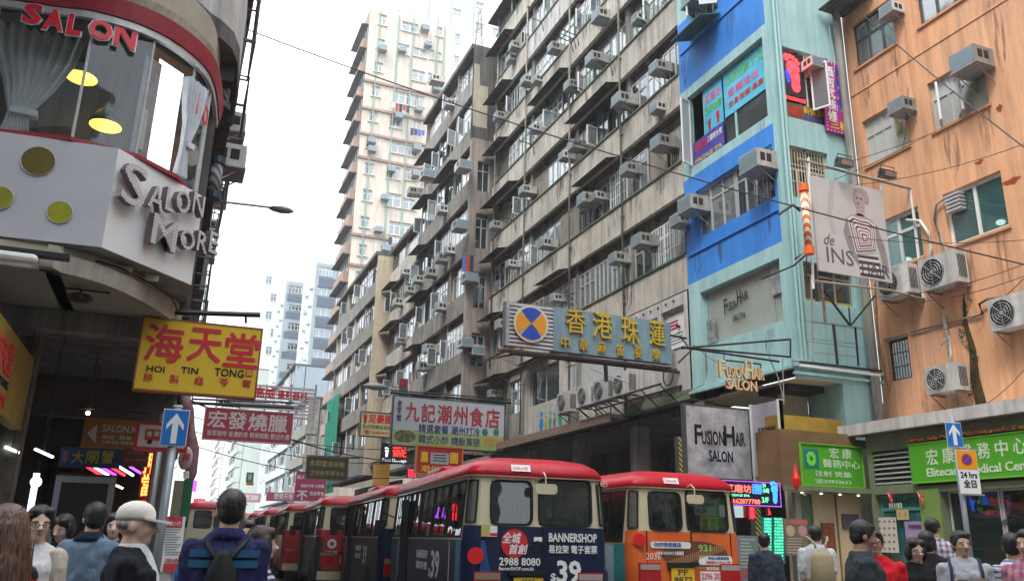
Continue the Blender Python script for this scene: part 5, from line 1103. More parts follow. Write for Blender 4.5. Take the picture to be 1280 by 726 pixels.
# --- red sign with minibus
S = Sign('minibus_sign', 'red framed white sign with a red minibus drawing, partly behind the one-way sign', 'sign', 'Y', 11.2, (168, 527), (235, 564)); S.box('board', (168, 528, 236, 564), M('panel_red', (.42, .02, .02), .5), 0, .06); S.box('white_face', (173, 532, 232, 559), M('panel_pinkwhite', (.55, .48, .46), .5), -.006, -.001)
S.box('bus_body', (181, 537, 222, 551), _M['panel_red'], -.010, -.0065); 
for x in (184, 193, 202, 211): S.box('bus_window', (x, 539, x + 6, 545), _M['panel_pinkwhite'], -.013, -.0105)
for x in (187, 214): q = S.l(x, 552); MB().disc((q[0], -.0101, q[1]), (0, -1, 0), .03, 14, 0, .004).build('bus_wheel', black_t, S.root)
# --- blue crab banner
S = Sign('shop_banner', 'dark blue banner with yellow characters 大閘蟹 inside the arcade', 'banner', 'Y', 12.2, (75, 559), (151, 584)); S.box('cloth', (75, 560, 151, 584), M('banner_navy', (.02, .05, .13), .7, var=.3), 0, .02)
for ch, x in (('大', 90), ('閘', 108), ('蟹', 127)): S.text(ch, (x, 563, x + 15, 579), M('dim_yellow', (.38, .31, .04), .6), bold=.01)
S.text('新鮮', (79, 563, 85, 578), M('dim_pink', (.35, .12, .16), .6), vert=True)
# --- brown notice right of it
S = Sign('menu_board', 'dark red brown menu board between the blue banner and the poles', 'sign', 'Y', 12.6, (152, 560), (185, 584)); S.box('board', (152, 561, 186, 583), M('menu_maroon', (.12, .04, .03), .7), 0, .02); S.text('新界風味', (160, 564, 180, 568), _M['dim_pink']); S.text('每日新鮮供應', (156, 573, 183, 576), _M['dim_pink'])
# --- roast meat sign and white mesh sign over the street
S = Sign('hanging_sign', 'long red hanging sign with white characters 宏發燒臘 over the street', 'sign', 'Y', 16, (255, 508), (365, 554)); R = (255, 513, 365, 551); S.box('board', R, M('roast_red', (.40, .04, .06), .5, var=.1), 0, .1); S.frame(R, M('frame_pale', (.5, .42, .42), .5), .015, -.01, .1)
for ch, x, y in (('宏', 260, 0), ('發', 285, 2), ('燒', 311, 4), ('臘', 336, 6)): S.text(ch, (x, 513 + y, x + 23, 534 + y), M('letter_pinkwhite', (.62, .55, .56), .5), bold=.02)
S.text('香菜咖啡 香濃奶茶 精美糕點 歡迎外賣', (258, 540, 362, 547), _M['letter_pinkwhite'])
S.line('hanger_beam', [(240, 503), (368, 509)], .03, blackm, .05); S.line('hanger_beam', [(240, 498), (368, 503)], .02, blackm, .05)
S = Sign('mesh_sign', 'white slatted hanging sign frame with red characters behind the roast meat sign', 'sign', 'Y', 20, (262, 478), (396, 522)); slm = M('slat_white', (.58, .56, .57), .6, var=.15)
for k in range(9): S.box('slat', (270, 481 + k * 4.6, 394, 483.9 + k * 4.6), slm, 0, .02)
for x in (270, 300, 331, 362, 393): S.box('upright', (x, 480, x + 2, 523), steel, .022, .07)
S.text('高威', (319, 484, 344, 497), rdl, bold=.03); S.text('攝影器材', (347, 489, 384, 499), rdl, bold=.02); S.text('Nikon', (272, 500, 301, 509), black_t, bold=.04, shear=.3); S.text('Auto Photo Equipment', (314, 503, 382, 511), M('print_greyish', (.35, .33, .34), .6))
# --- far hanging signs
S = Sign('restaurant_sign', 'grey and green hanging sign with red characters 九記潮州食店', 'sign', 'Y', 32.5, (491, 494), (630, 562)); R = (491, 500, 630, 560)
S.box('board', R, M('sign_grey_blue', (.42, .46, .50), .5, var=.06), 0, .25); a, b, c, d = S.rect(*R); S.loc('green_band', a + .01, b - .01, c + .01, c + .62, M('sign_lime', (.24, .33, .08), .5, var=.3, vscale=1.2, col2=(.36, .40, .22)), -.008, -.001); S.frame(R, blackm, .04, -.02, .26)
for i, ch in enumerate('九記潮州食店'): S.text(ch, (507 + i * 20, 503 + i * 1.6, 524 + i * 20, 526 + i * 1.7), M('deep_red', (.36, .02, .03), .5), -.01, bold=.015)
S.text('老字號', (496, 500, 502, 526), black_t, -.01, vert=True)
S.text('精選套餐 潮州打冷', (523, 532, 600, 543), M('ink_blue', (.03, .05, .14), .5), -.01, bold=.01); S.text('韓式小炒 燒飯宵夜', (523, 545, 600, 556), _M['ink_blue'], -.01, bold=.01); S.text('歡迎外賣\n23332596', (605, 548, 626, 557), M('print_orange2', (.55, .25, .03), .5), -.01)
mb = MB(); q = S.l(506, 545); mb.ellip((q[0], -.012, q[1]), (.45, .01, .25), 16, 8); mb.build('bowl_picture', M('food_print', (.22, .22, .10), .6, var=.7, vscale=6, col2=(.03, .05, .02)), S.root)
for x, m in ((606, M('print_teal', (.03, .18, .12), .6)), (620, _M['print_teal'])): q = S.l(x, 540); mb = MB(); mb.ellip((q[0], -.012, q[1]), (.13, .01, .16), 12, 6); mb.build('plant_picture', m, S.root)
S.line('hanger_beam', [(489, 490), (640, 503)], .06, blackm, .1); S.line('hanger_beam', [(490, 487), (640, 499)], .03, blackm, .1)
for x in (500, 560, 620): S.line('hanger', [(x, 489 + (x - 489) * .09), (x, 500 + (x - 489) * .09)], .03, blackm, .1)
S = Sign('foot_sign', 'pale yellow hanging sign with a red foot and phone number', 'sign', 'Y', 38, (451, 514), (492, 548)); R = (451, 516, 491, 545); S.box('board', R, M('sign_cream', (.60, .52, .25), .5), 0, .2); S.frame(R, blackm, .04, -.02, .2); S.text('足豪國', (461, 518, 490, 529), rdl, bold=.03); S.text('各式按摩足部療', (453, 531, 490, 536), M('ink_green', (.03, .2, .08), .5)); S.text('☎26494433', (454, 538, 490, 543), rdl)
mb = MB(); q = S.l(456, 529); foot(mb, q[0], q[1], .5, -.004); mb.build('foot_print', rdl, S.root)
S = Sign('foot_massage_sign', 'black hanging sign reading Foot Massage with a white foot and red characters', 'sign', 'Y', 36.5, (475, 552), (509, 580)); R = (476, 554, 509, 579); S.box('board', R, M('sign_black', (.02, .02, .025), .4), 0, .2); mb = MB(); q = S.l(483, 571); foot(mb, q[0], q[1], .5, -.004); mb.build('white_foot', M('lit_white', (.8, .8, .85), .4, emit=.6), S.root); S.text('御足', (491, 556, 508, 571), M('lit_red', (.9, .04, .03), .4, emit=.8), bold=.03); S.text('Foot Massage', (478, 573, 508, 578), _M['lit_white'])
S = Sign('wall_glow_box', 'orange box standing for the lit wall under the black Foot Massage sign', 'sign', 'Y', 37.2, (468, 578), (488, 606)); S.box('box', (469, 580, 487, 606), M('wall_glow_orange', (.50, .27, .06), .5, emit=.12), 0, .5)  # yellow light on the wall, put in as a faintly glowing box
S = Sign('gold_sign', 'red hanging sign with gold border and white scroll behind the first minibus', 'sign', 'Y', 29, (520, 557), (578, 592)); R = (521, 559, 577, 592); S.box('board', R, M('sign_scarlet', (.42, .015, .01), .5), 0, .15); S.frame(R, M('gold_frame', (.50, .22, .03), .4), .05, -.03, .15); S.text('嘉', (526, 564, 535, 577), yelp, bold=.03); S.text('園', (563, 566, 572, 579), yelp, bold=.03); S.box('scroll', (538, 566, 561, 580), M('scroll', (.40, .40, .42), .5), -.02, -.002)
for k in range(3): S.box('scroll_line', (541, 568 + k * 3.5, 558, 569.3 + k * 3.5), black_t, -.023, -.0205)
S.text('潮州打冷', (526, 582, 572, 590), yelp, bold=.02)
S = Sign('neon_sign', 'pink red neon dots sign just above the minibus roofs', 'sign', 'Y', 30, (508, 585), (522, 596)); S.box('box', (509, 585, 521, 597), blackp, .01, .1)
for k in range(4): S.text('♥' if False else '●●●', (510, 586 + k * 2.6, 520, 588 + k * 2.6), neor)
S = Sign('tea_shop_sign', 'black hanging sign with gold characters 永和堂涼茶館 over the minibus queue', 'sign', 'Y', 45, (383, 570), (435, 599)); R = (384, 572, 434, 598); S.box('board', R, M('sign_darkolive', (.035, .035, .02), .5), 0, .2); S.frame(R, M('frame_brown', (.15, .10, .05), .6), .06, -.03, .2); S.text('永和堂涼茶館', (387, 575, 431, 583), M('gold_text', (.50, .40, .06), .5), bold=.0); S.text('正宗龜苓膏涼水', (387, 588, 431, 595), _M['gold_text'], bold=.0)
S.line('hanger_beam', [(384, 569), (450, 572)], .05, blackm, .1)
S = Sign('pink_sign', 'crimson sign with white characters 成人用品 far down the street', 'sign', 'Y', 62, (368, 588), (408, 626)); mag = M('sign_crimson', (.45, .03, .12), .5, var=.15); S.box('board', (369, 590, 407, 625), mag, 0, .3); S.text('成人用品 超級', (371, 594, 405, 599), swhite, bold=.02); S.text('超級市場 大特賣', (376, 605, 405, 609), swhite); S.text('不', (371, 613, 384, 624), swhite, bold=.03); S.text('批發零售', (387, 614, 405, 619), swhite)
S = Sign('pink_sign', 'low pink lit shop awning sign left of the crimson sign', 'sign', 'Y', 66, (330, 612), (370, 628)); S.box('board', (333, 615, 368, 626), M('sign_pink', (.55, .12, .2), .5), 0, .3); S.text('歡樂天地', (343, 616, 366, 624), swhite, bold=.03)
S = Sign('pink_sign', 'small pale pink signboard farther left down the street', 'sign', 'Y', 80, (298, 614), (330, 628)); S.box('board', (299, 616, 326, 627), M('sign_palepink', (.45, .25, .28), .6), 0, .3); S.text('大眾海鮮', (302, 618, 323, 625), swhite)
S = Sign('street_sign', 'small green and orange sign hung high over the far street', 'sign', 'Y', 55, (307, 590), (318, 606)); S.box('green_part', (308, 590, 317, 602), M('sign_green_far', (.02, .28, .10), .5), 0, .2); S.box('orange_part', (308, 602.3, 317, 606), M('sign_orange_far', (.6, .25, .03), .5), 0, .2); S.text('藥', (310, 592, 315, 600), swhite)
S = Sign('neon_sign', 'red lit characters sign far behind above the left minibus roof', 'sign', 'Y', 40, (242, 622), (256, 634)); S.box('box', (242, 623, 256, 633), M('dark_red_box', (.15, .02, .02), .5), .01, .2); S.text('酒家', (243, 624, 255, 632), neor, bold=.03)
S = Sign('neon_sign', 'violet lit vertical sign on the far left building edge', 'sign', 'Y', 36, (241, 600), (247, 614)); S.box('box', (241, 600, 246, 614), neov, 0, .2)
# red panel and traffic light on the dark block
S = Sign('vertical_sign', 'dark red and green vertical sign box on the stepped dark block', 'sign', 'Y', 40, (500, 472), (511, 492)); S.box('red_part', (500, 473, 510, 484), M('sign_maroon', (.22, .02, .03), .6), 0, .2); S.box('green_part', (500, 484.4, 510, 494), M('sign_bottle', (.01, .10, .09), .6), 0, .2)

# --- the big grey-blue sign with the round badge
S = Sign('rooftop_sign', 'long grey blue sign with yellow characters and round blue orange badge', 'sign', 'Y', 19.4, (633, 378), (838, 454))
def par(S, x0, x1, yl0, yr0, yl1, yr1): return [S.l(x0, yl0), S.l(x1, yr0), S.l(x1, yr1), S.l(x0, yl1)]
P = par(S, 633, 838, 377, 402, 431, 455); gsb = M('sign_dull_blue', (.22, .34, .40), .55, var=.22, vscale=1.6, streak=.25)
a, b, c, d = P[0][0], P[1][0], (P[3][1] + P[2][1]) / 2, (P[0][1] + P[1][1]) / 2
S.loc('board', a + 1.35, b, c, d, gsb, 0, .25); S.loc('left_return', a, a + .1, c, d, steel, -.01, .25)
for k in range(11): z = c + (d - c) * (k + .15) / 11; S.loc('slat', a + .1, a + 1.36, z, z + .055, slm, 0, .03)
S.loc('slat_backing', a + .1, a + 1.34, c, d, M('grey_backing', (.26, .32, .36), .6), .05, .1)
q = S.l(663, 405); R_ = .5; MB().disc((q[0], -.03, q[1]), (0, -1, 0), R_, 36, 0, .03).build('badge_rim', M('badge_cream', (.62, .58, .42), .5), S.root)
bb_, bo_ = M('badge_blue', (.01, .06, .42), .4), M('badge_orange', (.72, .30, .01), .4)
for k in range(4):
    t0 = PI / 4 + k * PI / 2 + .06; t1 = t0 + PI / 2 - .12; mb = MB(); mb.prism([(q[0], -.064, q[1])] + [(q[0] + R_ * .86 * math.cos(t0 + (t1 - t0) * i / 10), -.064, q[1] + R_ * .86 * math.sin(t0 + (t1 - t0) * i / 10)) for i in range(11)], (0, -.012, 0)); mb.build('badge_quadrant', bb_ if k % 2 == 0 else bo_, S.root)
ylt = M('letter_yellow', (.62, .42, .02), .5, var=.2, vscale=9)
for ch, r in (('香', (706, 387, 731, 417)), ('港', (740, 390, 764, 423)), ('珠', (776, 396, 797, 430)), ('蓮', (811, 401, 829, 432))): S.text(ch, r, ylt, -.02, .03, .0, nm='character')
for i, ch in enumerate('中華麻雀耍樂'): S.text(ch, (700 + i * 23, 421 + i * 3, 711 + i * 22.5, 436 + i * 3), ylt, -.02, .025, .0, nm='character')
S.line('support_beam', [(628, 434), (880, 462)], .06, rust, .3); S.line('support_beam', [(640, 440), (870, 466)], .045, blackm, .15); S.line('support_post', [(761, 452), (762, 475)], .06, blackm, .2); S.line('support_arm', [(742, 459), (790, 476), (764, 466)], .025, whitef, .2)
S.line('stay', [(850, 405), (878, 413)], .04, blackm, .2); S.line('stay', [(620, 446), (650, 440)], .03, blackm, .2)

# --- Fusion hair signs
ivory = M('letter_ivory', (.62, .52, .30), .5, var=.2, vscale=20); iside = M('letter_orange_side', (.42, .16, .04), .5)
S = Sign('hanging_letters', 'ivory raised hanging letters FusionHair Salon below the black steel arm', 'sign', 'Y', 14.6, (895, 447), (953, 487))
for tx, r in (('F', (897, 450, 905, 472)), ('USION', (906, 459, 930, 473)), ('H', (930, 452, 939, 474)), ('AIR', (940, 461, 953, 475)), ('SALON', (906, 475, 944, 488))):
    S.text(tx, r, iside, -.01, .025, .02, nm='letter'); S.text(tx, r, ivory, -.062, .004, .015, nm='letter_face')
S.line('hanger_beam', [(905, 450), (951, 455)], .02, blackm, .0); S.line('hanger', [(951, 455), (951, 464)], .015, blackm, 0); S.line('hanger', [(905, 440), (905, 452)], .01, blackm, 0)
S = Sign('sign_bracket', 'black steel triangular arm jutting from the aqua wall toward the street', 'bracket', 'Y', 14.75, (852, 424), (988, 452))
for pts in ([(852, 435), (988, 424)], [(852, 434), (988, 446)], [(852, 434), (974, 452)], [(988, 424), (988, 447)], [(838, 419), (858, 423)], [(850, 420), (864, 438), (848, 453)]): S.line('bar', pts, .025 if pts[0][0] != 988 else .02, blackm, 0)
S.line('cable', [(963, 451), (972, 470), (978, 492), (980, 505)], .015, steel, 0); S.line('cable', [(978, 448), (980, 504)], .012, steel, 0)
marble = M('marble_grey', (.50, .50, .53), .4, var=.55, vscale=3.2, col2=(.20, .20, .23)); marble2 = M('marble_lilac', (.36, .35, .42), .4, var=.3, vscale=1.1)
S = Sign('marble_sign', 'large grey marble panel sign reading FusionHair Salon under the blue building', 'sign', 'Y', 16, (858, 508), (938, 597)); R = (859, 510, 937, 597)
S.box('panel', R, marble, 0, .12); S.frame(R, darkf, .05, .0, .14)
for tx, r in (('F', (868, 530, 877, 555)), ('USION', (877, 538, 905, 556)), ('H', (905, 532, 918, 557)), ('AIR', (919, 540, 931, 557)), ('SALON', (886, 563, 916, 577))): S.text(tx, r, black_t, bold=.02)
S = Sign('marble_sign', 'narrow lilac marble panel with small FusionHair lettering and pale edges', 'sign', 'X', 12.35, (940, 508), (978, 597)); a = S.l(940, 550)[0]; b = S.l(977, 550)[0]
S.loc('panel', a, b, 3.0, 4.62, marble2, 0, .1); S.loc('edge', a, a + .05, 2.9, 4.64, M('edge_pale', (.55, .62, .58), .5), -.03, .1); S.loc('edge', b - .05, b, 2.9, 4.64, _M['edge_pale'], -.03, .1); S.text('FUSIONHAIR', (948, 533, 970, 539), black_t); S.text('SALON', (954, 541, 964, 544), black_t)
# striped barber pillars
str_m = WAVES('barber_gold', (.05, .05, .04), (.62, .52, .14), 'DIAGONAL', 5.5)
for r, Y, lb_ in (((849, 546, 859, 596), 16.3, 'gold and black diagonal striped pillar left of the marble sign'), ((945, 632, 952, 690), 15.8, 'gold and black striped pillar between the massage sign and green letters')):
    S = Sign('barber_pillar', lb_, 'barber pole', 'Y', Y, r[:2], r[2:]); S.box('tube', r, str_m, 0, .15); S.frame(r, darkf, .015, .0, .15)
# LED massage sign
S = Sign('led_sign', 'purple bordered LED massage spa sign with a blue foot beside the orange minibus', 'sign', 'Y', 14.0, (903, 599), (977, 633)); R = (904, 601, 976, 632); S.box('board', R, M('led_black', (.015, .01, .04), .4), 0, .12)
a, b, c, d = S.rect(*R); dots = MB(); dm = M('led_violet', (.45, .1, .75), .4, emit=1.4)
for k in range(60): x = a + (b - a) * (k + .5) / 60; [dots.box(x - .006, x + .006, -.004, -.001, z, z + .014) for z in (c + .005, d - .02)]
for k in range(24): z = c + (d - c) * (k + .5) / 24; [dots.box(x, x + .014, -.004, -.001, z - .006, z + .006) for x in (a + .005, b - .02)]
tag(dots.build('border_dots', dm, S.root), kind='stuff')
lr_, lb2, lg_, ly_ = M('led_red', (.9, .15, .12), .4, emit=1.1), M('led_blue', (.05, .25, .9), .4, emit=1.1), M('led_green', (.15, .7, .35), .4, emit=.9), M('led_yellow', (.75, .6, .25), .4, emit=.8)
S.text('紅磨坊', (907, 605, 939, 615), lr_, bold=.01); S.text('足療按摩', (940, 604, 952, 617), lb2); S.text('24\n小時', (953, 604, 961, 616), lg_); S.text('MASSAGE SPA', (909, 617, 937, 620), lg_); S.text('Tel:62877788', (908, 623, 950, 629), lr_); S.text('3/F', (952, 621, 961, 628), lg_)
mb = MB(); q = S.l(969, 629); foot(mb, q[0], q[1], .5, -.002); mb.build('blue_foot', lb2, S.root)
S = Sign('led_sign', 'two tall green glowing text panels behind the man in dark blue', 'sign', 'Y', 15.3, (953, 645), (981, 704))
for k, (x0, x1) in enumerate(((954, 965), (967, 980))):
    S.box('panel', (x0, 646, x1, 704), M('led_back_green', (.01, .10, .07), .4, emit=.5), 0, .05)
    for j in range(15): S.text(['足療按摩', '精油推拿', '香薰足浴', '全身指壓'][(j + k) % 4], (x0 + .8, 647 + j * 3.8, x1 - .8, 649.8 + j * 3.8), M('led_mint', (.12, .75, .50), .4, emit=.9), -.001)
S = Sign('neon_sign', 'two small red lit character signs beneath the massage LED sign', 'sign', 'Y', 15.0, (936, 630), (943, 652)); S.box('panel', (936, 632, 944, 650), M('panel_darkred', (.12, .01, .01), .5), 0, .05); S.text('按摩', (937, 633, 943, 648), neor, vert=True); S.box('panel', (959, 634, 964, 644), _M['panel_darkred'], 0, .05); S.text('入', (960, 635, 963, 643), neor)
S = Sign('light_box', 'pale blue white lit box partly hidden behind the orange minibus', 'sign', 'Y', 15.2, (905, 630), (931, 647)); S.box('box', (906, 631, 929, 646), M('box_bluewhite', (.45, .55, .58), .5, emit=.25), 0, .2); S.box('end', (929.3, 631, 933, 646), M('box_red', (.4, .02, .02), .5), 0, .2)
# standing boards
S = Sign('menu_board', 'grey green price list board standing behind the orange minibus tail', 'notice board', 'Y', 12.6, (921, 668), (950, 740)); S.box('board', (921, 669, 950, 780), M('board_greygreen', (.16, .22, .22), .5, var=.2), 0, .03)
for k in range(12): S.box('text_row', (925, 673 + k * 4.3, 944 - (k * 7) % 9, 674.6 + k * 4.3), M('row_pale', (.4, .42, .42), .6) if k < 9 else rdl, -.004, -.001)
S = Sign('price_board', 'brown price board with two round medallions and a red heading', 'notice board', 'Y', 12.9, (981, 647), (1010, 694)); S.box('board', (981, 648, 1010, 694), M('board_mauve', (.20, .15, .12), .6, var=.3, vscale=5), 0, .03); S.box('heading', (988, 649, 1009, 655), M('heading_red', (.40, .12, .08), .5), -.004, -.001)
for x, m in ((988, M('disc_tan', (.42, .34, .22), .6)), (1003, M('disc_pink', (.42, .22, .24), .6))): q = S.l(x, 663); MB().disc((q[0], -.001, q[1]), (0, -1, 0), .1, 20, 0, .006).build('medallion', m, S.root)
for k in range(6): S.box('text_row', (984, 672 + k * 3.5, 1007, 673.4 + k * 3.5), M('row_tan', (.40, .35, .28), .6), -.004, -.001)
S.line('stand', [(1000, 694), (1003, 760)], .03, steel, .04); S.line('stand', [(1008, 694), (1011, 760)], .03, steel, .04)
S = Sign('red_lantern', 'red paper ornament hanging on the brown stall corner', 'decoration', 'Y', 13.7, (990, 585), (1000, 613)); mb = MB(); q = S.l(995, 600); mb.rings([[Vector((q[0] + r * math.cos(2*PI*i/10), r * math.sin(2*PI*i/10), q[1] + z)) for i in range(10)] for r, z in ((.01, -.2), (.07, -.1), (.09, .03), (.05, .15), (.01, .3))]); mb.build('lantern', M('lantern_red', (.62, .01, .01), .4), S.root)

# --- medical signs
sg_ = M('sign_green', (.07, .33, .015), .45, var=.05); mint = M('letter_mint', (.50, .62, .45), .5); 
S = Sign('clinic_sign', 'square green clinic sign with clover logo, 宏康 characters and phone number', 'sign', 'Y', 14.22, (1000, 555), (1078, 609)); R = (1001, 557, 1077, 607); S.box('board', R, sg_, -.02, .02); S.frame(R, M('lime_frame', (.16, .42, .03), .5), .02, -.05, .0)
S.box('logo_ground', (1004, 561, 1022, 585), M('logo_teal', (.0, .16, .16), .5), -.026, -.0205); mb = MB(); q = S.l(1013, 573)
for k in range(4):
    t = PI / 4 + k * PI / 2; 
    for e in (-.35, .35): mb.ellip((q[0] + .085 * math.cos(t + e), -.03, q[1] + .105 * math.sin(t + e)), (.05, .005, .06), 10, 6)
mb.build('clover', M('clover', (.16, .55, .04), .5), S.root)
S.text('宏 康', (1036, 560, 1063, 573), mint, -.021); S.text('醫務中心', (1028, 575, 1074, 585), mint, -.021); S.text('注射 煲藥', (1018, 589, 1063, 596), mint, -.021); S.text('☎23932633', (1018, 599, 1063, 605), mint, -.021)
S = Sign('clinic_sign', 'long green fascia sign 宏康醫務中心 Elitecare Medical Centre at right', 'sign', 'X', 13.93, (1138, 557), (1279, 600)); a = S.l(1138, 580)[0]
S.loc('board', a, 9, 2.80, 3.53, sg_, 0, .06); S.loc('trim', a - .02, 9, 3.531, 3.56, M('lime_frame', (.16, .42, .03), .5), -.01, .06); S.loc('trim', a - .02, 9, 2.77, 2.799, _M['lime_frame'], -.01, .06)
for ch, x in (('宏', 1158), ('康', 1178), ('醫', 1200), ('務', 1222), ('中', 1244), ('心', 1266)): S.text(ch, (x, 561 - (x - 1158) * .13, x + 14 + (x - 1158) * .02, 581 - (x - 1158) * .13), mint, -.001, bold=.015)
q0 = S.l(1159, 593)[0]; letters(S.root, 'Elitecare Medical Centre', q0, 2.88, 2.4, .17, mint, -.001, bold=.02)
lgt = MB(); rs = random.Random(12)
for k in range(160): x = a + rs.random() * 5; z = 3.58 + rs.random() * .06; lgt.box(x, x + .03, -.05, -.02, z, z + .02, k % 2)
tag(lgt.build('fairy_string', [redp, M('gold_tinsel', (.5, .25, .03), .4)], S.root), kind='stuff')
# door posters
S = Sign('door_poster', 'white poster with rows of small pictures on the teal shop door', 'poster', 'X', 13.98, (1092, 646), (1119, 692)); S.box('sheet', (1093, 646, 1119, 690), M('poster_offwhite', (.48, .46, .42), .6), .06, .065)
for i in range(5):
    for j in range(4): q = S.l(1097 + j * 6, 651 + i * 8.5); mb = MB(); mb.ellip((q[0], .056, q[1]), (.03, .004, .025), 8, 5); mb.build('picture', M('dish%d' % ((i + j) % 3), [(.2, .12, .05), (.1, .16, .06), (.25, .1, .08)][(i + j) % 3], .6), S.root)
S = Sign('door_poster', 'lilac poster on the glass to the right of the white poster', 'poster', 'X', 13.98, (1129, 650), (1152, 700)); S.box('sheet', (1130, 651, 1152, 700), M('poster_lilac', (.33, .26, .40), .6, var=.3, vscale=6), .06, .065); S.text('特價優惠', (1133, 655, 1149, 660), M('print_violet', (.12, .04, .2), .5), .058)
S = Sign('door_poster', 'small yellow picture of two faces above the white poster on the teal door', 'poster', 'X', 13.98, (1117, 636), (1134, 650)); S.box('sheet', (1118, 636, 1133, 649), M('poster_sand', (.45, .36, .16), .6), .06, .065)
for x in (1122, 1129): q = S.l(x, 642); mb = MB(); mb.ellip((q[0], .056, q[1]), (.04, .004, .06), 10, 6); mb.build('face_print', M('face_print', (.40, .22, .14), .6), S.root)
S = Sign('shop_number', 'white number 100 on the teal glass door', 'lettering', 'X', 13.98, (1108, 628), (1124, 636)); S.text('N100', (1109, 628, 1125, 635), mint, .06)
for x, y, lb_ in ((1113, 622, 'small red ornament at the top left of the teal door'), (1151, 622, 'spiky red ornament on the post right of the teal door')):
    p = onX(x, y, 13.9); t = thing('red_ornament', lb_, 'decoration', tuple(p)); mb = MB()
    for k in range(7): a_ = 2*PI*k/7; mb.tube([(0, 0, 0), (0, .13 * math.cos(a_) * (1 if k % 2 else .5), .16 * math.sin(a_))], .022, 4, r1=.003)
    mb.build('ornament', M('ornament_red', (.6, .02, .02), .4), t)

# --- pink vertical sign on the aqua end wall
S = Sign('vertical_sign', 'magenta vertical sign with white characters and dotted border on the aqua end wall', 'sign', 'Y', 14.8, (1029, 78), (1064, 167)); purp = M('sign_magenta', (.42, .02, .26), .45, var=.12)
a, b, c, d = S.rect(1030, 80, 1061, 166); S.loc('board', a, b, c, d, purp, 0, .06)
for i, ch in enumerate('酒店式裝修'): letters(S.root, ch, a + .08, d - .12 - (i + 1) * .33, .3, .3, swhite, -.001, bold=.03)
for i, ch in enumerate('按摩休閒'): letters(S.root, ch, a + .45, d - .05 - (i + 1) * .33, .24, .27, M('print_ultramarine', (.03, .06, .42), .5), -.001, bold=.03)
letters(S.root, '三樓', a + .12, c + .1, .62, .24, yelp, -.001, bold=.03); mb = MB()
for k in range(22): z = c + .05 + (d - c - .1) * k / 21; [mb.disc((x, -.001, z), (0, -1, 0), .018, 6, 0, .004) for x in (a + .03, b - .03)]
for k in range(8): x = a + .03 + (b - a - .06) * k / 7; [mb.disc((x, -.0015, z), (0, -1, 0), .018, 6, 0, .004) for z in (c + .03, d - .03)]
tag(mb.build('dot_border', swhite, S.root), kind='stuff')

# --- model poster billboard with lamps and scaffold
S = Sign('billboard', 'large grey hair salon poster of a pale haired model in a concentric striped dress', 'billboard', 'Y', 13.3, (1014, 219), (1108, 350)); post_m = M('poster_pale', (.50, .49, .49), .5, var=.14, vscale=1.4)
TL, TR, BR, BL = S.l(1013, 218), S.l(1105, 240), S.l(1113, 350), S.l(1019, 340)
x0_, x1_ = TL[0], (TR[0] + BR[0]) / 2; z1_, z0_ = (TL[1] + TR[1]) / 2, (BR[1] + BL[1]) / 2
S.loc('sheet', x0_, x1_, z0_, z1_, post_m, 0, .05); WB, HB = x1_ - x0_, z1_ - z0_
def bx(u, v): return (x0_ + u * WB, -.003, z0_ + v * HB)
def shape(nm, pts, m, y=-.002, t=-.003): MB().prism([(x0_ + u * WB, y, z0_ + v * HB) for u, v in pts], (0, t, 0)).build(nm, m, S.root)
skinp = M('print_skin', (.42, .32, .32), .6, var=.1, vscale=6); hairp = M('print_hair', (.36, .30, .29), .6, var=.15, vscale=9); greyp = M('print_arm', (.27, .25, .26), .6, var=.2, vscale=5); blkp = M('print_dark2', (.05, .04, .05), .5); whp2 = M('print_offwhite', (.62, .60, .60), .5); pkp = M('print_rose', (.45, .13, .18), .5)
el = lambda cx, cz, rx, rz, n=18, a0=0: [(cx + rx * math.cos(2*PI*i/n), cz + rz * math.sin(2*PI*i/n)) for i in range(n)]
shape('grey_shade', [(.26, 1), (.33, 1), (.24, .6), (.28, .4), (.22, .42), (.18, .62)], M('poster_shade', (.40, .38, .39), .5), -.001, -.002)
shape('neck', [(.58, .66), (.70, .66), (.72, .80), (.60, .78)], skinp); shape('shoulders', [(.44, .60), (.5, .655), (.64, .69), (.80, .64), (.86, .58), (.8, .5), (.5, .5)], skinp)
shape('left_arm', [(.44, .62), (.38, .45), (.45, .22), (.55, .12), (.6, .18), (.52, .3), (.52, .55)], greyp); shape('right_arm', [(.86, .6), (.95, .35), (.97, .1), (.90, .08), (.86, .3), (.80, .5)], greyp)
shape('face', el(.645, .845, .085, .095), skinp, -.006); shape('hair', [(.56, .88), (.60, .96), (.68, .985), (.77, .95), (.79, .86), (.755, .80), (.73, .84), (.72, .91), (.64, .93), (.58, .9)], hairp, -.0095)
shape('eye', el(.615, .855, .018, .008, 8), blkp, -.0095); shape('eye', el(.675, .853, .018, .008, 8), blkp, -.0095); shape('lips', el(.625, .795, .018, .01, 8), M('print_lips', (.25, .05, .07), .5), -.0095)
dress = [(.45, .60), (.52, .645), (.64, .625), (.74, .63), (.83, .59), (.82, .30), (.52, .24)]
cx_, cz_ = .655, .42
for k in range(11):
    s = 1 - k / 11.5; shape('dress_stripe', [(cx_ + (u - cx_) * s, cz_ + (v - cz_) * s) for u, v in dress], [whp2, blkp, whp2, pkp if k in (3, 7) else blkp][k % 4], -.0055 - k * .0032)
for k in range(7):
    v = .235 - k * .032; shape('skirt_stripe', [(.54 + .002 * k, v), (.83 + .01 * k, v + .01), (.835 + .01 * k, v - .016), (.545 + .002 * k, v - .022)], [blkp, whp2][k % 2], -.006)
grt = M('print_charcoal', (.10, .10, .11), .6)
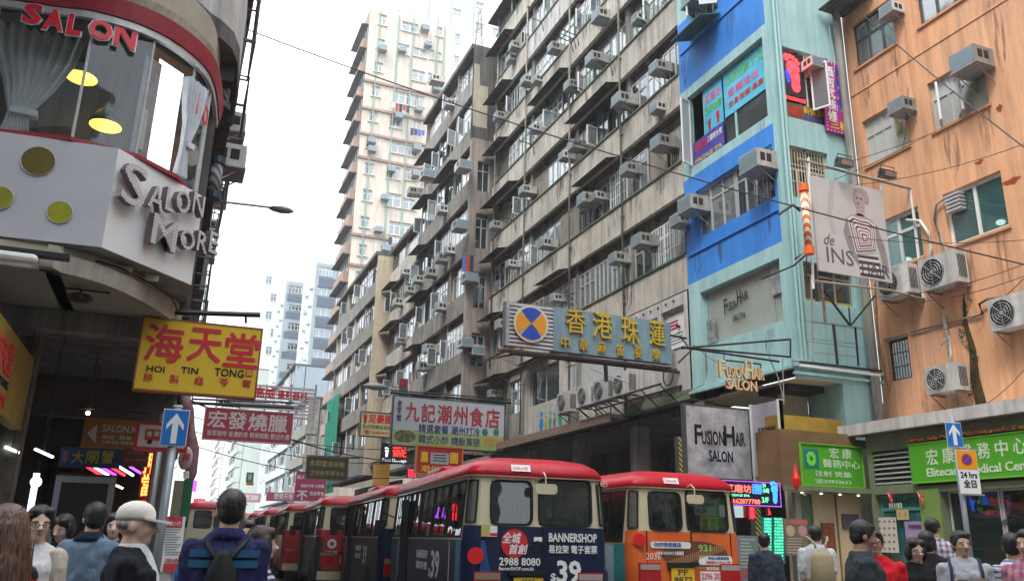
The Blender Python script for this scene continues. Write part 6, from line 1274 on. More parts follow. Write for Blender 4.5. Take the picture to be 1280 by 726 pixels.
letters(S.root, 'INS', x0_ + .12 * WB, z0_ + .10 * HB, .36 * WB, .16 * HB, grt, -.002, .002); letters(S.root, 'HAIR', x0_ + .58 * WB, z0_ + .04 * HB, .38 * WB, .13 * HB, grt, -.012, .002); letters(S.root, 'de', x0_ + .1 * WB, z0_ + .28 * HB, .14 * WB, .12 * HB, grt, -.002, .002, shear=.4)
S.line('top_bar', [(1000, 198), (1152, 238)], .035, M('grey_bar', (.38, .33, .28), .6, var=.4, vscale=12), .06); S.line('post', [(1013, 196), (1019, 360)], .03, whitef, .06); S.line('post', [(1104, 226), (1114, 352)], .025, whitef, .07); S.line('post', [(1141, 236), (1157, 372)], .035, whitef, .06); S.line('bottom_bar', [(1018, 350), (1116, 362), (1175, 378)], .03, M('grey_bar', (.3, .2, .15), .6), .06); S.line('brace', [(985, 262), (1003, 250), (1012, 258)], .03, blackm, .3); S.line('brace', [(1002, 320), (1016, 310), (1016, 345)], .025, blackm, .2)
def floodlight(x, y, Y, label, rz=0, tilt=.3, hang=False):
    p = onY(x, y, Y); t = thing('floodlight', label, 'lamp', tuple(p), rz); mb = MB(); mb.prism([(-.2, -.12, -.06), (.2, -.12, -.06), (.17, .08, -.08), (-.17, .08, -.08)], (0, .02, .16)); o = mb.build('lamp_head', M('lamp_navy', (.03, .045, .06), .45), t)
    MB().box(-.17, .17, -.125, -.1215, -.04, .07).build('lamp_glass', g_grey, t)
    for k in range(5): MB().box(-.15 + k * .07, -.13 + k * .07, .0, .1, .1, .14).build('fin', _M['lamp_navy'], t)
    hb = MB(); hb.tube([(-.2, 0, .0), (-.2, .0, .2), (.2, 0, .2), (.2, 0, 0)] if not hang else [(-.2, 0, 0), (-.2, 0, -.16), (.2, 0, -.16), (.2, 0, 0)], .012, 5); hb.build('yoke', blackm, t); t.rotation_euler = (tilt, 0, rz); t.scale = (1.0, 1.0, 1.0); return t
floodlight(1054, 205, 13.1, 'dark floodlight on the bar above the model poster, left one of the row'); floodlight(1108, 219, 13.1, 'dark floodlight on the bar above the model poster, middle one'); floodlight(1158, 232, 13.1, 'dark floodlight at the right end of the bar above the model poster', .5, .6)
floodlight(1216, 324, 13.4, 'floodlight hanging from the black arm below the big white framed window', 1.2, .9, True)
S = Sign('lamp_bracket', 'black steel bracket arm fixed to the orange wall at the big white window', 'bracket', 'Y', 13.3, (1214, 250), (1277, 312)); S.line('bar', [(1214, 298), (1277, 312)], .03, blackm, 0); S.line('bar', [(1264, 250), (1216, 298)], .022, blackm, 0); S.line('bar', [(1222, 300), (1216, 318)], .02, blackm, 0); S.line('bar', [(1216, 325), (1196, 360)], .018, steel, 0)
# orange barber pole lamp
p = onY(1008, 275, 13.2); z1 = onY(1004, 231, 13.2).z; z0 = onY(1012, 318, 13.2).z; t = thing('barber_pole', 'orange and white spiral barber pole lamp at the left edge of the model poster', 'barber pole', (p.x, 13.2, 0)); bor = M('barber_orange', (.78, .13, .01), .4)
MB().tube([(0, 0, z0 + .16), (0, 0, z1 - .16)], .085, 20).build('tube', WAVES('barber_orange_white', (.80, .16, .02), (.85, .78, .6), 'DIAGONAL', 3.2, .35), t, smooth=True); MB().tube([(0, 0, z0), (0, 0, z0 + .16)], .11, 20).build('cap', bor, t, smooth=False); MB().tube([(0, 0, z1 - .16), (0, 0, z1)], .11, 20).build('cap', bor, t)
MB().tube([(0, 0, z0 + .05), (.0, .5, z0 - .1), (0, 1.6, z0 - .1)], .02, 5).build('bracket', blackm, t)
# scaffold cage on the aqua end wall
S = Sign('steel_cage', 'rusty steel frame platform fixed on the aqua end wall below the model poster', 'scaffold', 'Y', 14.2, (1014, 350), (1100, 465))
for pts, r, m in (([(1014, 345), (1016, 452)], .022, steel), ([(1014, 401), (1078, 410)], .018, steel), ([(1015, 423), (1073, 430)], .014, steel), ([(1016, 440), (1073, 446)], .014, steel), ([(1027, 352), (1032, 404)], .035, rust), ([(1042, 406), (1047, 455)], .035, blackm), ([(1069, 409), (1073, 457)], .025, blackm), ([(1029, 362), (1062, 406)], .03, blackm), ([(1061, 384), (1063, 407)], .018, blackm), ([(1064, 406), (1094, 369)], .022, blackm), ([(1094, 352), (1096, 400), (1102, 450)], .025, rust), ([(1000, 452), (1102, 464)], .035, blackm), ([(1000, 457), (1100, 469)], .03, whitef), ([(990, 450), (1012, 452)], .03, steel)): S.line('bar', pts, r, m, 0)
# pinned thin loose cables in bundles
# --- right pole with one-way and no stopping signs
p0 = onX(1198, 600, 9.8); Yr = 8.22
t = thing('street_pole', 'grey pole at the right kerb carrying two road signs', 'pole', (9.8, Yr, .13)); MB().tube([(0, 0, 0), (0, 0, 3.12)], .036, 14).build('pole', polem, t, smooth=True)
def q_(x, y): return onY(x, y, Yr - .05)
a = q_(1183, 526); b = q_(1203, 560); c = q_(1193, 543)
T = thing('road_sign', 'blue one-way arrow sign on top of the right kerb pole', 'road sign', (c.x, Yr - .045, c.z), -.25); w_, h_ = .115, .165
MB().box(-w_, w_, -.004, 0, -h_, h_).build('border', swhite, T); MB().box(-w_ + .006, w_ - .006, -.008, -.0045, -h_ + .008, h_ - .008).build('plate', sblue, T); mb = MB(); arrow(mb, 0, -h_ * .85, w_ * 1.35, h_ * 1.7, -.0085); mb.build('arrow', swhite, T)
T = thing('road_sign', 'orange and white no stopping sign reading 24 hrs 全日 on the right pole', 'road sign', (onY(1196, 590, Yr - .05).x + .02, Yr - .05, 0), -.25); zt = q_(1213, 563).z; zb_ = q_(1213, 617).z; zm = q_(1213, 587).z
MB().box(0, .30, -.004, 0, zb_, zt).build('plate', swhite, T); MB().box(.005, .295, -.007, -.0045, zm, zt - .005).build('orange_panel', M('sign_amber', (.80, .33, .01), .4), T)
MB().disc((.15, -.0075, (zm + zt) / 2), (0, -1, 0), .077, 28, 0, .002).build('red_ring', M('ring_red', (.6, .02, .04), .4), T); MB().disc((.15, -.0098, (zm + zt) / 2), (0, -1, 0), .058, 28, 0, .002).build('blue_disc', M('ring_blue', (.03, .06, .40), .4), T)
o = MB().box(-.065, .065, -.0148, -.0122, -.008, .008).build('red_bar', _M['ring_red'], T); o.location = (.15, 0, (zm + zt) / 2); o.rotation_euler = (0, PI / 4 - PI / 2, 0)
letters(T, '24 hrs', .03, zm - .115, .24, .085, black_t, -.005, .001, .03); letters(T, '全日', .06, zm - .235, .18, .1, black_t, -.005, .001, .03)
for z in (zt + .005, zb_ - .02): MB().box(-.03, .34, -.006, .006, z, z + .018).build('clip_rail', steel, T)
# --- street lamps
def streetlamp(label, pts, head, Y, r=.035):
    t = thing('street_lamp', label, 'street lamp', (0, 0, 0)); MB().tube([onY(x, y, Y) for x, y in pts], r, 6).build('arm', steel, t); h = onY(*head, Y); s = Y / 20
    mb = MB(); mb.rings([[Vector((h.x + a * s, h.y + w * math.cos(2*PI*i/10) * s, h.z + hh * math.sin(2*PI*i/10) * s)) for i in range(10)] for a, w, hh in ((-.3, .03, .02), (-.2, .12, .06), (.0, .16, .09), (.2, .13, .07), (.32, .02, .02))]); mb.build('lamp_head', M('lamp_grey', (.25, .26, .27), .5), t, smooth=True)
streetlamp('street lamp head on a thin arm reaching out over the street from the left', [(240, 250), (275, 252), (336, 259)], (351, 262), 20, .03)
streetlamp('pale street lamp arm in front of the stepped dark block', [(495, 487), (480, 484)], (469, 483), 40, .05)
# ------------------------------------------------------------------ cables
def cable(label, A, B, sag, r=.012, n=14):
    A, B = Vector(A), Vector(B); P = [A.lerp(B, i / n) - Vector((0, 0, sag * 4 * (i / n) * (1 - i / n))) for i in range(n + 1)]
    o = MB().tube(P, r, 5).build('overhead_cable', blackp, None); tag(o, label, 'cable', 'overhead cables')
cable('long black cable sagging across the whole street from the left eaves', onX(311, 38, .45), onX(1290, 333, 15.4), .35, .016)
cable('black cable running down across the orange wall toward the right edge', onX(1058, 0, 15.3), onY(1285, 188, 9), .1, .014)
for i, (a, b, X0, X1) in enumerate((((1170, 165), (934, 232), 15.4, 13.6), ((1158, 170), (960, 252), 15.4, 13.4), ((1280, 180), (1060, 232), 15.4, 14), ((1280, 300), (1020, 290), 15.4, 13), ((1280, 330), (1090, 372), 15.4, 14), ((1280, 345), (1100, 380), 15.4, 14), ((1135, 110), (1128, 190), 15.4, 15.4), ((1280, 348), (1180, 412), 15.4, 15.4), ((1280, 462), (1195, 520), 15.4, 14), ((700, 470), (612, 440), 12.9, 11), ((600, 420), (470, 405), 11.5, 9), ((880, 480), (760, 520), 12.8, 12.9), ((940, 470), (866, 430), 12.6, 12.8))):
    cable(['thin cable crossing the orange wall, highest of the bundle', 'thin cable crossing the orange wall just below the highest', 'thin cable from the right edge toward the floodlights', 'thin cable level with the striped dress', 'thin cable below the black bracket arm', 'thin cable meeting the poster bottom bar', 'short loose cable between two windows of the orange wall', 'thin cable above the right edge condenser', 'thin cable above the shop canopy', 'thin cable at the round badge sign', 'thin cable in front of the stepped dark block', 'loose cable over the white wall panel', 'cable by the ivory hanging letters'][i], onX(*a, X0), onX(*b, X1), .15, .008)
cable('cable hanging across the street in front of the red roast meat sign', onY(230, 497, 15.8), onY(500, 575, 34), .3, .02)
for i, k in enumerate((0, 6, 12)): cable(['upper', 'middle', 'lower'][i] + ' thin cable stretched over the far street above the minibus queue', onY(240, 520 + k * 3, 30), onY(520, 560 + k * 3, 34), .4, .015)
# white hanging cords on the aqua corner top
for i, x in enumerate((1037, 1043, 1048)):
    o = MB().tube([onY(x - 2, 2, 14.8), onY(x, 40, 14.75), onY(x + 6, 75, 14.8), onY(x + 4, 140, 14.8)], .008, 4).build('overhead_cable', M('white_cord', (.6, .6, .58), .6), None); tag(o, ['left', 'middle', 'right'][i] + ' loose white cord dangling where the aqua and orange walls meet', 'cable', 'white dangling cords')
# dark tin awning corner above the aqua/orange joint
S = Sign('tin_awning', 'dark corrugated awning at the top corner of the orange building', 'awning', 'Y', 14.6, (1028, 0), (1068, 30)); a = S.l(1030, 12); b = S.l(1065, 0)
for k in range(9): MB().box(a[0] + k * .14, a[0] + k * .14 + .12, -.9, .2, a[1] + .1, a[1] + .14).build('sheet', tin, S.root)
S.line('strut', [(1040, 14), (1045, 26)], .03, blackm, 0)
# ------------------------------------------------------------------ minibuses
b_cream = M('bus_cream', (.60, .53, .36), .35, var=.08, vscale=3, coat=.4); b_red = M('bus_red', (.46, .008, .022), .38, var=.2, vscale=2.5, coat=.12, spec=.3); b_navy = M('bus_navy', (.007, .009, .026), .42, var=.5, vscale=1.0, coat=.06, spec=.25, col2=(.006, .02, .07)); b_orange = M('bus_orange', (.72, .15, .03), .35, var=.12, vscale=2, coat=.4, col2=(.60, .10, .02))
b_grey = M('bus_grey', (.035, .038, .045), .5, var=.4, vscale=2); b_redp = M('bus_red_panel', (.38, .02, .03), .35, coat=.4); b_cyan = M('bus_cyan_panel', (.02, .22, .36), .35, var=.4, vscale=1.5); b_blue = M('bus_blue_panel', (.01, .05, .26), .35, var=.4, vscale=1.5, col2=(.01, .10, .34))
rubber = M('rubber', (.015, .015, .016), .7); g_bus = GLASS('bus_glass', (.03, .04, .04), .68, .02, .05); g_bus2 = GLASS('bus_glass_light', (.10, .12, .12), .5, .02, .10); seatm = M('bus_seat', (.05, .055, .07), .8, var=.3); interior = M('bus_interior', (.30, .30, .27), .7); yelpole = M('yellow_pole', (.70, .45, .02), .4)
tail_r = M('tail_red', (.42, .01, .015), .2, coat=.6); tail_w = M('tail_clear', (.36, .33, .31), .2, coat=.6); tyre = M('tyre', (.02, .02, .02), .85); rim = M('wheel_rim', (.4, .4, .4), .4, .5); plate_y = M('plate_yellow', (.80, .52, .02), .4)
BL, BWB, BWT = 6.3, 1.05, .985          # length, half width at the belt and at the roof line
ZS, ZR, ZK = 1.50, 2.37, 2.70          # window sill, roof line, roof crown
def plan(w, L, y0=0, r=.2, n=4):
    P = []
    for cx, cy, a0 in ((w - r, y0 + r, -90), (w - r, L - r, 0), (-w + r, L - r, 90), (-w + r, y0 + r, 180)):
        for k in range(n + 1): a = math.radians(a0 + 90 * k / n); P.append((cx + r * math.cos(a), cy + r * math.sin(a)))
    return P
def ring(w, L, z, y0=0, r=.2): return [Vector((x, y, z)) for x, y in plan(w, L, y0, r)]
def tiltwall(mb, A, B, T, holes, m=0, th=.04):
    """wall from bottom edge A->B, up vector T (full height); holes in metres along / up fraction heights; outward = (B-A) x T"""
    d = (B - A); L = d.length; u = d.normalized(); H = T.length; v = T.normalized(); n = u.cross(v) * -th
    xs = sorted({0, L, *[h[0] for h in holes], *[h[1] for h in holes]}); zs = sorted({0, H, *[h[2] for h in holes], *[h[3] for h in holes]})
    P = lambda a, b: A + u * a + v * b
    for a, b in zip(xs, xs[1:]):
        for c, e in zip(zs, zs[1:]):
            if any(h[0] < (a + b)/2 < h[1] and h[2] < (c + e)/2 < h[3] for h in holes): continue
            mb.quad(P(a, c), P(b, c), P(b, e), P(a, e), m); mb.quad(P(a, c) + n, P(a, e) + n, P(b, e) + n, P(b, c) + n, m)
def rrect(a, b, c, d, r, n=4):
    P = []
    for cx, cz, a0 in ((b - r, c + r, -90), (b - r, d - r, 0), (a + r, d - r, 90), (a + r, c + r, 180)):
        for k in range(n + 1): t = math.radians(a0 + 90 * k / n); P.append((cx + r * math.cos(t), cz + r * math.sin(t)))
    return P
def gasket(mb, A, u, v, nrm, a, b, c, d, r=.08, w=.03, off=.006, t=.012):
    o = rrect(a - w, b + w, c - w, d + w, r + w); i = rrect(a, b, c, d, r); n = len(o)
    P = lambda q, k: A + u * q[0] + v * q[1] + nrm * k
    for k in range(n):
        j = (k + 1) % n; mb.quad(P(o[k], off + t), P(o[j], off + t), P(i[j], off + t), P(i[k], off + t)); mb.quad(P(o[k], off), P(o[j], off), P(o[j], off + t), P(o[k], off + t)); mb.quad(P(i[k], off + t), P(i[j], off + t), P(i[j], off - .02), P(i[k], off - .02))
def minibus(label, x, y, heading, st, group='red roofed minibuses queuing along the kerb', detail=True):
    root = thing('minibus', label, 'minibus', (x, y, 0), -heading, group)
    low = st['low']; rear = st.get('rear', low); side = st.get('side', low)
    # body below the windows
    mb = MB(); mb.rings([ring(.99, BL - .02, .32, .04), ring(1.03, BL, .42, 0), ring(BWB, BL, 1.1, -.02), ring(BWB, BL - .0, ZS, 0)], cap=True)
    body = mb.build('body', low, root)
    # belt band between side-window sill and rear panel top: the rear panel rises to 1.70
    # corner posts with rounded section
    up = lambda p, t: Vector((p[0] * (1 - t) + p[0] * (BWT / BWB) * t, p[1] + (.0 if p[1] > 3 else .05) * t - (.16 * t if p[1] > 3 else 0), ZS + (ZR - ZS) * t))
    pl = plan(BWB, BL); k = 5
    for ci in range(4):
        seg = pl[ci * k:(ci + 1) * k]; mb = MB(); mb.rings([[up(a, 0), up(a, 1)] for a in seg], cap=False, closed=False); mb.build('corner_post', b_cream, root, smooth=True)
    H = ZR - ZS
    def face(A0, B0, holes, nm, m=b_cream):
        A = up(A0, 0); B = up(B0, 0); A1 = up(A0, 1); T = ((A1 + up(B0, 1)) / 2 - (A + B) / 2); mb = MB(); tiltwall(mb, A, B, T, holes); o = mb.build(nm, m, root, fix=False); u = (B - A).normalized(); v = T.normalized(); return A, u, v, u.cross(v)
    # rear wall: local a from left (-) to right
    Wr = 2 * (BWB - .2); zb = ZS
    zl, zh = 1.74 - zb, 2.30 - zb
    rw = [(.15, .74, zl - .02, zh + .0), (.85, 1.63, zl - .02, zh + .05)]
    A, u, v, nr = face((-BWB + .2, 0), (BWB - .2, 0), rw, 'rear_wall')
    fm = MB()
    for a, b, c, d in rw: gasket(fm, A, u, v, nr, a + .012, b - .012, c + .012, d - .012)
    fm.build('rear_gasket', rubber, root)
    for a, b, c, d in rw:
        mb = MB(); P = lambda q, w: A + u * q + v * w - nr * .01; mb.quad(P(a, c), P(b, c), P(b, d), P(a, d)); mb.build('rear_window', g_bus, root)
    # raised rear belt in livery colour (1.50-1.70)
    mb = MB(); P = lambda q, w, o=.004: A + u * q + v * w + nr * o
    mb.quad(P(0, 0), P(Wr, 0), P(Wr, .195), P(0, .195)); mb.build('rear_belt', rear, root)
    mb = MB(); mb.quad(Vector((-BWB + .2, -.024, .62)), Vector((BWB - .2, -.024, .62)), Vector((BWB - .2, -.022, 1.1)), Vector((-BWB + .2, -.022, 1.1))); mb.quad(Vector((-BWB + .2, -.0245, 1.1)), Vector((BWB - .2, -.0245, 1.1)), Vector((BWB - .2, -.005, 1.503)), Vector((-BWB + .2, -.005, 1.503))); mb.build('rear_panel', rear, root)
    # corner quarter windows
    for sgn, ci in ((-1, 3), (1, 0)):
        seg = pl[ci * k:(ci + 1) * k]; a, b = (seg[0], seg[4]); 
        mid = seg[1:4]; Q = [up(q, (1.74 - ZS) / H) for q in mid]; Q2 = [up(q, (2.30 - ZS) / H) for q in mid]; cen = Vector((0, BL / 2, 0))
        out = Vector((sgn * .7, -.7, 0)) * .012; mb = MB()
        for i in range(2): mb.quad(Q[i] + out, Q[i+1] + out, Q2[i+1] + out, Q2[i] + out)
        mb.build('corner_window', st.get('cglass', g_bus2), root); fm = MB()
        ringp = [q + out * 1.3 for q in Q] + [q + out * 1.3 for q in reversed(Q2)]; fm.tube(ringp + [ringp[0]], .016, 5); fm.build('corner_gasket', rubber, root)
        mb = MB(); Qa = [up(q, 0) + out * .4 for q in seg]; Qb = [up(q, .225) + out * .4 for q in seg]
        for i in range(4): mb.quad(Qa[i], Qa[i+1], Qb[i+1], Qb[i])
        mb.build('corner_belt', rear, root)
    # sides
    Ls = BL - .4
    for sgn in (-1, 1):
        A0, B0 = ((BWB, .2), (BWB, BL - .2)) if sgn > 0 else ((-BWB, BL - .2), (-BWB, .2))
        cuts = [.06, 1.12, 2.15, 3.2, 4.25, 5.0, 5.84] if sgn < 0 else [.06, 1.0, 2.0, 3.0, 4.0, 5.0, 5.84]
        if sgn < 0: cuts = [Ls - c for c in reversed(cuts)]
        holes = [(a + .03, b - .03, .05, .80) for a, b in zip(cuts, cuts[1:])]
        A, u, v, nr = face(A0, B0, holes, 'side_wall', b_cream)
        for a, b, c, d in holes:
            fr = MB(); P = lambda q, w, o=0: A + u * q + v * w + nr * o
            for (q0, w0, q1, w1) in ((a - .02, c - .02, b + .02, c + .01), (a - .02, d - .01, b + .02, d + .02), (a - .02, c, a + .012, d), (b - .012, c, b + .02, d), ((a + b)/2 - .012, c, (a + b)/2 + .012, d)):
                k0 = fr._a([P(q0, w0, .001), P(q1, w0, .001), P(q1, w1, .001), P(q0, w1, .001), P(q0, w0, .014), P(q1, w0, .014), P(q1, w1, .014), P(q0, w1, .014)])
                for qf in ((4,5,6,7),(0,1,5,4),(1,2,6,5),(2,3,7,6),(3,0,4,7)): fr.f.append(tuple(k0 + i for i in qf)); fr.m.append(0)
            o = fr.build('window_frame', rubber, root); mb = MB(); mb.quad(P(a, c, -.008), P(b, c, -.008), P(b, d, -.008), P(a, d, -.008)); mb.build('side_window', g_bus if st.get('dark', 1) else g_bus2, root)
        # lower side livery panel and door
        sx = sgn * (BWB + .004)
        for a, b, m in st.get('panels', [(.3, 3.9, side), (3.9, 4.6, rubber), (4.6, 5.4, st.get('front', side))]):
            mb = MB(); mb.quad((sgn * (BWB - .006), a, .50), (sgn * (BWB - .006), b, .50), (sx + sgn*.002, b, 1.1), (sx + sgn*.002, a, 1.1)); mb.quad((sx + sgn*.002, a, 1.1), (sx + sgn*.002, b, 1.1), (sx, b, ZS - .01), (sx, a, ZS - .01)); mb.build('side_panel', m, root, fix=False)
        if sgn < 0:
            dm = MB(); dm.box(-BWB - .02, -BWB - .008, 4.28, 5.02, .38, 2.2); 
            d_ = dm.build('door_frame', rubber, root)
    # front
    A, u, v, nr = face((BWB - .2, BL), (-BWB + .2, BL), [(.04, Wr - .04, .0, H - .12)], 'front_wall')
    mb = MB(); P = lambda q, w: A + u * q + v * w - nr * .01; mb.quad(P(.04, 0), P(Wr - .04, 0), P(Wr - .04, H - .12), P(.04, H - .12)); mb.build('windscreen', g_bus2, root)
    # roof
    R0 = lambda w, y0, y1, z, r: [Vector((a, b, z)) for a, b in plan(w, y1, y0, r)]
    mb = MB(); mb.rings([R0(BWT + .015, .03, BL - .14, ZR, .2), R0(BWT + .035, .01, BL - .13, ZR + .015, .22), R0(BWT + .02, .015, BL - .14, ZR + .075, .22), R0(BWT - .04, .06, BL - .2, ZR + .16, .26), R0(BWT - .16, .17, BL - .34, ZR + .235, .28), R0(BWT - .36, .4, BL - .6, ZR + .285, .28), R0(BWT - .62, .8, BL - 1.0, ZR + .305, .2), R0(.05, 1.6, BL - 2, ZR + .31, .04)]); rf = mb.build('roof', b_red, root, smooth=True)
    mb = MB(); mb.rings([R0(BWT + .037, .008, BL - .128, ZR - .012, .22), R0(BWT + .04, .005, BL - .126, ZR + .002, .22)]); mb.build('drip_rail', b_cream, rf)
    # roof hump (cooling unit)
    mb = MB(); mb.rings([R0(.62, 3.6, 5.2, ZR + .26, .15), R0(.6, 3.7, 5.15, ZR + .40, .15), R0(.5, 3.9, 5.0, ZR + .43, .1)]); mb.build('roof_unit', b_red, root, smooth=True)
    if not detail: return root
    # inside
    MB().box(-.95, .95, .1, BL - .3, .7, .74).build('floor', interior, root)
    for r in range(5):
        for sx_ in (-.62, -.2, .62): MB().box(sx_ - .2, sx_ + .2, .45 + r * .95, .56 + r * .95, .75, 1.86 if r % 2 else 1.8).build('seat_back', seatm, root)
    MB().box(-.9, .9, .12, .14, .7, 1.7).build('rear_inner', interior, root)
    for px_ in (.34, -.1): MB().tube([(px_, .9, .75), (px_, .9, 2.35)], .02, 6).build('grab_pole', yelpole if px_ > 0 else steel, root)
    MB().tube([(-.5, .4, 2.2), (-.5, BL - 1.2, 2.2)], .015, 5).build('grab_rail', yelpole, root)
    # wheels
    for yy in (1.35, 4.95):
        for sgn in (-1, 1):
            w = MB().tube([(sgn * .80, yy, .37), (sgn * 1.0, yy, .37)], .37, 20).build('wheel', tyre, root); MB().disc((sgn * 1.0, yy, .37), (sgn, 0, 0), .2, 16, 0, .012).build('rim', rim, w)
            MB().disc((sgn * (BWB - .012), yy, .45), (sgn, 0, 0), .45, 20, 0, .014).build('wheel_arch', rubber, root)
    # rear lamps, plate, bumper, mirror
    pz = st.get('pz', 0)
    for x_, w_, a_, b_ in ((.045, .006, .6, 1.70), (-.78, .005, .6, 1.70), (.80, .005, .6, 1.70)): MB().box(x_, x_ + w_, -.0265, -.0, a_, b_).build('panel_seam', rubber, root)
    MB().box(-.98, .98, -.16, .1, .36, .58).build('bumper', b_cream if st.get('bump') is None else st['bump'], root)
    for sgn in (-1, 1):
        x0, x1 = sorted((sgn * .56, sgn * .93)); 
        l = MB().box(x0, x1, -.05, .0, .74 + pz, 1.10 + pz).build('tail_lamp', tail_r, root); MB().box(x0 + .01, x1 - .01, -.056, -.051, 1.0 + pz, 1.08 + pz).build('clear_lens', tail_w if sgn > 0 or pz else M('lens_cover', (.22, .18, .11), .5), l)
    np_ = MB().box(-.38, .04, -.075, -.055, .79 + pz, 1.03 + pz).build('number_plate', plate_y, root)
    for i, t in enumerate(st.get('plate', ('KX', '2871'))): letters(np_, t, -.34 if i else -.26, .81 + pz + (1 - i) * .11, .34 if i else .18, .09, blkp, -.076, .001, .02)
    MB().box(-.44, .10, -.10, -.04, 1.05 + pz, 1.11 + pz).build('plate_lamp', rubber, root)
    mr_ = MB(); mr_.tube([(.02, .0, ZR + .03), (.02, -.10, ZR + .06), (.02, -.19, ZR + .0), (.02, -.2, ZR - .12)], .012, 6); m_ = mr_.build('mirror_arm', b_cream, root)
    mm = MB(); o = rrect(-.13, .19, ZR - .24, ZR - .10, .05); mm.prism([(a, -.2, b) for a, b in o], (0, .02, -.0)); mm.build('mirror', b_cream, m_)
    return root
# vertical seam and print helpers on the rear (local normal -y)
def rprint(root, t, x, z, w, h, m, vert=False, bold=.02, shear=0, y=-.027):
    return letters(root, t, x, z, w, h, m, y, .001, bold, shear, vert=vert)
wp = M('print_bus_white', (.78, .78, .78), .4)
import mathutils
def place(rlx, rly, deg): 
    h = math.radians(deg); return rlx + BWB * math.cos(h), rly - BWB * math.sin(h), h
X_, Y_, h_ = place(3.84, 11.05, 5)
bus1 = minibus('nearest minibus with red roof and dark blue BannerSHOP advert on its tail', X_, Y_, h_, dict(low=b_navy, rear=b_navy, side=b_navy, front=b_navy, plate=('KX', '8832'), panels=[(.25, .55, b_cyan), (.55, 4.25, b_navy), (4.25, 5.05, rubber), (5.05, 5.4, b_cyan)]))
b_glow = M('bus_bright_blue', (.01, .14, .42), .3, var=.6, vscale=2.2, coat=.4, col2=(.008, .03, .14))
MB().poly([(-.845, -.0275, .62), (-.60, -.0275, .62), (-.70, -.0275, 1.1), (-.79, -.0275, 1.5), (-.845, -.0275, 1.5)]).build('blue_panel', b_glow, bus1)
for i_, (z_, m_) in enumerate(((1.60, M('sticker_yellow', (.62, .55, .12), .5, var=.4, vscale=20)), (1.60, wp))): MB().box(-.845 + i_ * .12, -.73 + i_ * .11, -.034, -.029, z_ - .05, z_ + .09).build('sticker', m_, bus1)
MB().box(-.72, -.62, -.036, -.0345, 1.56, 1.60).build('sticker_band', redp, bus1)
mb = MB(); mb.disc((-.37, -.03, 1.47), (0, -1, 0), .19, 28, 0, .004); mb.build('round_red_logo', M('logo_red', (.55, .02, .02), .4), bus1)
rprint(bus1, '全城', -.54, 1.47, .26, .14, wp, shear=.2, y=-.036); rprint(bus1, '首創', -.44, 1.33, .26, .13, wp, shear=.2, y=-.036)
rprint(bus1, '2988 8080', -.58, 1.18, .59, .105, wp, y=-.029); rprint(bus1, 'BannerSHOP.com.hk', -.58, 1.12, .5, .045, wp)
rprint(bus1, 'BANNERSHOP', .13, 1.50, .72, .12, wp, bold=.03, y=-.03); rprint(bus1, '易拉架 電子套票', .13, 1.35, .72, .11, wp, bold=.02, y=-.03); rprint(bus1, '$', .16, .97, .08, .12, wp); rprint(bus1, '39', .25, .95, .36, .31, wp, bold=.03); rprint(bus1, '/個', .63, .97, .07, .09, wp)
MB().disc((-.90, .0, 1.30), (-.5, -.86, 0), .11, 20, 0, .035).build('round_red_sticker', M('sticker_red', (.70, .015, .02), .4), bus1)
mb = MB(); mb.prism([(a + .05, -.03, b - .02) for a, b in rrect(-.15, -.03, 1.36, 1.53, .055)], (0, -.01, 0)); mb.build('door_latch', rubber, bus1)
MB().box(-.09, .03, -.035, -.028, 1.50, 1.56).build('white_sticker', wp, bus1)
# rear top strip and roof stickers
def roofsticker(b): 
    MB().box(-.42, -.14, -.0, .004, 0, .1).build('roof_sticker', wp, b, loc=(0, -.005, ZR + .07)).rotation_euler = (-.42, 0, 0)
    o = letters(b, '公共小巴', -.40, .0, .22, .05, redp, -.002, .001, name='roof_lettering'); o.location = (0, .0, ZR + .09); o.rotation_euler = (-.42, 0, 0)
roofsticker(bus1); rprint(bus1, '學生 PUBLIC LIGHT BUS 專線小巴', -.66, 2.325, .66, .04, M('print_red_small', (.45, .05, .06), .5), y=-.0)
# side texts (left side, normal -x): helper frame
def sprint(root, t, y0, z, w, h, m, bold=.02):
    o = letters(root, t, 0, 0, w, h, m, 0, .001, bold, name='side_lettering'); o.location = (-BWB - .010, y0, z); o.rotation_euler = (0, 0, -PI / 2); return o
for yy in (1.8,): sprint(bus1, '39', yy + .35, .92, .6, .42, wp); sprint(bus1, '$', yy + .5, .92, .1, .15, wp); sprint(bus1, 'BANNERSHOP', yy + 1.55, 1.2, .9, .13, wp); sprint(bus1, '易拉架 電子套票', yy + 1.55, 1.03, .9, .12, wp)
MB().box(-BWB - .012, -BWB - .009, .9, .93, .75, 1.48).build('advert_edge', wp, bus1)
# red LED route display behind a side window
led = MB().box(-.93, -.91, 1.0, 1.35, 1.75, 2.05).build('led_display', blackp, bus1)
o = letters(led, '旺角\n觀塘', 0, 0, .3, .26, neor, 0, .002); o.location = (-.935, 1.33, 1.77); o.rotation_euler = (0, 0, -PI / 2)
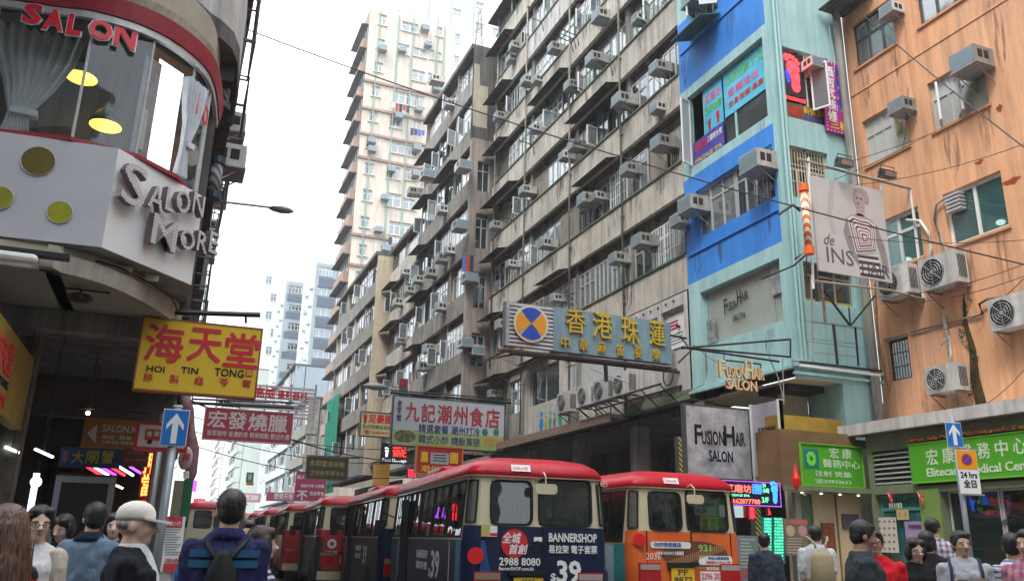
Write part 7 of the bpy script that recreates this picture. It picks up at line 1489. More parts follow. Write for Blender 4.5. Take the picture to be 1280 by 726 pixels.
# the orange minibus
X_, Y_, h_ = place(6.8, 11.75, 0)
bus2 = minibus('orange and cream minibus with red roof, plate PF 9872 and rail tunnel advert', X_, Y_, h_, dict(low=b_orange, rear=b_orange, side=b_orange, plate=('PF', '9872'), pz=.12, panels=[(.2, 2.2, M('bus_teal_panel', (.04, .28, .30), .4, var=.2)), (2.2, 4.25, b_orange), (4.25, 5.05, rubber), (5.05, 5.4, b_orange)]))
roofsticker(bus2)
MB().disc((-.90, .0, 1.56), (-.5, -.86, 0), .1, 20, 0, .035).build('round_red_sticker', _M['sticker_red'], bus2)
mb = MB(); rs = random.Random(2)
for k in range(26): t = k / 25; x = -.42 + 1.05 * t; z = 1.2 + .28 * t; mb.box(x - .012, x + .012, -.033, -.029, z - .07, z + .05)
mb.box(-.44, .66, -.0295, -.0282, 1.14, 1.17); tag(mb.build('rail_print', M('print_brass', (.35, .20, .08), .5), bus2), kind='stuff')
mb = MB(); mb.prism([(a, -.0262, b) for a, b in [(.1 + .62 * math.cos(2*PI*i/24), 1.36 + .2 * math.sin(2*PI*i/24)) for i in range(24)]], (0, -.0015, 0)); mb.build('brown_print', M('print_brown', (.16, .055, .02), .5, var=.4, vscale=6), bus2)
mb = MB(); mb.prism([(a, -.0295, b) for a, b in rrect(-.72, .02, 1.44, 1.54, .04)], (0, -.002, 0)); mb.build('white_lozenge', wp, bus2); rprint(bus2, '你的情感鐵路', -.66, 1.46, .5, .07, M('print_blue_bus', (.05, .12, .4), .5), y=-.033)
rprint(bus2, 'YOUR RAILWAY 全線優惠', -.62, 1.34, .5, .06, wp, y=-.03); rprint(bus2, '931', .16, 1.40, .24, .11, M('print_green_neon', (.25, .6, .15), .4), y=-.033)
mb = MB(); mb.prism([(a, -.0285, b) for a, b in rrect(.16, .80, 1.20, 1.34, .05)], (0, -.003, 0)); mb.build('white_label', wp, bus2); rprint(bus2, '新紀元健康檢查', .34, 1.28, .4, .05, M('print_blue_bus', (.05, .12, .4), .5), y=-.033); rprint(bus2, '逢星期日上午10-11時', .3, 1.22, .46, .04, redp, y=-.033)
MB().box(.18, .66, -.029, -.026, .96, 1.10).build('phone_label', wp, bus2); rprint(bus2, '2396 2036', .20, .98, .44, .1, redp, y=-.031); rprint(bus2, '報名熱線', .3, 1.12, .24, .05, wp); rprint(bus2, 'www.bio.com.hk', .22, .90, .4, .04, wp); rprint(bus2, '2036', -.80, 1.27, .26, .10, wp, bold=0)
# yellow card and blue notice in its right rear window
MB().box(.28, .62, .06, .07, 1.72, 1.94).build('yellow_card', M('card_yellow', (.62, .55, .02), .5), bus2); letters(bus2, '免 費\n接 駁', .31, 1.74, .28, .18, M('ink_green', (.03, .2, .08), .5), .056, .001)
MB().box(.2, .62, .09, .1, 1.97, 2.22).build('pale_notice', M('notice_aqua', (.35, .50, .52), .5), bus2); letters(bus2, 'FUSIONHAIR\nSALON', .22, 2.0, .38, .18, black_t, .086, .001)
o = MB().box(-BWB - .012, -BWB - .009, .55, 1.5, .55, 1.48).build('portrait_panel', M('panel_paleblue', (.30, .42, .50), .5), bus2)
pp = MB(); pp.prism([(-BWB - .0145, 1.0 + .12 * math.cos(2*PI*i/16), 1.32 + .14 * math.sin(2*PI*i/16)) for i in range(16)], (.002, 0, 0)); pp.build('portrait_face', M('print_tan', (.36, .20, .12), .5), bus2)
pp = MB(); pp.prism([(-BWB - .0145, 1.0 + a, b) for a, b in ((-.28, .6), (.28, .6), (.26, 1.05), (.08, 1.18), (-.08, 1.18), (-.26, 1.05))], (.002, 0, 0)); pp.build('portrait_coat', M('print_slate', (.06, .08, .14), .5), bus2)
pp = MB(); pp.prism([(-BWB - .017, 1.0 + .13 * math.cos(PI*i/10), 1.36 + .14 * math.sin(PI*i/10)) for i in range(11)], (.002, 0, 0)); pp.build('portrait_hair', black_t, bus2)
o = letters(bus2, '公共小巴', 0, 0, .8, .09, wp, 0, .001, .02, name='roof_lettering'); o.location = (-BWT - .03, 1.6, ZR + .03); o.rotation_euler = (0, 0, -PI / 2)
# the queue ahead
sty = {'banner': dict(low=b_navy, side=b_grey, rear=b_navy, front=b_redp, panels=[(.25, 4.25, b_navy), (4.25, 5.05, rubber), (5.05, 5.4, b_orange)]), 'red': dict(low=b_redp, rear=b_redp, side=b_redp, bump=b_cream), 'cream': dict(low=b_cream, rear=b_cream, side=b_cream), 'grey': dict(low=b_grey, rear=b_redp, side=b_grey, bump=b_cream)}
Q = [(4.29, 17.85, 4, 'banner', 'second minibus of the queue, dark BannerSHOP sides, behind the nearest one'), (4.12, 24.6, 4, 'grey', 'third minibus of the queue with a red tail panel and round white logo'), (4.05, 31.4, 3.5, 'red', 'fourth minibus of the queue with red side panels'), (4.0, 38.1, 3, 'cream', 'fifth minibus of the queue with plain cream sides'), (4.0, 44.8, 3, 'cream', 'sixth minibus of the queue, cream, small in the distance'), (3.95, 51.5, 2, 'red', 'seventh minibus of the queue, red sided and very small'), (3.9, 58.2, 2, 'cream', 'eighth minibus of the queue, tiny, only its roof shows'), (3.85, 64.9, 1, 'cream', 'ninth minibus, farthest of the queue by the kerb')]
QB = []
for i, (x, y, dg, s, lb_) in enumerate(Q):
    X_, Y_, h_ = place(x, y, dg); QB.append(minibus(lb_, X_, Y_, h_, sty[s], detail=i < 3))
q3 = QB[1]; mb = MB(); mb.disc((-.62, -.028, 1.32), (0, -1, 0), .13, 24, 0, .004); mb.build('round_logo', wp, q3); mb = MB(); mb.disc((-.62, -.0325, 1.32), (0, -1, 0), .06, 20, 0, .004); mb.build('logo_centre', M('logo_grey_red', (.25, .08, .08), .5), q3)
rprint(q3, '循環使用環保', .02, 1.4, .5, .1, yelp); rprint(q3, '清潔用品', .02, 1.25, .4, .1, yelp); rprint(q3, '6296 8332', -.78, 1.06, .34, .07, wp)
q2 = QB[0]; sprint(q2, '39', 2.15, .92, .6, .42, wp); sprint(q2, 'BANNERSHOP', 3.35, 1.2, .9, .13, wp); sprint(q2, '易拉架 電子套票', 3.35, 1.03, .9, .12, wp)
for b in [bus1] + QB[:3]:
    o = letters(b, '公共小型巴士 16座位', 0, 0, 2.4, .08, M('print_roof_pale', (.55, .42, .42), .5), 0, .001, .01, name='roof_lettering'); o.location = (-BWT - .018, 3.8, ZR + .045); o.rotation_euler = (-.25, 0, -PI / 2)
    # left wing mirror
    mb = MB(); mb.tube([(-BWB, BL - .4, 1.9), (-BWB - .22, BL - .25, 2.0), (-BWB - .25, BL - .2, 1.85)], .015, 5); a_ = mb.build('wing_mirror_arm', rubber, b); MB().box(-BWB - .36, -BWB - .16, BL - .24, BL - .18, 1.55, 1.85).build('wing_mirror', rubber, a_)
# minibuses on the left lane, tail toward us
X_, Y_, h_ = place(.75, 33, 0); lb1 = minibus('cream red roofed minibus on the left behind the backpack man', X_, Y_, 0, sty['cream'], group='minibuses on the left side of the street')
X_, Y_, h_ = place(1.1, 42, 0); minibus('red roofed minibus farther up the left side of the street', X_, Y_, 0, sty['red'], group='minibuses on the left side of the street', detail=False)
# ------------------------------------------------------------------ people
skin1 = M('skin', (.58, .36, .26), .55, var=.1, vscale=12); skin2 = M('skin_pale', (.66, .45, .35), .55, var=.08, vscale=12); skin3 = M('skin_tan', (.44, .25, .17), .55, var=.1, vscale=12)
def HAIR(name, c1, c2, sc=70):
    m = M(name, c1, .38); t = m.node_tree; N = t.nodes; L = t.links; b = N['Principled BSDF']; tc = N.new('ShaderNodeTexCoord'); mp = N.new('ShaderNodeMapping'); mp.inputs['Scale'].default_value = (1, 1, .12); n = N.new('ShaderNodeTexNoise'); n.inputs['Scale'].default_value = sc * 2; n.inputs['Detail'].default_value = 3
    L.new(tc.outputs['Object'], mp.inputs[0]); L.new(mp.outputs[0], n.inputs['Vector']); r = N.new('ShaderNodeValToRGB'); r.color_ramp.elements[0].color = (*c1, 1); r.color_ramp.elements[1].color = (*c2, 1); r.color_ramp.elements[0].position = .35; r.color_ramp.elements[1].position = .7; L.new(n.outputs[0], r.inputs[0]); L.new(r.outputs[0], b.inputs['Base Color'])
    p = N.new('ShaderNodeBump'); p.inputs['Strength'].default_value = .9; p.inputs['Distance'].default_value = .006; L.new(n.outputs[0], p.inputs['Height']); L.new(p.outputs[0], b.inputs['Normal']); return m
hairb = HAIR('hair_black', (.008, .007, .007), (.035, .032, .03)); hairbr = HAIR('hair_brown', (.05, .022, .014), (.20, .11, .075), 60); hairg = HAIR('hair_grey', (.10, .095, .09), (.35, .34, .33))
eyew = M('eye_white', (.6, .58, .55), .3); eyed = M('eye_dark', (.012, .01, .01), .2); lipm = M('lips', (.30, .10, .08), .5); specm = M('spectacle_frame', (.03, .02, .02), .4)
denim = M('denim', (.03, .045, .10), .85, var=.3, vscale=10); trous = M('trousers_dark', (.02, .02, .025), .85, var=.2); khaki = M('trousers_khaki', (.22, .18, .12), .85, var=.2)
shoe = M('shoe', (.03, .028, .025), .6)
def remesh(o, v, sm=2):
    m = o.modifiers.new('remesh', 'REMESH'); m.mode = 'VOXEL'; m.voxel_size = v; m.use_smooth_shade = True
    if sm: s = o.modifiers.new('smooth', 'SMOOTH'); s.factor = .5; s.iterations = sm
def loft(mb, rr, n=16):
    """rr: (cx, cy, z, rx, ry) elliptical sections"""
    mb.rings([[Vector((cx + rx * math.cos(2*PI*i/n), cy + ry * math.sin(2*PI*i/n), z)) for i in range(n)] for cx, cy, z, rx, ry in rr])
def hand(mb, W_, D_, curl=.4, s=1.0, side=1):
    """palm and five fingers from wrist W_ along direction D_"""
    D_ = D_.normalized(); side_v = D_.cross(Vector((0, 1, 0))); side_v = side_v.normalized() if side_v.length > .1 else Vector((1, 0, 0)); nrm = side_v.cross(D_).normalized()
    pc = W_ + D_ * .045 * s
    for k in (-1, 0, 1): mb.capsule(W_ + side_v * k * .014 * s, W_ + D_ * .085 * s + side_v * k * .024 * s, .017 * s, .015 * s, 8)
    for k, L in ((-1.5, .062), (-.5, .075), (.5, .07), (1.5, .055)):
        b = W_ + D_ * .088 * s + side_v * k * .0205 * s; m1 = b + (D_ * math.cos(curl) + nrm * math.sin(curl)) * L * .5 * s; e = m1 + (D_ * math.cos(curl * 2.2) + nrm * math.sin(curl * 2.2)) * L * .5 * s
        mb.capsule(b, m1, .0092 * s, .0085 * s, 7); mb.capsule(m1, e, .0085 * s, .007 * s, 7)
    b = W_ + D_ * .03 * s + side_v * side * .028 * s; m1 = b + (D_ * .7 + side_v * side * .7) * .04 * s; e = m1 + (D_ * .95 + nrm * .3) * .032 * s
    mb.capsule(b, m1, .012 * s, .010 * s, 7); mb.capsule(m1, e, .010 * s, .0085 * s, 7)
ARMS = {'down': ((.0, .02, -1), (.0, -.18, -1)), 'hold': ((.05, .06, -1), (-.35, -.85, .25)), 'phone': ((.1, -.1, -1), (-.45, -.95, .15)), 'fold': ((.12, .05, -1), (-.7, -.7, .05)), 'back': ((.1, .25, -1), (.05, .0, -1)), 'out': ((.55, -.35, -.75), (.4, -.6, -.7)), 'swing': ((.1, -.4, -1), (.05, -.75, -.7))}
def onD(x, y, ypx):
    """height of the point above ground spot (x, y) that the photo shows at image row ypx"""
    lo, hi = 0, 4
    for _ in range(40):
        m = (lo + hi) / 2; q = R3.transposed() @ (Vector((x, y, m)) - CPOS); yy = CY - FPX * q.y / -q.z
        lo, hi = (m, hi) if yy > ypx else (lo, m)
    return m
def person(label, x, y, face, H=1.7, skin=None, hair=hairb, hs='short', top=None, sleeve='short', bottom=None, arms=('down', 'down'), female=False, look=0, voxel=.011, lean=0, glasses=False, collar=None, step=.12, nod=0, detail=1, hem=.0, skirt=False, extras=(), bulk=1.0):
    """face: world heading the person faces, degrees, 0 = toward +Y (away), 180 = toward the viewer"""
    skin = skin or skin1; bottom = bottom or trous; s = H / 1.72
    az = math.atan2(x, y); z0 = .13 if (x > 9.6 or x < .7) else .01
    if H > 100: zt = onD(x, y, H); H = zt - z0 - .005; s = H / 1.69
    root = thing('person', label, 'person', (x, y, z0), -math.radians(face) - az + PI)
    V = lambda a, b, c: Vector((a * s, b * s, c * s))
    sw = (.160 if female else .178) * bulk; hip = .155 if female else .15
    # skeleton (the person faces local -y)
    B = MB()
    trunk = [(0, .0, .86, hip, .105), (0, .0, .96, hip * .97, .105), (0, -.005, 1.08, (.125 if female else .145) * bulk, .095 * bulk), (0, -.012, 1.20, (.14 if female else .165) * bulk, (.115 if female else .11) * bulk), (0, -.01, 1.32, sw * .88, .112 * bulk), (0, .005, 1.385, sw * .80, .09), (0, .01, 1.425, .105, .068), (0, .01, 1.455, .065, .058)]
    loft(B, [(a * s, b * s, c * s, d * s, e * s) for a, b, c, d, e in trunk])
    B.capsule(V(0, .014, 1.40), V(0, .0, 1.49), .060 * s, .055 * s, 14)
    # head parts in head frame, then turned
    Rh = Matrix.Translation(V(0, -.012, 1.503)) @ Matrix.Rotation(math.radians(look), 4, 'Z') @ Matrix.Rotation(math.radians(nod), 4, 'X')
    h = 1.72 / H * s * .91   # keep heads of similar size
    def HV(a, b, c): return Rh @ Vector((a * h, b * h, c * h))
    HB = MB(); HB.T = Rh
    HB.ellip((0, .012 * h, .095 * h), (.075 * h, .093 * h, .095 * h), 18, 14); HB.ellip((0, -.022 * h, .045 * h), (.058 * h, .068 * h, .072 * h), 16, 12); HB.ellip((0, -.055 * h, -.012 * h), (.032 * h, .032 * h, .026 * h), 12, 8)
    HB.capsule((0, -.084 * h, .072 * h), (0, -.111 * h, .040 * h), .0095 * h, .0145 * h, 8); HB.ellip((0, -.079 * h, .008 * h), (.022 * h, .012 * h, .011 * h), 10, 6)
    for q in (-1, 1):
        HB.ellip((q * .033 * h, -.066 * h, .042 * h), (.022 * h, .02 * h, .02 * h), 10, 6); HB.ellip((q * .03 * h, -.074 * h, .088 * h), (.024 * h, .012 * h, .008 * h), 10, 6); HB.ellip((q * .077 * h, .012 * h, .055 * h), (.010 * h, .020 * h, .031 * h), 10, 8); HB.ellip((q * .012 * h, -.094 * h, .038 * h), (.008 * h, .009 * h, .007 * h), 8, 6)
    k0 = len(B.v); B.v += HB.v; B.f += [tuple(k0 + i for i in f) for f in HB.f]; B.m += HB.m
    J = {}
    for q, ar in ((-1, arms[0]), (1, arms[1])):
        sh = V(q * sw * .93, .005, 1.362); (ux, uy, uz), (fx, fy, fz) = ARMS[ar] if isinstance(ar, str) else ar
        el = sh + Vector((q * ux, uy, uz)).normalized() * .28 * s; wr = el + Vector((q * fx, fy, fz)).normalized() * .245 * s
        J[q] = (sh, el, wr); B.capsule(sh, el, .047 * s, .038 * s, 12); B.capsule(el, wr, .038 * s, .025 * s, 12); hand(B, wr, wr - el, .45, s, -q)
    K = {}
    for q in (-1, 1):
        hp = V(q * .085, .0, .88); kn = V(q * .088, -q * step * .5 - .01, .49); an = V(q * .09, -q * step + (.05 if q * step < 0 else 0), .09)
        K[q] = (hp, kn, an); B.capsule(hp, kn, .085 * s, .058 * s, 12); B.capsule(kn, an, .055 * s, .036 * s, 12); B.capsule(an + Vector((0, .02, -.05)), an + Vector((0, -.15 * s, -.06)), .035, .03, 8)
    body = B.build('body', skin, root, smooth=True); remesh(body, voxel, 2)
    # shirt
    if top is not None:
        T = MB(); g = .016; zb = .84 + hem
        rr = [(0, 0, zb, hip + .03 + (.02 if hem < 0 else 0), .135), (0, 0, .96, hip + .028, .13), (0, -.004, 1.08, (.15 if female else .17) * bulk, .118 * bulk), (0, -.012, 1.2, (.162 if female else .187) * bulk, .132 * bulk), (0, -.01, 1.32, sw * .93 + g, .128 * bulk), (0, .004, 1.39, sw * .82 + g, .10), (0, .01, 1.43, .12, .08), (0, .01, 1.458, .078, .068)]
        loft(T, [(a * s, b * s, c * s, d * s, e * s) for a, b, c, d, e in rr], 20)
        for q in (-1, 1):
            sh, el, wr = J[q]; T.capsule(sh, sh.lerp(el, .66 if sleeve == 'short' else 1), (.060) * s, .060 * s if sleeve == 'short' else .050 * s, 12)
            if sleeve == 'long': T.capsule(el, el.lerp(wr, .93), .052 * s, .038 * s, 12)
        o = T.build('shirt', top, root, smooth=True); remesh(o, voxel * 1.15, 2)
        tx = bpy.data.textures.get('wrinkle') or bpy.data.textures.new('wrinkle', 'CLOUDS'); tx.noise_scale = .075
        dm = o.modifiers.new('wrinkles', 'DISPLACE'); dm.texture = tx; dm.strength = .03; dm.mid_level = .5; dm.texture_coords = 'LOCAL'
    # trousers
    Tm = MB(); loft(Tm, [(0, 0, .80 * s, (hip + .012) * s, .12 * s), (0, 0, .95 * s, (hip + .012) * s, .118 * s)])
    for q in (-1, 1):
        hp, kn, an = K[q]; Tm.capsule(hp, kn, .094 * s, .072 * s, 12); Tm.capsule(kn, an, .072 * s, .055 * s, 12)
    o = Tm.build('trousers', bottom, root, smooth=True); remesh(o, .02, 1)
    for q in (-1, 1):
        an = K[q][2]; Sm = MB(); Sm.capsule(an + Vector((0, .02, -.045)), an + Vector((0, -.16 * s, -.05)), .045, .04, 10); Sm.build('shoe', shoe, root, smooth=True)
    # face details
    F = MB(); F.T = Rh
    for q in (-1, 1):
        e = MB(); e.T = Rh; e.ellip((q * .030 * h, -.083 * h, .066 * h), (.0115 * h, .007 * h, .0048 * h), 10, 6); eo = e.build('eye', eyew, root, smooth=True); e = MB(); e.T = Rh; e.ellip((q * .030 * h, -.0885 * h, .066 * h), (.0056 * h, .005 * h, .0052 * h), 8, 6); e.build('iris', eyed, eo)
        e = MB(); e.T = Rh; e.tube([(q * .014 * h, -.0905 * h, .084 * h), (q * .03 * h, -.091 * h, .089 * h), (q * .049 * h, -.080 * h, .083 * h)], .0035 * h, 5); e.build('eyebrow', hair if hair is not hairbr else hairb, root)
    e = MB(); e.T = Rh; e.ellip((0, -.0905 * h, .010 * h), (.019 * h, .006 * h, .005 * h), 10, 6); e.build('lips', lipm, root, smooth=True)
    if glasses:
        e = MB(); e.T = Rh
        for q in (-1, 1): e.tube([(q * .031 * h + .021 * h * math.cos(2*PI*i/14), -.099 * h, .064 * h + .015 * h * math.sin(2*PI*i/14)) for i in range(15)], .0022, 5); e.tube([(q * .052 * h, -.098 * h, .068 * h), (q * .075 * h, .0, .066 * h)], .002, 4)
        e.tube([(-.01 * h, -.101 * h, .066 * h), (.01 * h, -.101 * h, .066 * h)], .0022, 4); e.build('spectacles', specm, root)
    # hair
    rs = random.Random(hash(label) % 1000)
    if hs != 'cap':
        Hm = MB(); Hm.T = Rh; Hm.ellip((0, .022 * h, .108 * h), (.085 * h, .098 * h, .092 * h), 20, 14)
        if hs == 'short': Hm.ellip((0, .045 * h, .06 * h), (.076 * h, .066 * h, .075 * h), 16, 12); Hm.ellip((.012 * h, -.040 * h, .150 * h), (.060 * h, .046 * h, .034 * h), 14, 10); [Hm.ellip((q * .072 * h, -.002 * h, .085 * h), (.012 * h, .03 * h, .04 * h), 10, 8) for q in (-1, 1)]
        elif hs == 'bob': Hm.ellip((0, .04 * h, .045 * h), (.094 * h, .08 * h, .10 * h), 18, 12); [Hm.ellip((q * .042 * h, -.040 * h, .142 * h), (.040 * h, .046 * h, .044 * h), 14, 10) for q in (-1, 1)]; [Hm.ellip((q * .083 * h, -.005 * h, .045 * h), (.018 * h, .05 * h, .08 * h), 10, 8) for q in (-1, 1)]
        elif hs == 'tied': Hm.ellip((0, .035 * h, .075 * h), (.08 * h, .078 * h, .075 * h), 18, 12); [Hm.ellip((q * .040 * h, -.038 * h, .146 * h), (.038 * h, .044 * h, .038 * h), 14, 10) for q in (-1, 1)]; [Hm.ellip((q * .077 * h, -.01 * h, .08 * h), (.014 * h, .045 * h, .05 * h), 10, 8) for q in (-1, 1)]; Hm.ellip((0, .12 * h, .04 * h), (.035 * h, .035 * h, .04 * h), 10, 8)
        elif hs == 'long':
            Hm.ellip((0, -.04 * h, .135 * h), (.07 * h, .048 * h, .045 * h), 14, 10); Hm.rings([[Vector((cx + rx * math.cos(2*PI*i/18), cy + ry * math.sin(2*PI*i/18), z)) for i in range(18)] for cx, cy, z, rx, ry in ((0, .035, .10, .084, .08), (0, .05, .0, .092, .08), (0, .07, -.09, .105, .07), (-.01, .085, -.18, .11, .055), (-.02, .085, -.24, .09, .04), (-.03, .08, -.30, .04, .02))])
        o = Hm.build('hair', hair, root, smooth=True); remesh(o, .010, 2)
        # loose strands break up the outline
        St = MB(); St.T = Rh; n = 420 if detail else 160
        for k in range(n):
            a = rs.uniform(0, 2*PI); el_ = rs.uniform(-.25, 1.45); d = Vector((math.cos(a) * math.cos(el_), math.sin(a) * math.cos(el_), math.sin(el_)))
            if d.y < -.35 and d.z < .62: continue
            p = Vector((0, .022 * h, .106 * h)) + Vector((d.x * .084 * h, d.y * .097 * h, d.z * .091 * h)); t = (Vector((rs.uniform(-.6, .6), rs.uniform(-.6, .6), rs.uniform(-1.0, .1))) + d * rs.uniform(.02, .26)).normalized(); L = rs.uniform(.012, .028) * h; w = t.cross(d).normalized() * .0022 * h if t.cross(d).length > .01 else Vector((.002, 0, 0))
            St.poly([p - w, p + w, p + t * L])
        if hs == 'long':
            for k in range(500):
                a = rs.uniform(-.1, PI + .1); z = rs.uniform(-.26, .05); r_ = .09 - z * .08; p = Vector((-.01 + r_ * math.cos(a), .065 + .07 * math.sin(a), z)); St.poly([p, p + Vector((.003, 0, 0)), p + Vector((rs.uniform(-.012, .012), rs.uniform(0, .01), -rs.uniform(.06, .13)))])
        tag(St.build('hair_strands', hair, root, fix=False), kind='stuff')
    root['_j'] = [list(v) for q in (-1, 1) for v in J[q]]; del root['_j']
    return root, Rh, J, s, h
def locxy(px, D): return atD(px, D)
def backpack(root, s, m, w=.27, z0=1.0, z1=1.38, tri=False, straps=True, sm=None):
    B = MB(); 
    if tri: B.rings([[Vector((rx * math.cos(2*PI*i/16), .19 + ry * math.sin(2*PI*i/16), z)) for i in range(16)] for z, rx, ry in ((1.0, .085, .05), (1.04, .10, .07), (1.14, .098, .075), (1.25, .075, .055), (1.325, .04, .035), (1.36, .025, .025))])
    else: B.rings([[Vector((rx * math.cos(2*PI*i/16), .19 + ry * math.sin(2*PI*i/16), z)) for i in range(16)] for z, rx, ry in ((z0, w*.42, .06), (z0+.04, w*.5, .085), ((z0+z1)/2, w*.5, .09), (z1-.06, w*.46, .075), (z1, w*.3, .04))])
    t = thing('backpack', 'x', 'bag', tuple(root.location), root.rotation_euler.z); B.build('bag_body', m, t, smooth=True)
    if tri:
        b2_ = MB(); b2_.rings([[Vector((rx * math.cos(2*PI*i/12), .25 + ry * math.sin(2*PI*i/12), z)) for i in range(12)] for z, rx, ry in ((1.01, .06, .02), (1.04, .078, .045), (1.13, .078, .045), (1.19, .05, .02))]); b2_.build('front_pocket', m, t, smooth=True)
        MB().prism([(0, .302, 1.05), (.045, .302, 1.10), (0, .302, 1.15), (-.045, .302, 1.10)], (0, .003, 0)).build('orange_patch', M('leather_orange', (.62, .22, .06), .6), t)
    S_ = MB()
    for q in (-1, 1):
        pts = [(q * (.015 if tri else .06), .185, 1.345 if tri else z1 - .02), (q * .055, .168, 1.395), (q * .092, .128, 1.445), (q * .112, .06, 1.472), (q * .118, -.02, 1.468), (q * .12, -.12, 1.37), (q * .135, -.13, 1.2), (q * .16, -.03, 1.06), (q * .13, .12, 1.02)]
        S_ = MB(); S_.tube([Vector(p) * s for p in pts], .014, 6); o = S_.build('strap', sm or m, t, smooth=True); o.scale = (1, 1, 1)
    return t
# --- left side
P = person
# A red and black striped woman, back view
strp = WAVES('cloth_red_black', (.012, .01, .012), (.60, .015, .02), 'Z', 2.9, .85)
x, y = locxy(2, 4.3); P('woman with long brown hair and red and black striped top, back to the viewer', x, y, -30, 633, skin2, hairbr, 'long', strp, 'short', trous, female=True, voxel=.01, look=20)
# B woman with glasses and cream cardigan
x, y = locxy(46, 5.9); r, Rh, J, s, h = P('woman in red framed glasses, white tee and cream cardigan, facing the viewer', x, y, 165, 632, skin2, hairb, 'tied', M('white_tee', (.62, .62, .63), .85), 'short', M('skirt_white', (.55, .55, .56), .85), ('hold', 'fold'), female=True, glasses=True, look=-8)
card = M('cardigan_cream', (.50, .44, .37), .9, var=.15, vscale=20); cg_ = MB()
for q in (-1, 1):
    sh, el, wr = J[q]; cg_.capsule(sh, el, .072 * s, .06 * s, 12); cg_.capsule(el, el.lerp(wr, .85), .06 * s, .045 * s, 12)
    cg_.rings([[Vector((q * (.07 + .0 * z) * s + (.085 * s) * math.cos(2*PI*i/14) * .9 + q * .06 * s, .0 + .15 * s * math.sin(2*PI*i/14), z * s)) for i in range(14)] for z in (.74, .95, 1.15, 1.3)] + [[Vector((q * .12 * s + .06 * s * math.cos(2*PI*i/14), .11 * s * math.sin(2*PI*i/14), 1.41 * s)) for i in range(14)]])
o = cg_.build('cardigan', card, r, smooth=True); remesh(o, .013, 2)
# C dark clothed woman looking down
x, y = locxy(80, 8.2); P('woman in black with dark hair looking down beside the shop door', x, y, 215, 643, skin2, hairb, 'bob', M('black_coat', (.015, .015, .017), .85), 'long', trous, ('hold', 'down'), female=True, nod=18, detail=0, voxel=.014)
# D man in blue grey shirt, back
x, y = locxy(114, 6.9); shirt = M('shirt_blue_grey', (.16, .23, .32), .85, var=.12, vscale=5)
r, Rh, J, s, h = P('man in a blue grey long sleeved shirt with dark collar, back to the viewer', x, y, 15, 627, skin1, hairb, 'short', shirt, 'long', trous, ('fold', 'fold'), look=25, voxel=.013)
cl = MB(); cl.rings([[Vector((rx * math.cos(2*PI*i/18), .01 + ry * math.sin(2*PI*i/18), z * s)) for i in range(18)] for z, rx, ry in ((1.405, .12, .095), (1.435, .10, .085), (1.46, .078, .075), (1.475, .072, .07))]); cl.build('collar', M('collar_navy', (.012, .018, .04), .85), r, smooth=True)
# E woman behind
x, y = locxy(141, 8.0); P('woman in dark clothes half hidden between the blue grey shirt and white cap', x, y, 180, 641, skin2, hairb, 'bob', M('dark_top', (.03, .03, .035), .85), 'long', trous, female=True, detail=0, voxel=.014)
# F man with white cap, profile to the right
x, y = locxy(166, 4.75); jac = M('jacket_black', (.014, .016, .022), .75, var=.3, vscale=6)
r, Rh, J, s, h = P('older man in a cream cap and black jacket with a shoulder strap, in profile', x, y, 93, 628, skin2, hairg, 'cap', jac, 'long', trous, ('down', 'hold'), look=-4, voxel=.0095, bulk=1.08)
capm = M('cap_cream', (.80, .76, .70), .9, var=.12, vscale=18, bump=.2, bscale=90)
C = MB(); C.T = Rh @ Matrix.Scale(h * .98, 4); C.rings([[Vector((rx * math.cos(2*PI*i/24), .01 + ry * math.sin(2*PI*i/24), z)) for i in range(24)] for z, rx, ry in ((.098, .081, .102), (.115, .084, .105), (.14, .083, .102), (.165, .073, .09), (.185, .053, .066), (.198, .028, .035), (.201, .008, .01))]); co = C.build('cap', capm, r, smooth=True)
C = MB(); C.T = Rh @ Matrix.Scale(h * .98, 4); top_ = []; bot = []
pts = [(-.078, -.045), (-.075, -.10), (-.055, -.15), (-.025, -.175), (.025, -.175), (.055, -.15), (.075, -.10), (.078, -.045)]
C.prism([(a, b, .110 - .20 * (abs(b) - .05) - abs(a) * .15) for a, b in pts], (0, 0, .012)); C.build('peak', capm, co, smooth=False)
C = MB(); C.T = Rh @ Matrix.Scale(h * .98, 4); C.disc((0, .01, .19), (0, 0, 1), .008, 10, 0, .006); C.build('button', capm, co)
hm = MB(); hm.T = Rh @ Matrix.Scale(h, 4); hm.ellip((0, .040, .072), (.079, .066, .042), 16, 10); o = hm.build('hair', hairg, r, smooth=True); remesh(o, .01, 1)
tee = M('tee_white', (.72, .72, .72), .85); mbx = MB(); loft(mbx, [(0, -.035 * s, .88 * s, .06, .125), (0, -.04 * s, 1.1 * s, .07, .125), (0, -.045 * s, 1.3 * s, .06, .112), (0, -.02 * s, 1.42 * s, .055, .085), (0, -.005, 1.475 * s, .058, .06)]); mbx.build('undershirt', tee, r, smooth=True)
st_ = MB(); st_.tube([Vector(p) * s for p in ((.09, .10, 1.38), (.10, .03, 1.475), (.10, -.08, 1.42), (.07, -.145, 1.30), (.02, -.16, 1.1), (-.03, -.15, .92))], .018, 6); bg_ = thing('shoulder_bag', 'grey shoulder strap bag worn by the man in the cream cap', 'bag', tuple(r.location), r.rotation_euler.z); st_.build('strap', M('strap_grey', (.24, .22, .21), .85), bg_, smooth=True); MB().box(-.15, .12, -.2, -.13, .62, .86).build('pouch', M('pouch_black', (.02, .02, .02), .7), bg_)
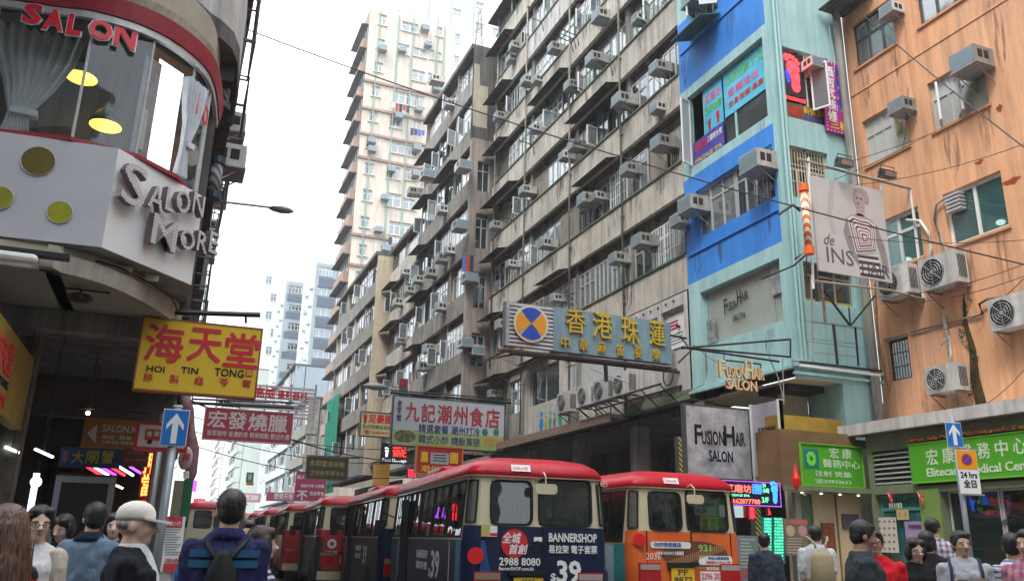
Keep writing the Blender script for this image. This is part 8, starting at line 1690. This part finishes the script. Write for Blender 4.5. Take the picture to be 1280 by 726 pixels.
# G man with backpack, back view
x, y = locxy(285, 4.95); polo = M('polo_navy', (.022, .024, .085), .85, var=.12, vscale=8)
r, Rh, J, s, h = P('man in a navy polo with teal stripes wearing a small black backpack, back view', x, y, 4, 610, skin1, hairb, 'short', polo, 'short', denim, voxel=.0095, look=4, bulk=1.12)
for z0, z1 in ((1.318, 1.358), (1.262, 1.302)):
    b_ = MB(); b_.rings([[Vector((.212 * s * math.cos(PI*(.07 + .86*i/20)), (-.008 + .156 * math.sin(PI*(.07 + .86*i/20))) * s, z * s)) for i in range(21)] for z in (z0, z1)], cap=False, closed=False); b_.build('stripe', M('stripe_teal', (.02, .10, .19), .85), r)
cl = MB(); cl.rings([[Vector((rx * math.cos(2*PI*i/18), .01 + ry * math.sin(2*PI*i/18), z * s)) for i in range(18)] for z, rx, ry in ((1.41, .115, .09), (1.445, .09, .082), (1.475, .072, .07))]); cl.build('collar', polo, r, smooth=True)
bp = backpack(r, s, M('backpack_black', (.018, .018, .02), .6, var=.3, vscale=12), tri=True); bp['label'] = 'small black backpack with an orange diamond patch on the navy polo'; bp['category'] = 'backpack'; bp.scale = (s, s, s); bp.location.z = r.location.z
# H woman in striped top, profile
x, y = locxy(327, 5.9); stp = WAVES('cloth_navy_white', (.55, .55, .58), (.03, .035, .09), 'Z', 9, .85)
P('short haired woman in a navy and white striped top, walking behind the backpack man', x, y, 80, 660, skin2, M('hair_maroon', (.035, .012, .012), .5), 'bob', stp, 'short', denim, ('swing', 'hold'), female=True, voxel=.011, look=6)
# I half hidden head
x, y = locxy(308, 7.6); P('person half hidden behind the navy polo, only forehead showing', x, y, 175, 651, skin1, hairb, 'short', M('blue_top', (.03, .08, .25), .85), 'short', trous, detail=0, voxel=.015)
x, y = locxy(247, 8.5); P('person in bright blue behind the backpack man on the left kerb', x, y, 30, 676, skin1, hairb, 'short', M('bright_blue_top', (.02, .11, .40), .85), 'short', denim, detail=0, voxel=.015)
# --- right side
x, y = locxy(955, 12.0); P('man in a dark blue grey shirt, back to the viewer, reading the green panels', x, y, 10, 664, skin1, hairb, 'short', M('shirt_slate', (.045, .055, .075), .85), 'long', trous, ('fold', 'fold'), detail=0, voxel=.013)
x, y = locxy(1019, 11.3); r, Rh, J, s, h = P('man in a white tee with a beige backpack beside the beige shop panel', x, y, -15, 654, skin1, hairb, 'short', M('tee_white2', (.62, .62, .62), .85), 'short', M('trousers_grey', (.08, .08, .08), .85), ('down', 'hold'), detail=0, voxel=.013)
bp = backpack(r, s, M('backpack_beige', (.40, .33, .20), .8, var=.2, vscale=12)); bp['label'] = 'beige backpack on the man in the white tee'; bp['category'] = 'backpack'; bp.scale = (s, s, s)
x, y = locxy(1075, 7.0); r, Rh, J, s, h = P('man in a charcoal tee looking down at a phone, right profile, with earphones', x, y, 80, 647, skin3, hairb, 'short', M('tee_charcoal', (.045, .05, .06), .85, var=.15, vscale=8), 'short', trous, ('down', 'phone'), nod=12, look=10, voxel=.0105, bulk=1.08)
ph = thing('phone', 'white phone held by the man in the charcoal tee', 'phone', tuple(r.location), r.rotation_euler.z); w_ = J[1][2] + (J[1][2] - J[1][1]).normalized() * .09; MB().box(w_.x - .035, w_.x + .035, w_.y - .045, w_.y - .035, w_.z - .02, w_.z + .12).build('handset', whitef, ph)
e = MB(); e.T = None; a_ = Rh @ Vector((.085, .0, .05)); e.tube([a_, a_ + Vector((.01, -.03, -.1)), Vector((.06, -.13, 1.30 * s)), Vector((.05, -.16, 1.15 * s))], .003, 4); e.build('earphone_cord', whitef, r)
x, y = locxy(1092, 8.3); r, Rh, J, s, h = P('man in a bright red tee and glasses, facing the viewer', x, y, 185, 660, skin1, hairb, 'short', M('tee_red', (.58, .012, .02), .85, var=.1, vscale=8), 'short', denim, ('down', 'down'), glasses=True, voxel=.011, look=5, bulk=1.12)
bg_ = thing('shoulder_bag', 'black shoulder bag slung across the red tee', 'bag', tuple(r.location), r.rotation_euler.z); S_ = MB(); S_.tube([Vector(p) * s for p in ((-.12, .02, 1.47), (-.10, -.12, 1.38), (-.02, -.165, 1.2), (.10, -.17, 1.0), (.19, -.10, .86))], .02, 6); S_.build('strap', blackp, bg_, smooth=True); MB().box(.08, .34, -.24, -.12, .66, .92).build('pouch', blackp, bg_)
x, y = locxy(1141, 8.9); P('long haired woman in black with glasses walking toward the viewer', x, y, 165, 671, skin2, hairb, 'bob', M('top_black', (.014, .014, .016), .85, var=.2, vscale=8), 'long', trous, ('swing', 'fold'), female=True, glasses=True, voxel=.011, look=12, nod=6, bulk=1.1)
x, y = locxy(1157, 10.0); P('dark haired woman behind the walking woman in black, seen from behind', x, y, 5, 661, skin2, hairb, 'bob', M('dress_black2', (.02, .018, .022), .85), 'long', trous, female=True, detail=0, voxel=.014)
plaid = WAVES('plaid', (.32, .27, .36), (.09, .06, .12), 'Z', 6.5, .85, width=.6)
def mk_plaid(name, c1, c2, c3, sc):
    m = bpy.data.materials.new(name); m.use_nodes = True; t = m.node_tree; N = t.nodes; L = t.links; b = N['Principled BSDF']; b.inputs['Roughness'].default_value = .85; tc = N.new('ShaderNodeTexCoord'); prev = None
    for ax in 'XZ':
        w = N.new('ShaderNodeTexWave'); w.bands_direction = ax; w.inputs['Scale'].default_value = sc; L.new(tc.outputs['Object'], w.inputs['Vector']); r = N.new('ShaderNodeValToRGB'); r.color_ramp.interpolation = 'CONSTANT'; r.color_ramp.elements[1].position = .55; r.color_ramp.elements[0].color = (*c1, 1); r.color_ramp.elements[1].color = (*(c2 if ax == 'X' else c3), 1); L.new(w.outputs[0], r.inputs[0])
        if prev is None: prev = r.outputs[0]
        else: mx = N.new('ShaderNodeMix'); mx.data_type = 'RGBA'; mx.inputs[0].default_value = .5; L.new(prev, mx.inputs[6]); L.new(r.outputs[0], mx.inputs[7]); prev = mx.outputs[2]
    L.new(prev, b.inputs['Base Color']); return m
x, y = locxy(1168, 11.0); P('tall man in a purple and white plaid shirt, back three quarter view', x, y, -10, 643, skin3, hairb, 'short', mk_plaid('plaid_purple', (.62, .56, .60), (.16, .09, .17), (.14, .10, .22), 5), 'short', denim, ('down', 'hold'), look=-40, voxel=.013, hem=-.06)
x, y = locxy(1200, 8.4); r, Rh, J, s, h = P('young man in a pale grey tee with black print, facing the viewer', x, y, 172, 661, skin1, hairb, 'short', M('tee_palegrey', (.42, .44, .47), .85, var=.1, vscale=8), 'short', denim, ('down', 'hold'), voxel=.011, look=14)
o = MB().box(-.09, .10, -.155, -.15, 1.02, 1.26).build('shirt_print', M('print_tee', (.03, .03, .04), .7, var=.8, vscale=14, col2=(.28, .16, .10)), r)
bp = backpack(r, s, M('backpack_navy', (.03, .035, .08), .7)); bp['label'] = 'navy backpack worn by the young man in the pale grey tee'; bp['category'] = 'backpack'; bp.scale = (s, s, s)
fp = thing('flyer', 'folded leaflet held by the young man in the pale grey tee', 'paper', tuple(r.location), r.rotation_euler.z); w_ = J[1][2]; MB().box(w_.x - .12, w_.x + .03, w_.y - .14, w_.y - .135, w_.z - .06, w_.z + .15).build('sheet', M('leaflet', (.45, .38, .32), .6, var=.5, vscale=20), fp)
x, y = locxy(1264, 8.6); P('man in a white and blue striped polo at the right edge', x, y, -25, 664, skin3, hairb, 'short', WAVES('cloth_white_blue', (.60, .60, .62), (.12, .16, .32), 'Z', 7, .85, width=.72), 'short', denim, ('out', 'down'), voxel=.011, look=-30)
x, y = locxy(1282, 7.9); P('person in a pink and maroon plaid shirt cut by the right edge', x, y, 200, 659, skin1, hairb, 'short', mk_plaid('plaid_pink', (.50, .16, .24), (.20, .03, .07), (.55, .35, .40), 5), 'long', trous, ('down', 'down'), voxel=.012)

for m_ in bpy.data.materials:
    if m_.use_nodes and any(k in m_.name for k in ('tee', 'shirt', 'polo', 'jacket', 'cloth_', 'plaid', 'denim', 'trousers', 'cardigan', '_top', 'top_', 'coat', 'dress')):
        b_ = m_.node_tree.nodes.get('Principled BSDF')
        if b_ and not b_.inputs['Normal'].is_linked:
            N_, L_ = m_.node_tree.nodes, m_.node_tree.links; t_ = N_.new('ShaderNodeTexCoord'); mp_ = N_.new('ShaderNodeMapping'); mp_.inputs['Scale'].default_value = (1, 1, .55); mp_.inputs['Rotation'].default_value = (.3, .5, .2); n_ = N_.new('ShaderNodeTexNoise'); n_.inputs['Scale'].default_value = 9; n_.inputs['Detail'].default_value = 3; n_.inputs['Distortion'].default_value = 1.2
            L_.new(t_.outputs['Object'], mp_.inputs[0]); L_.new(mp_.outputs[0], n_.inputs['Vector']); p_ = N_.new('ShaderNodeBump'); p_.inputs['Strength'].default_value = .55; p_.inputs['Distance'].default_value = .05; L_.new(n_.outputs[0], p_.inputs['Height']); L_.new(p_.outputs[0], b_.inputs['Normal'])
# ------------------------------------------------------------------ the blocks behind the viewer, which shade the crossing as in any dense street
for nm, x0, x1, y0, y1, h in (('plain grey block across the side street behind the viewer at left', -16, -1.5, -22, 3.0, 24), ('plain block closing the street far behind the viewer', -14, 14, -48, -36, 30), ('plain block behind the viewer on the right side', 16.2, 30, -34, 3.4, 22)):
    b = thing('apartment_block', nm, 'building', (x0, y0, 0)); MB().box(0, x1 - x0, 0, y1 - y0, 4.2, h).build('wall', conc2, b); MB().box(.4, x1 - x0 - .4, .4, y1 - y0 - .4, .0, 4.19).build('shop_level', shopd, b)
    for k in range(int((h - 5) / 3)):
        z = 5.6 + 3 * k
        for a in range(int((x1 - x0) / 2.4)): MB().box(.6 + a * 2.4, 2.4 + a * 2.4, y1 - y0 + .002, y1 - y0 + .03, z, z + 1.4).build('window', g_grey, b)
        for a in range(int((y1 - y0) / 2.4)):
            xx = x1 - x0 + .002 if x0 < 0 else -.03
            MB().box(xx, xx + .028, .6 + a * 2.4, 2.4 + a * 2.4, z, z + 1.4).build('window', g_grey, b)
# ------------------------------------------------------------------ haze
hm_ = bpy.data.materials.new('haze'); hm_.use_nodes = True; N_ = hm_.node_tree.nodes; N_.clear(); o_ = N_.new('ShaderNodeOutputMaterial'); v_ = N_.new('ShaderNodeVolumePrincipled')
v_.inputs['Color'].default_value = (.93, .96, 1, 1); v_.inputs['Density'].default_value = .001; v_.inputs['Anisotropy'].default_value = .2; hm_.node_tree.links.new(v_.outputs[0], o_.inputs['Volume'])
tag(MB().box(-152, 152, -72, 424, -1, 99).build('haze', hm_), kind='stuff')
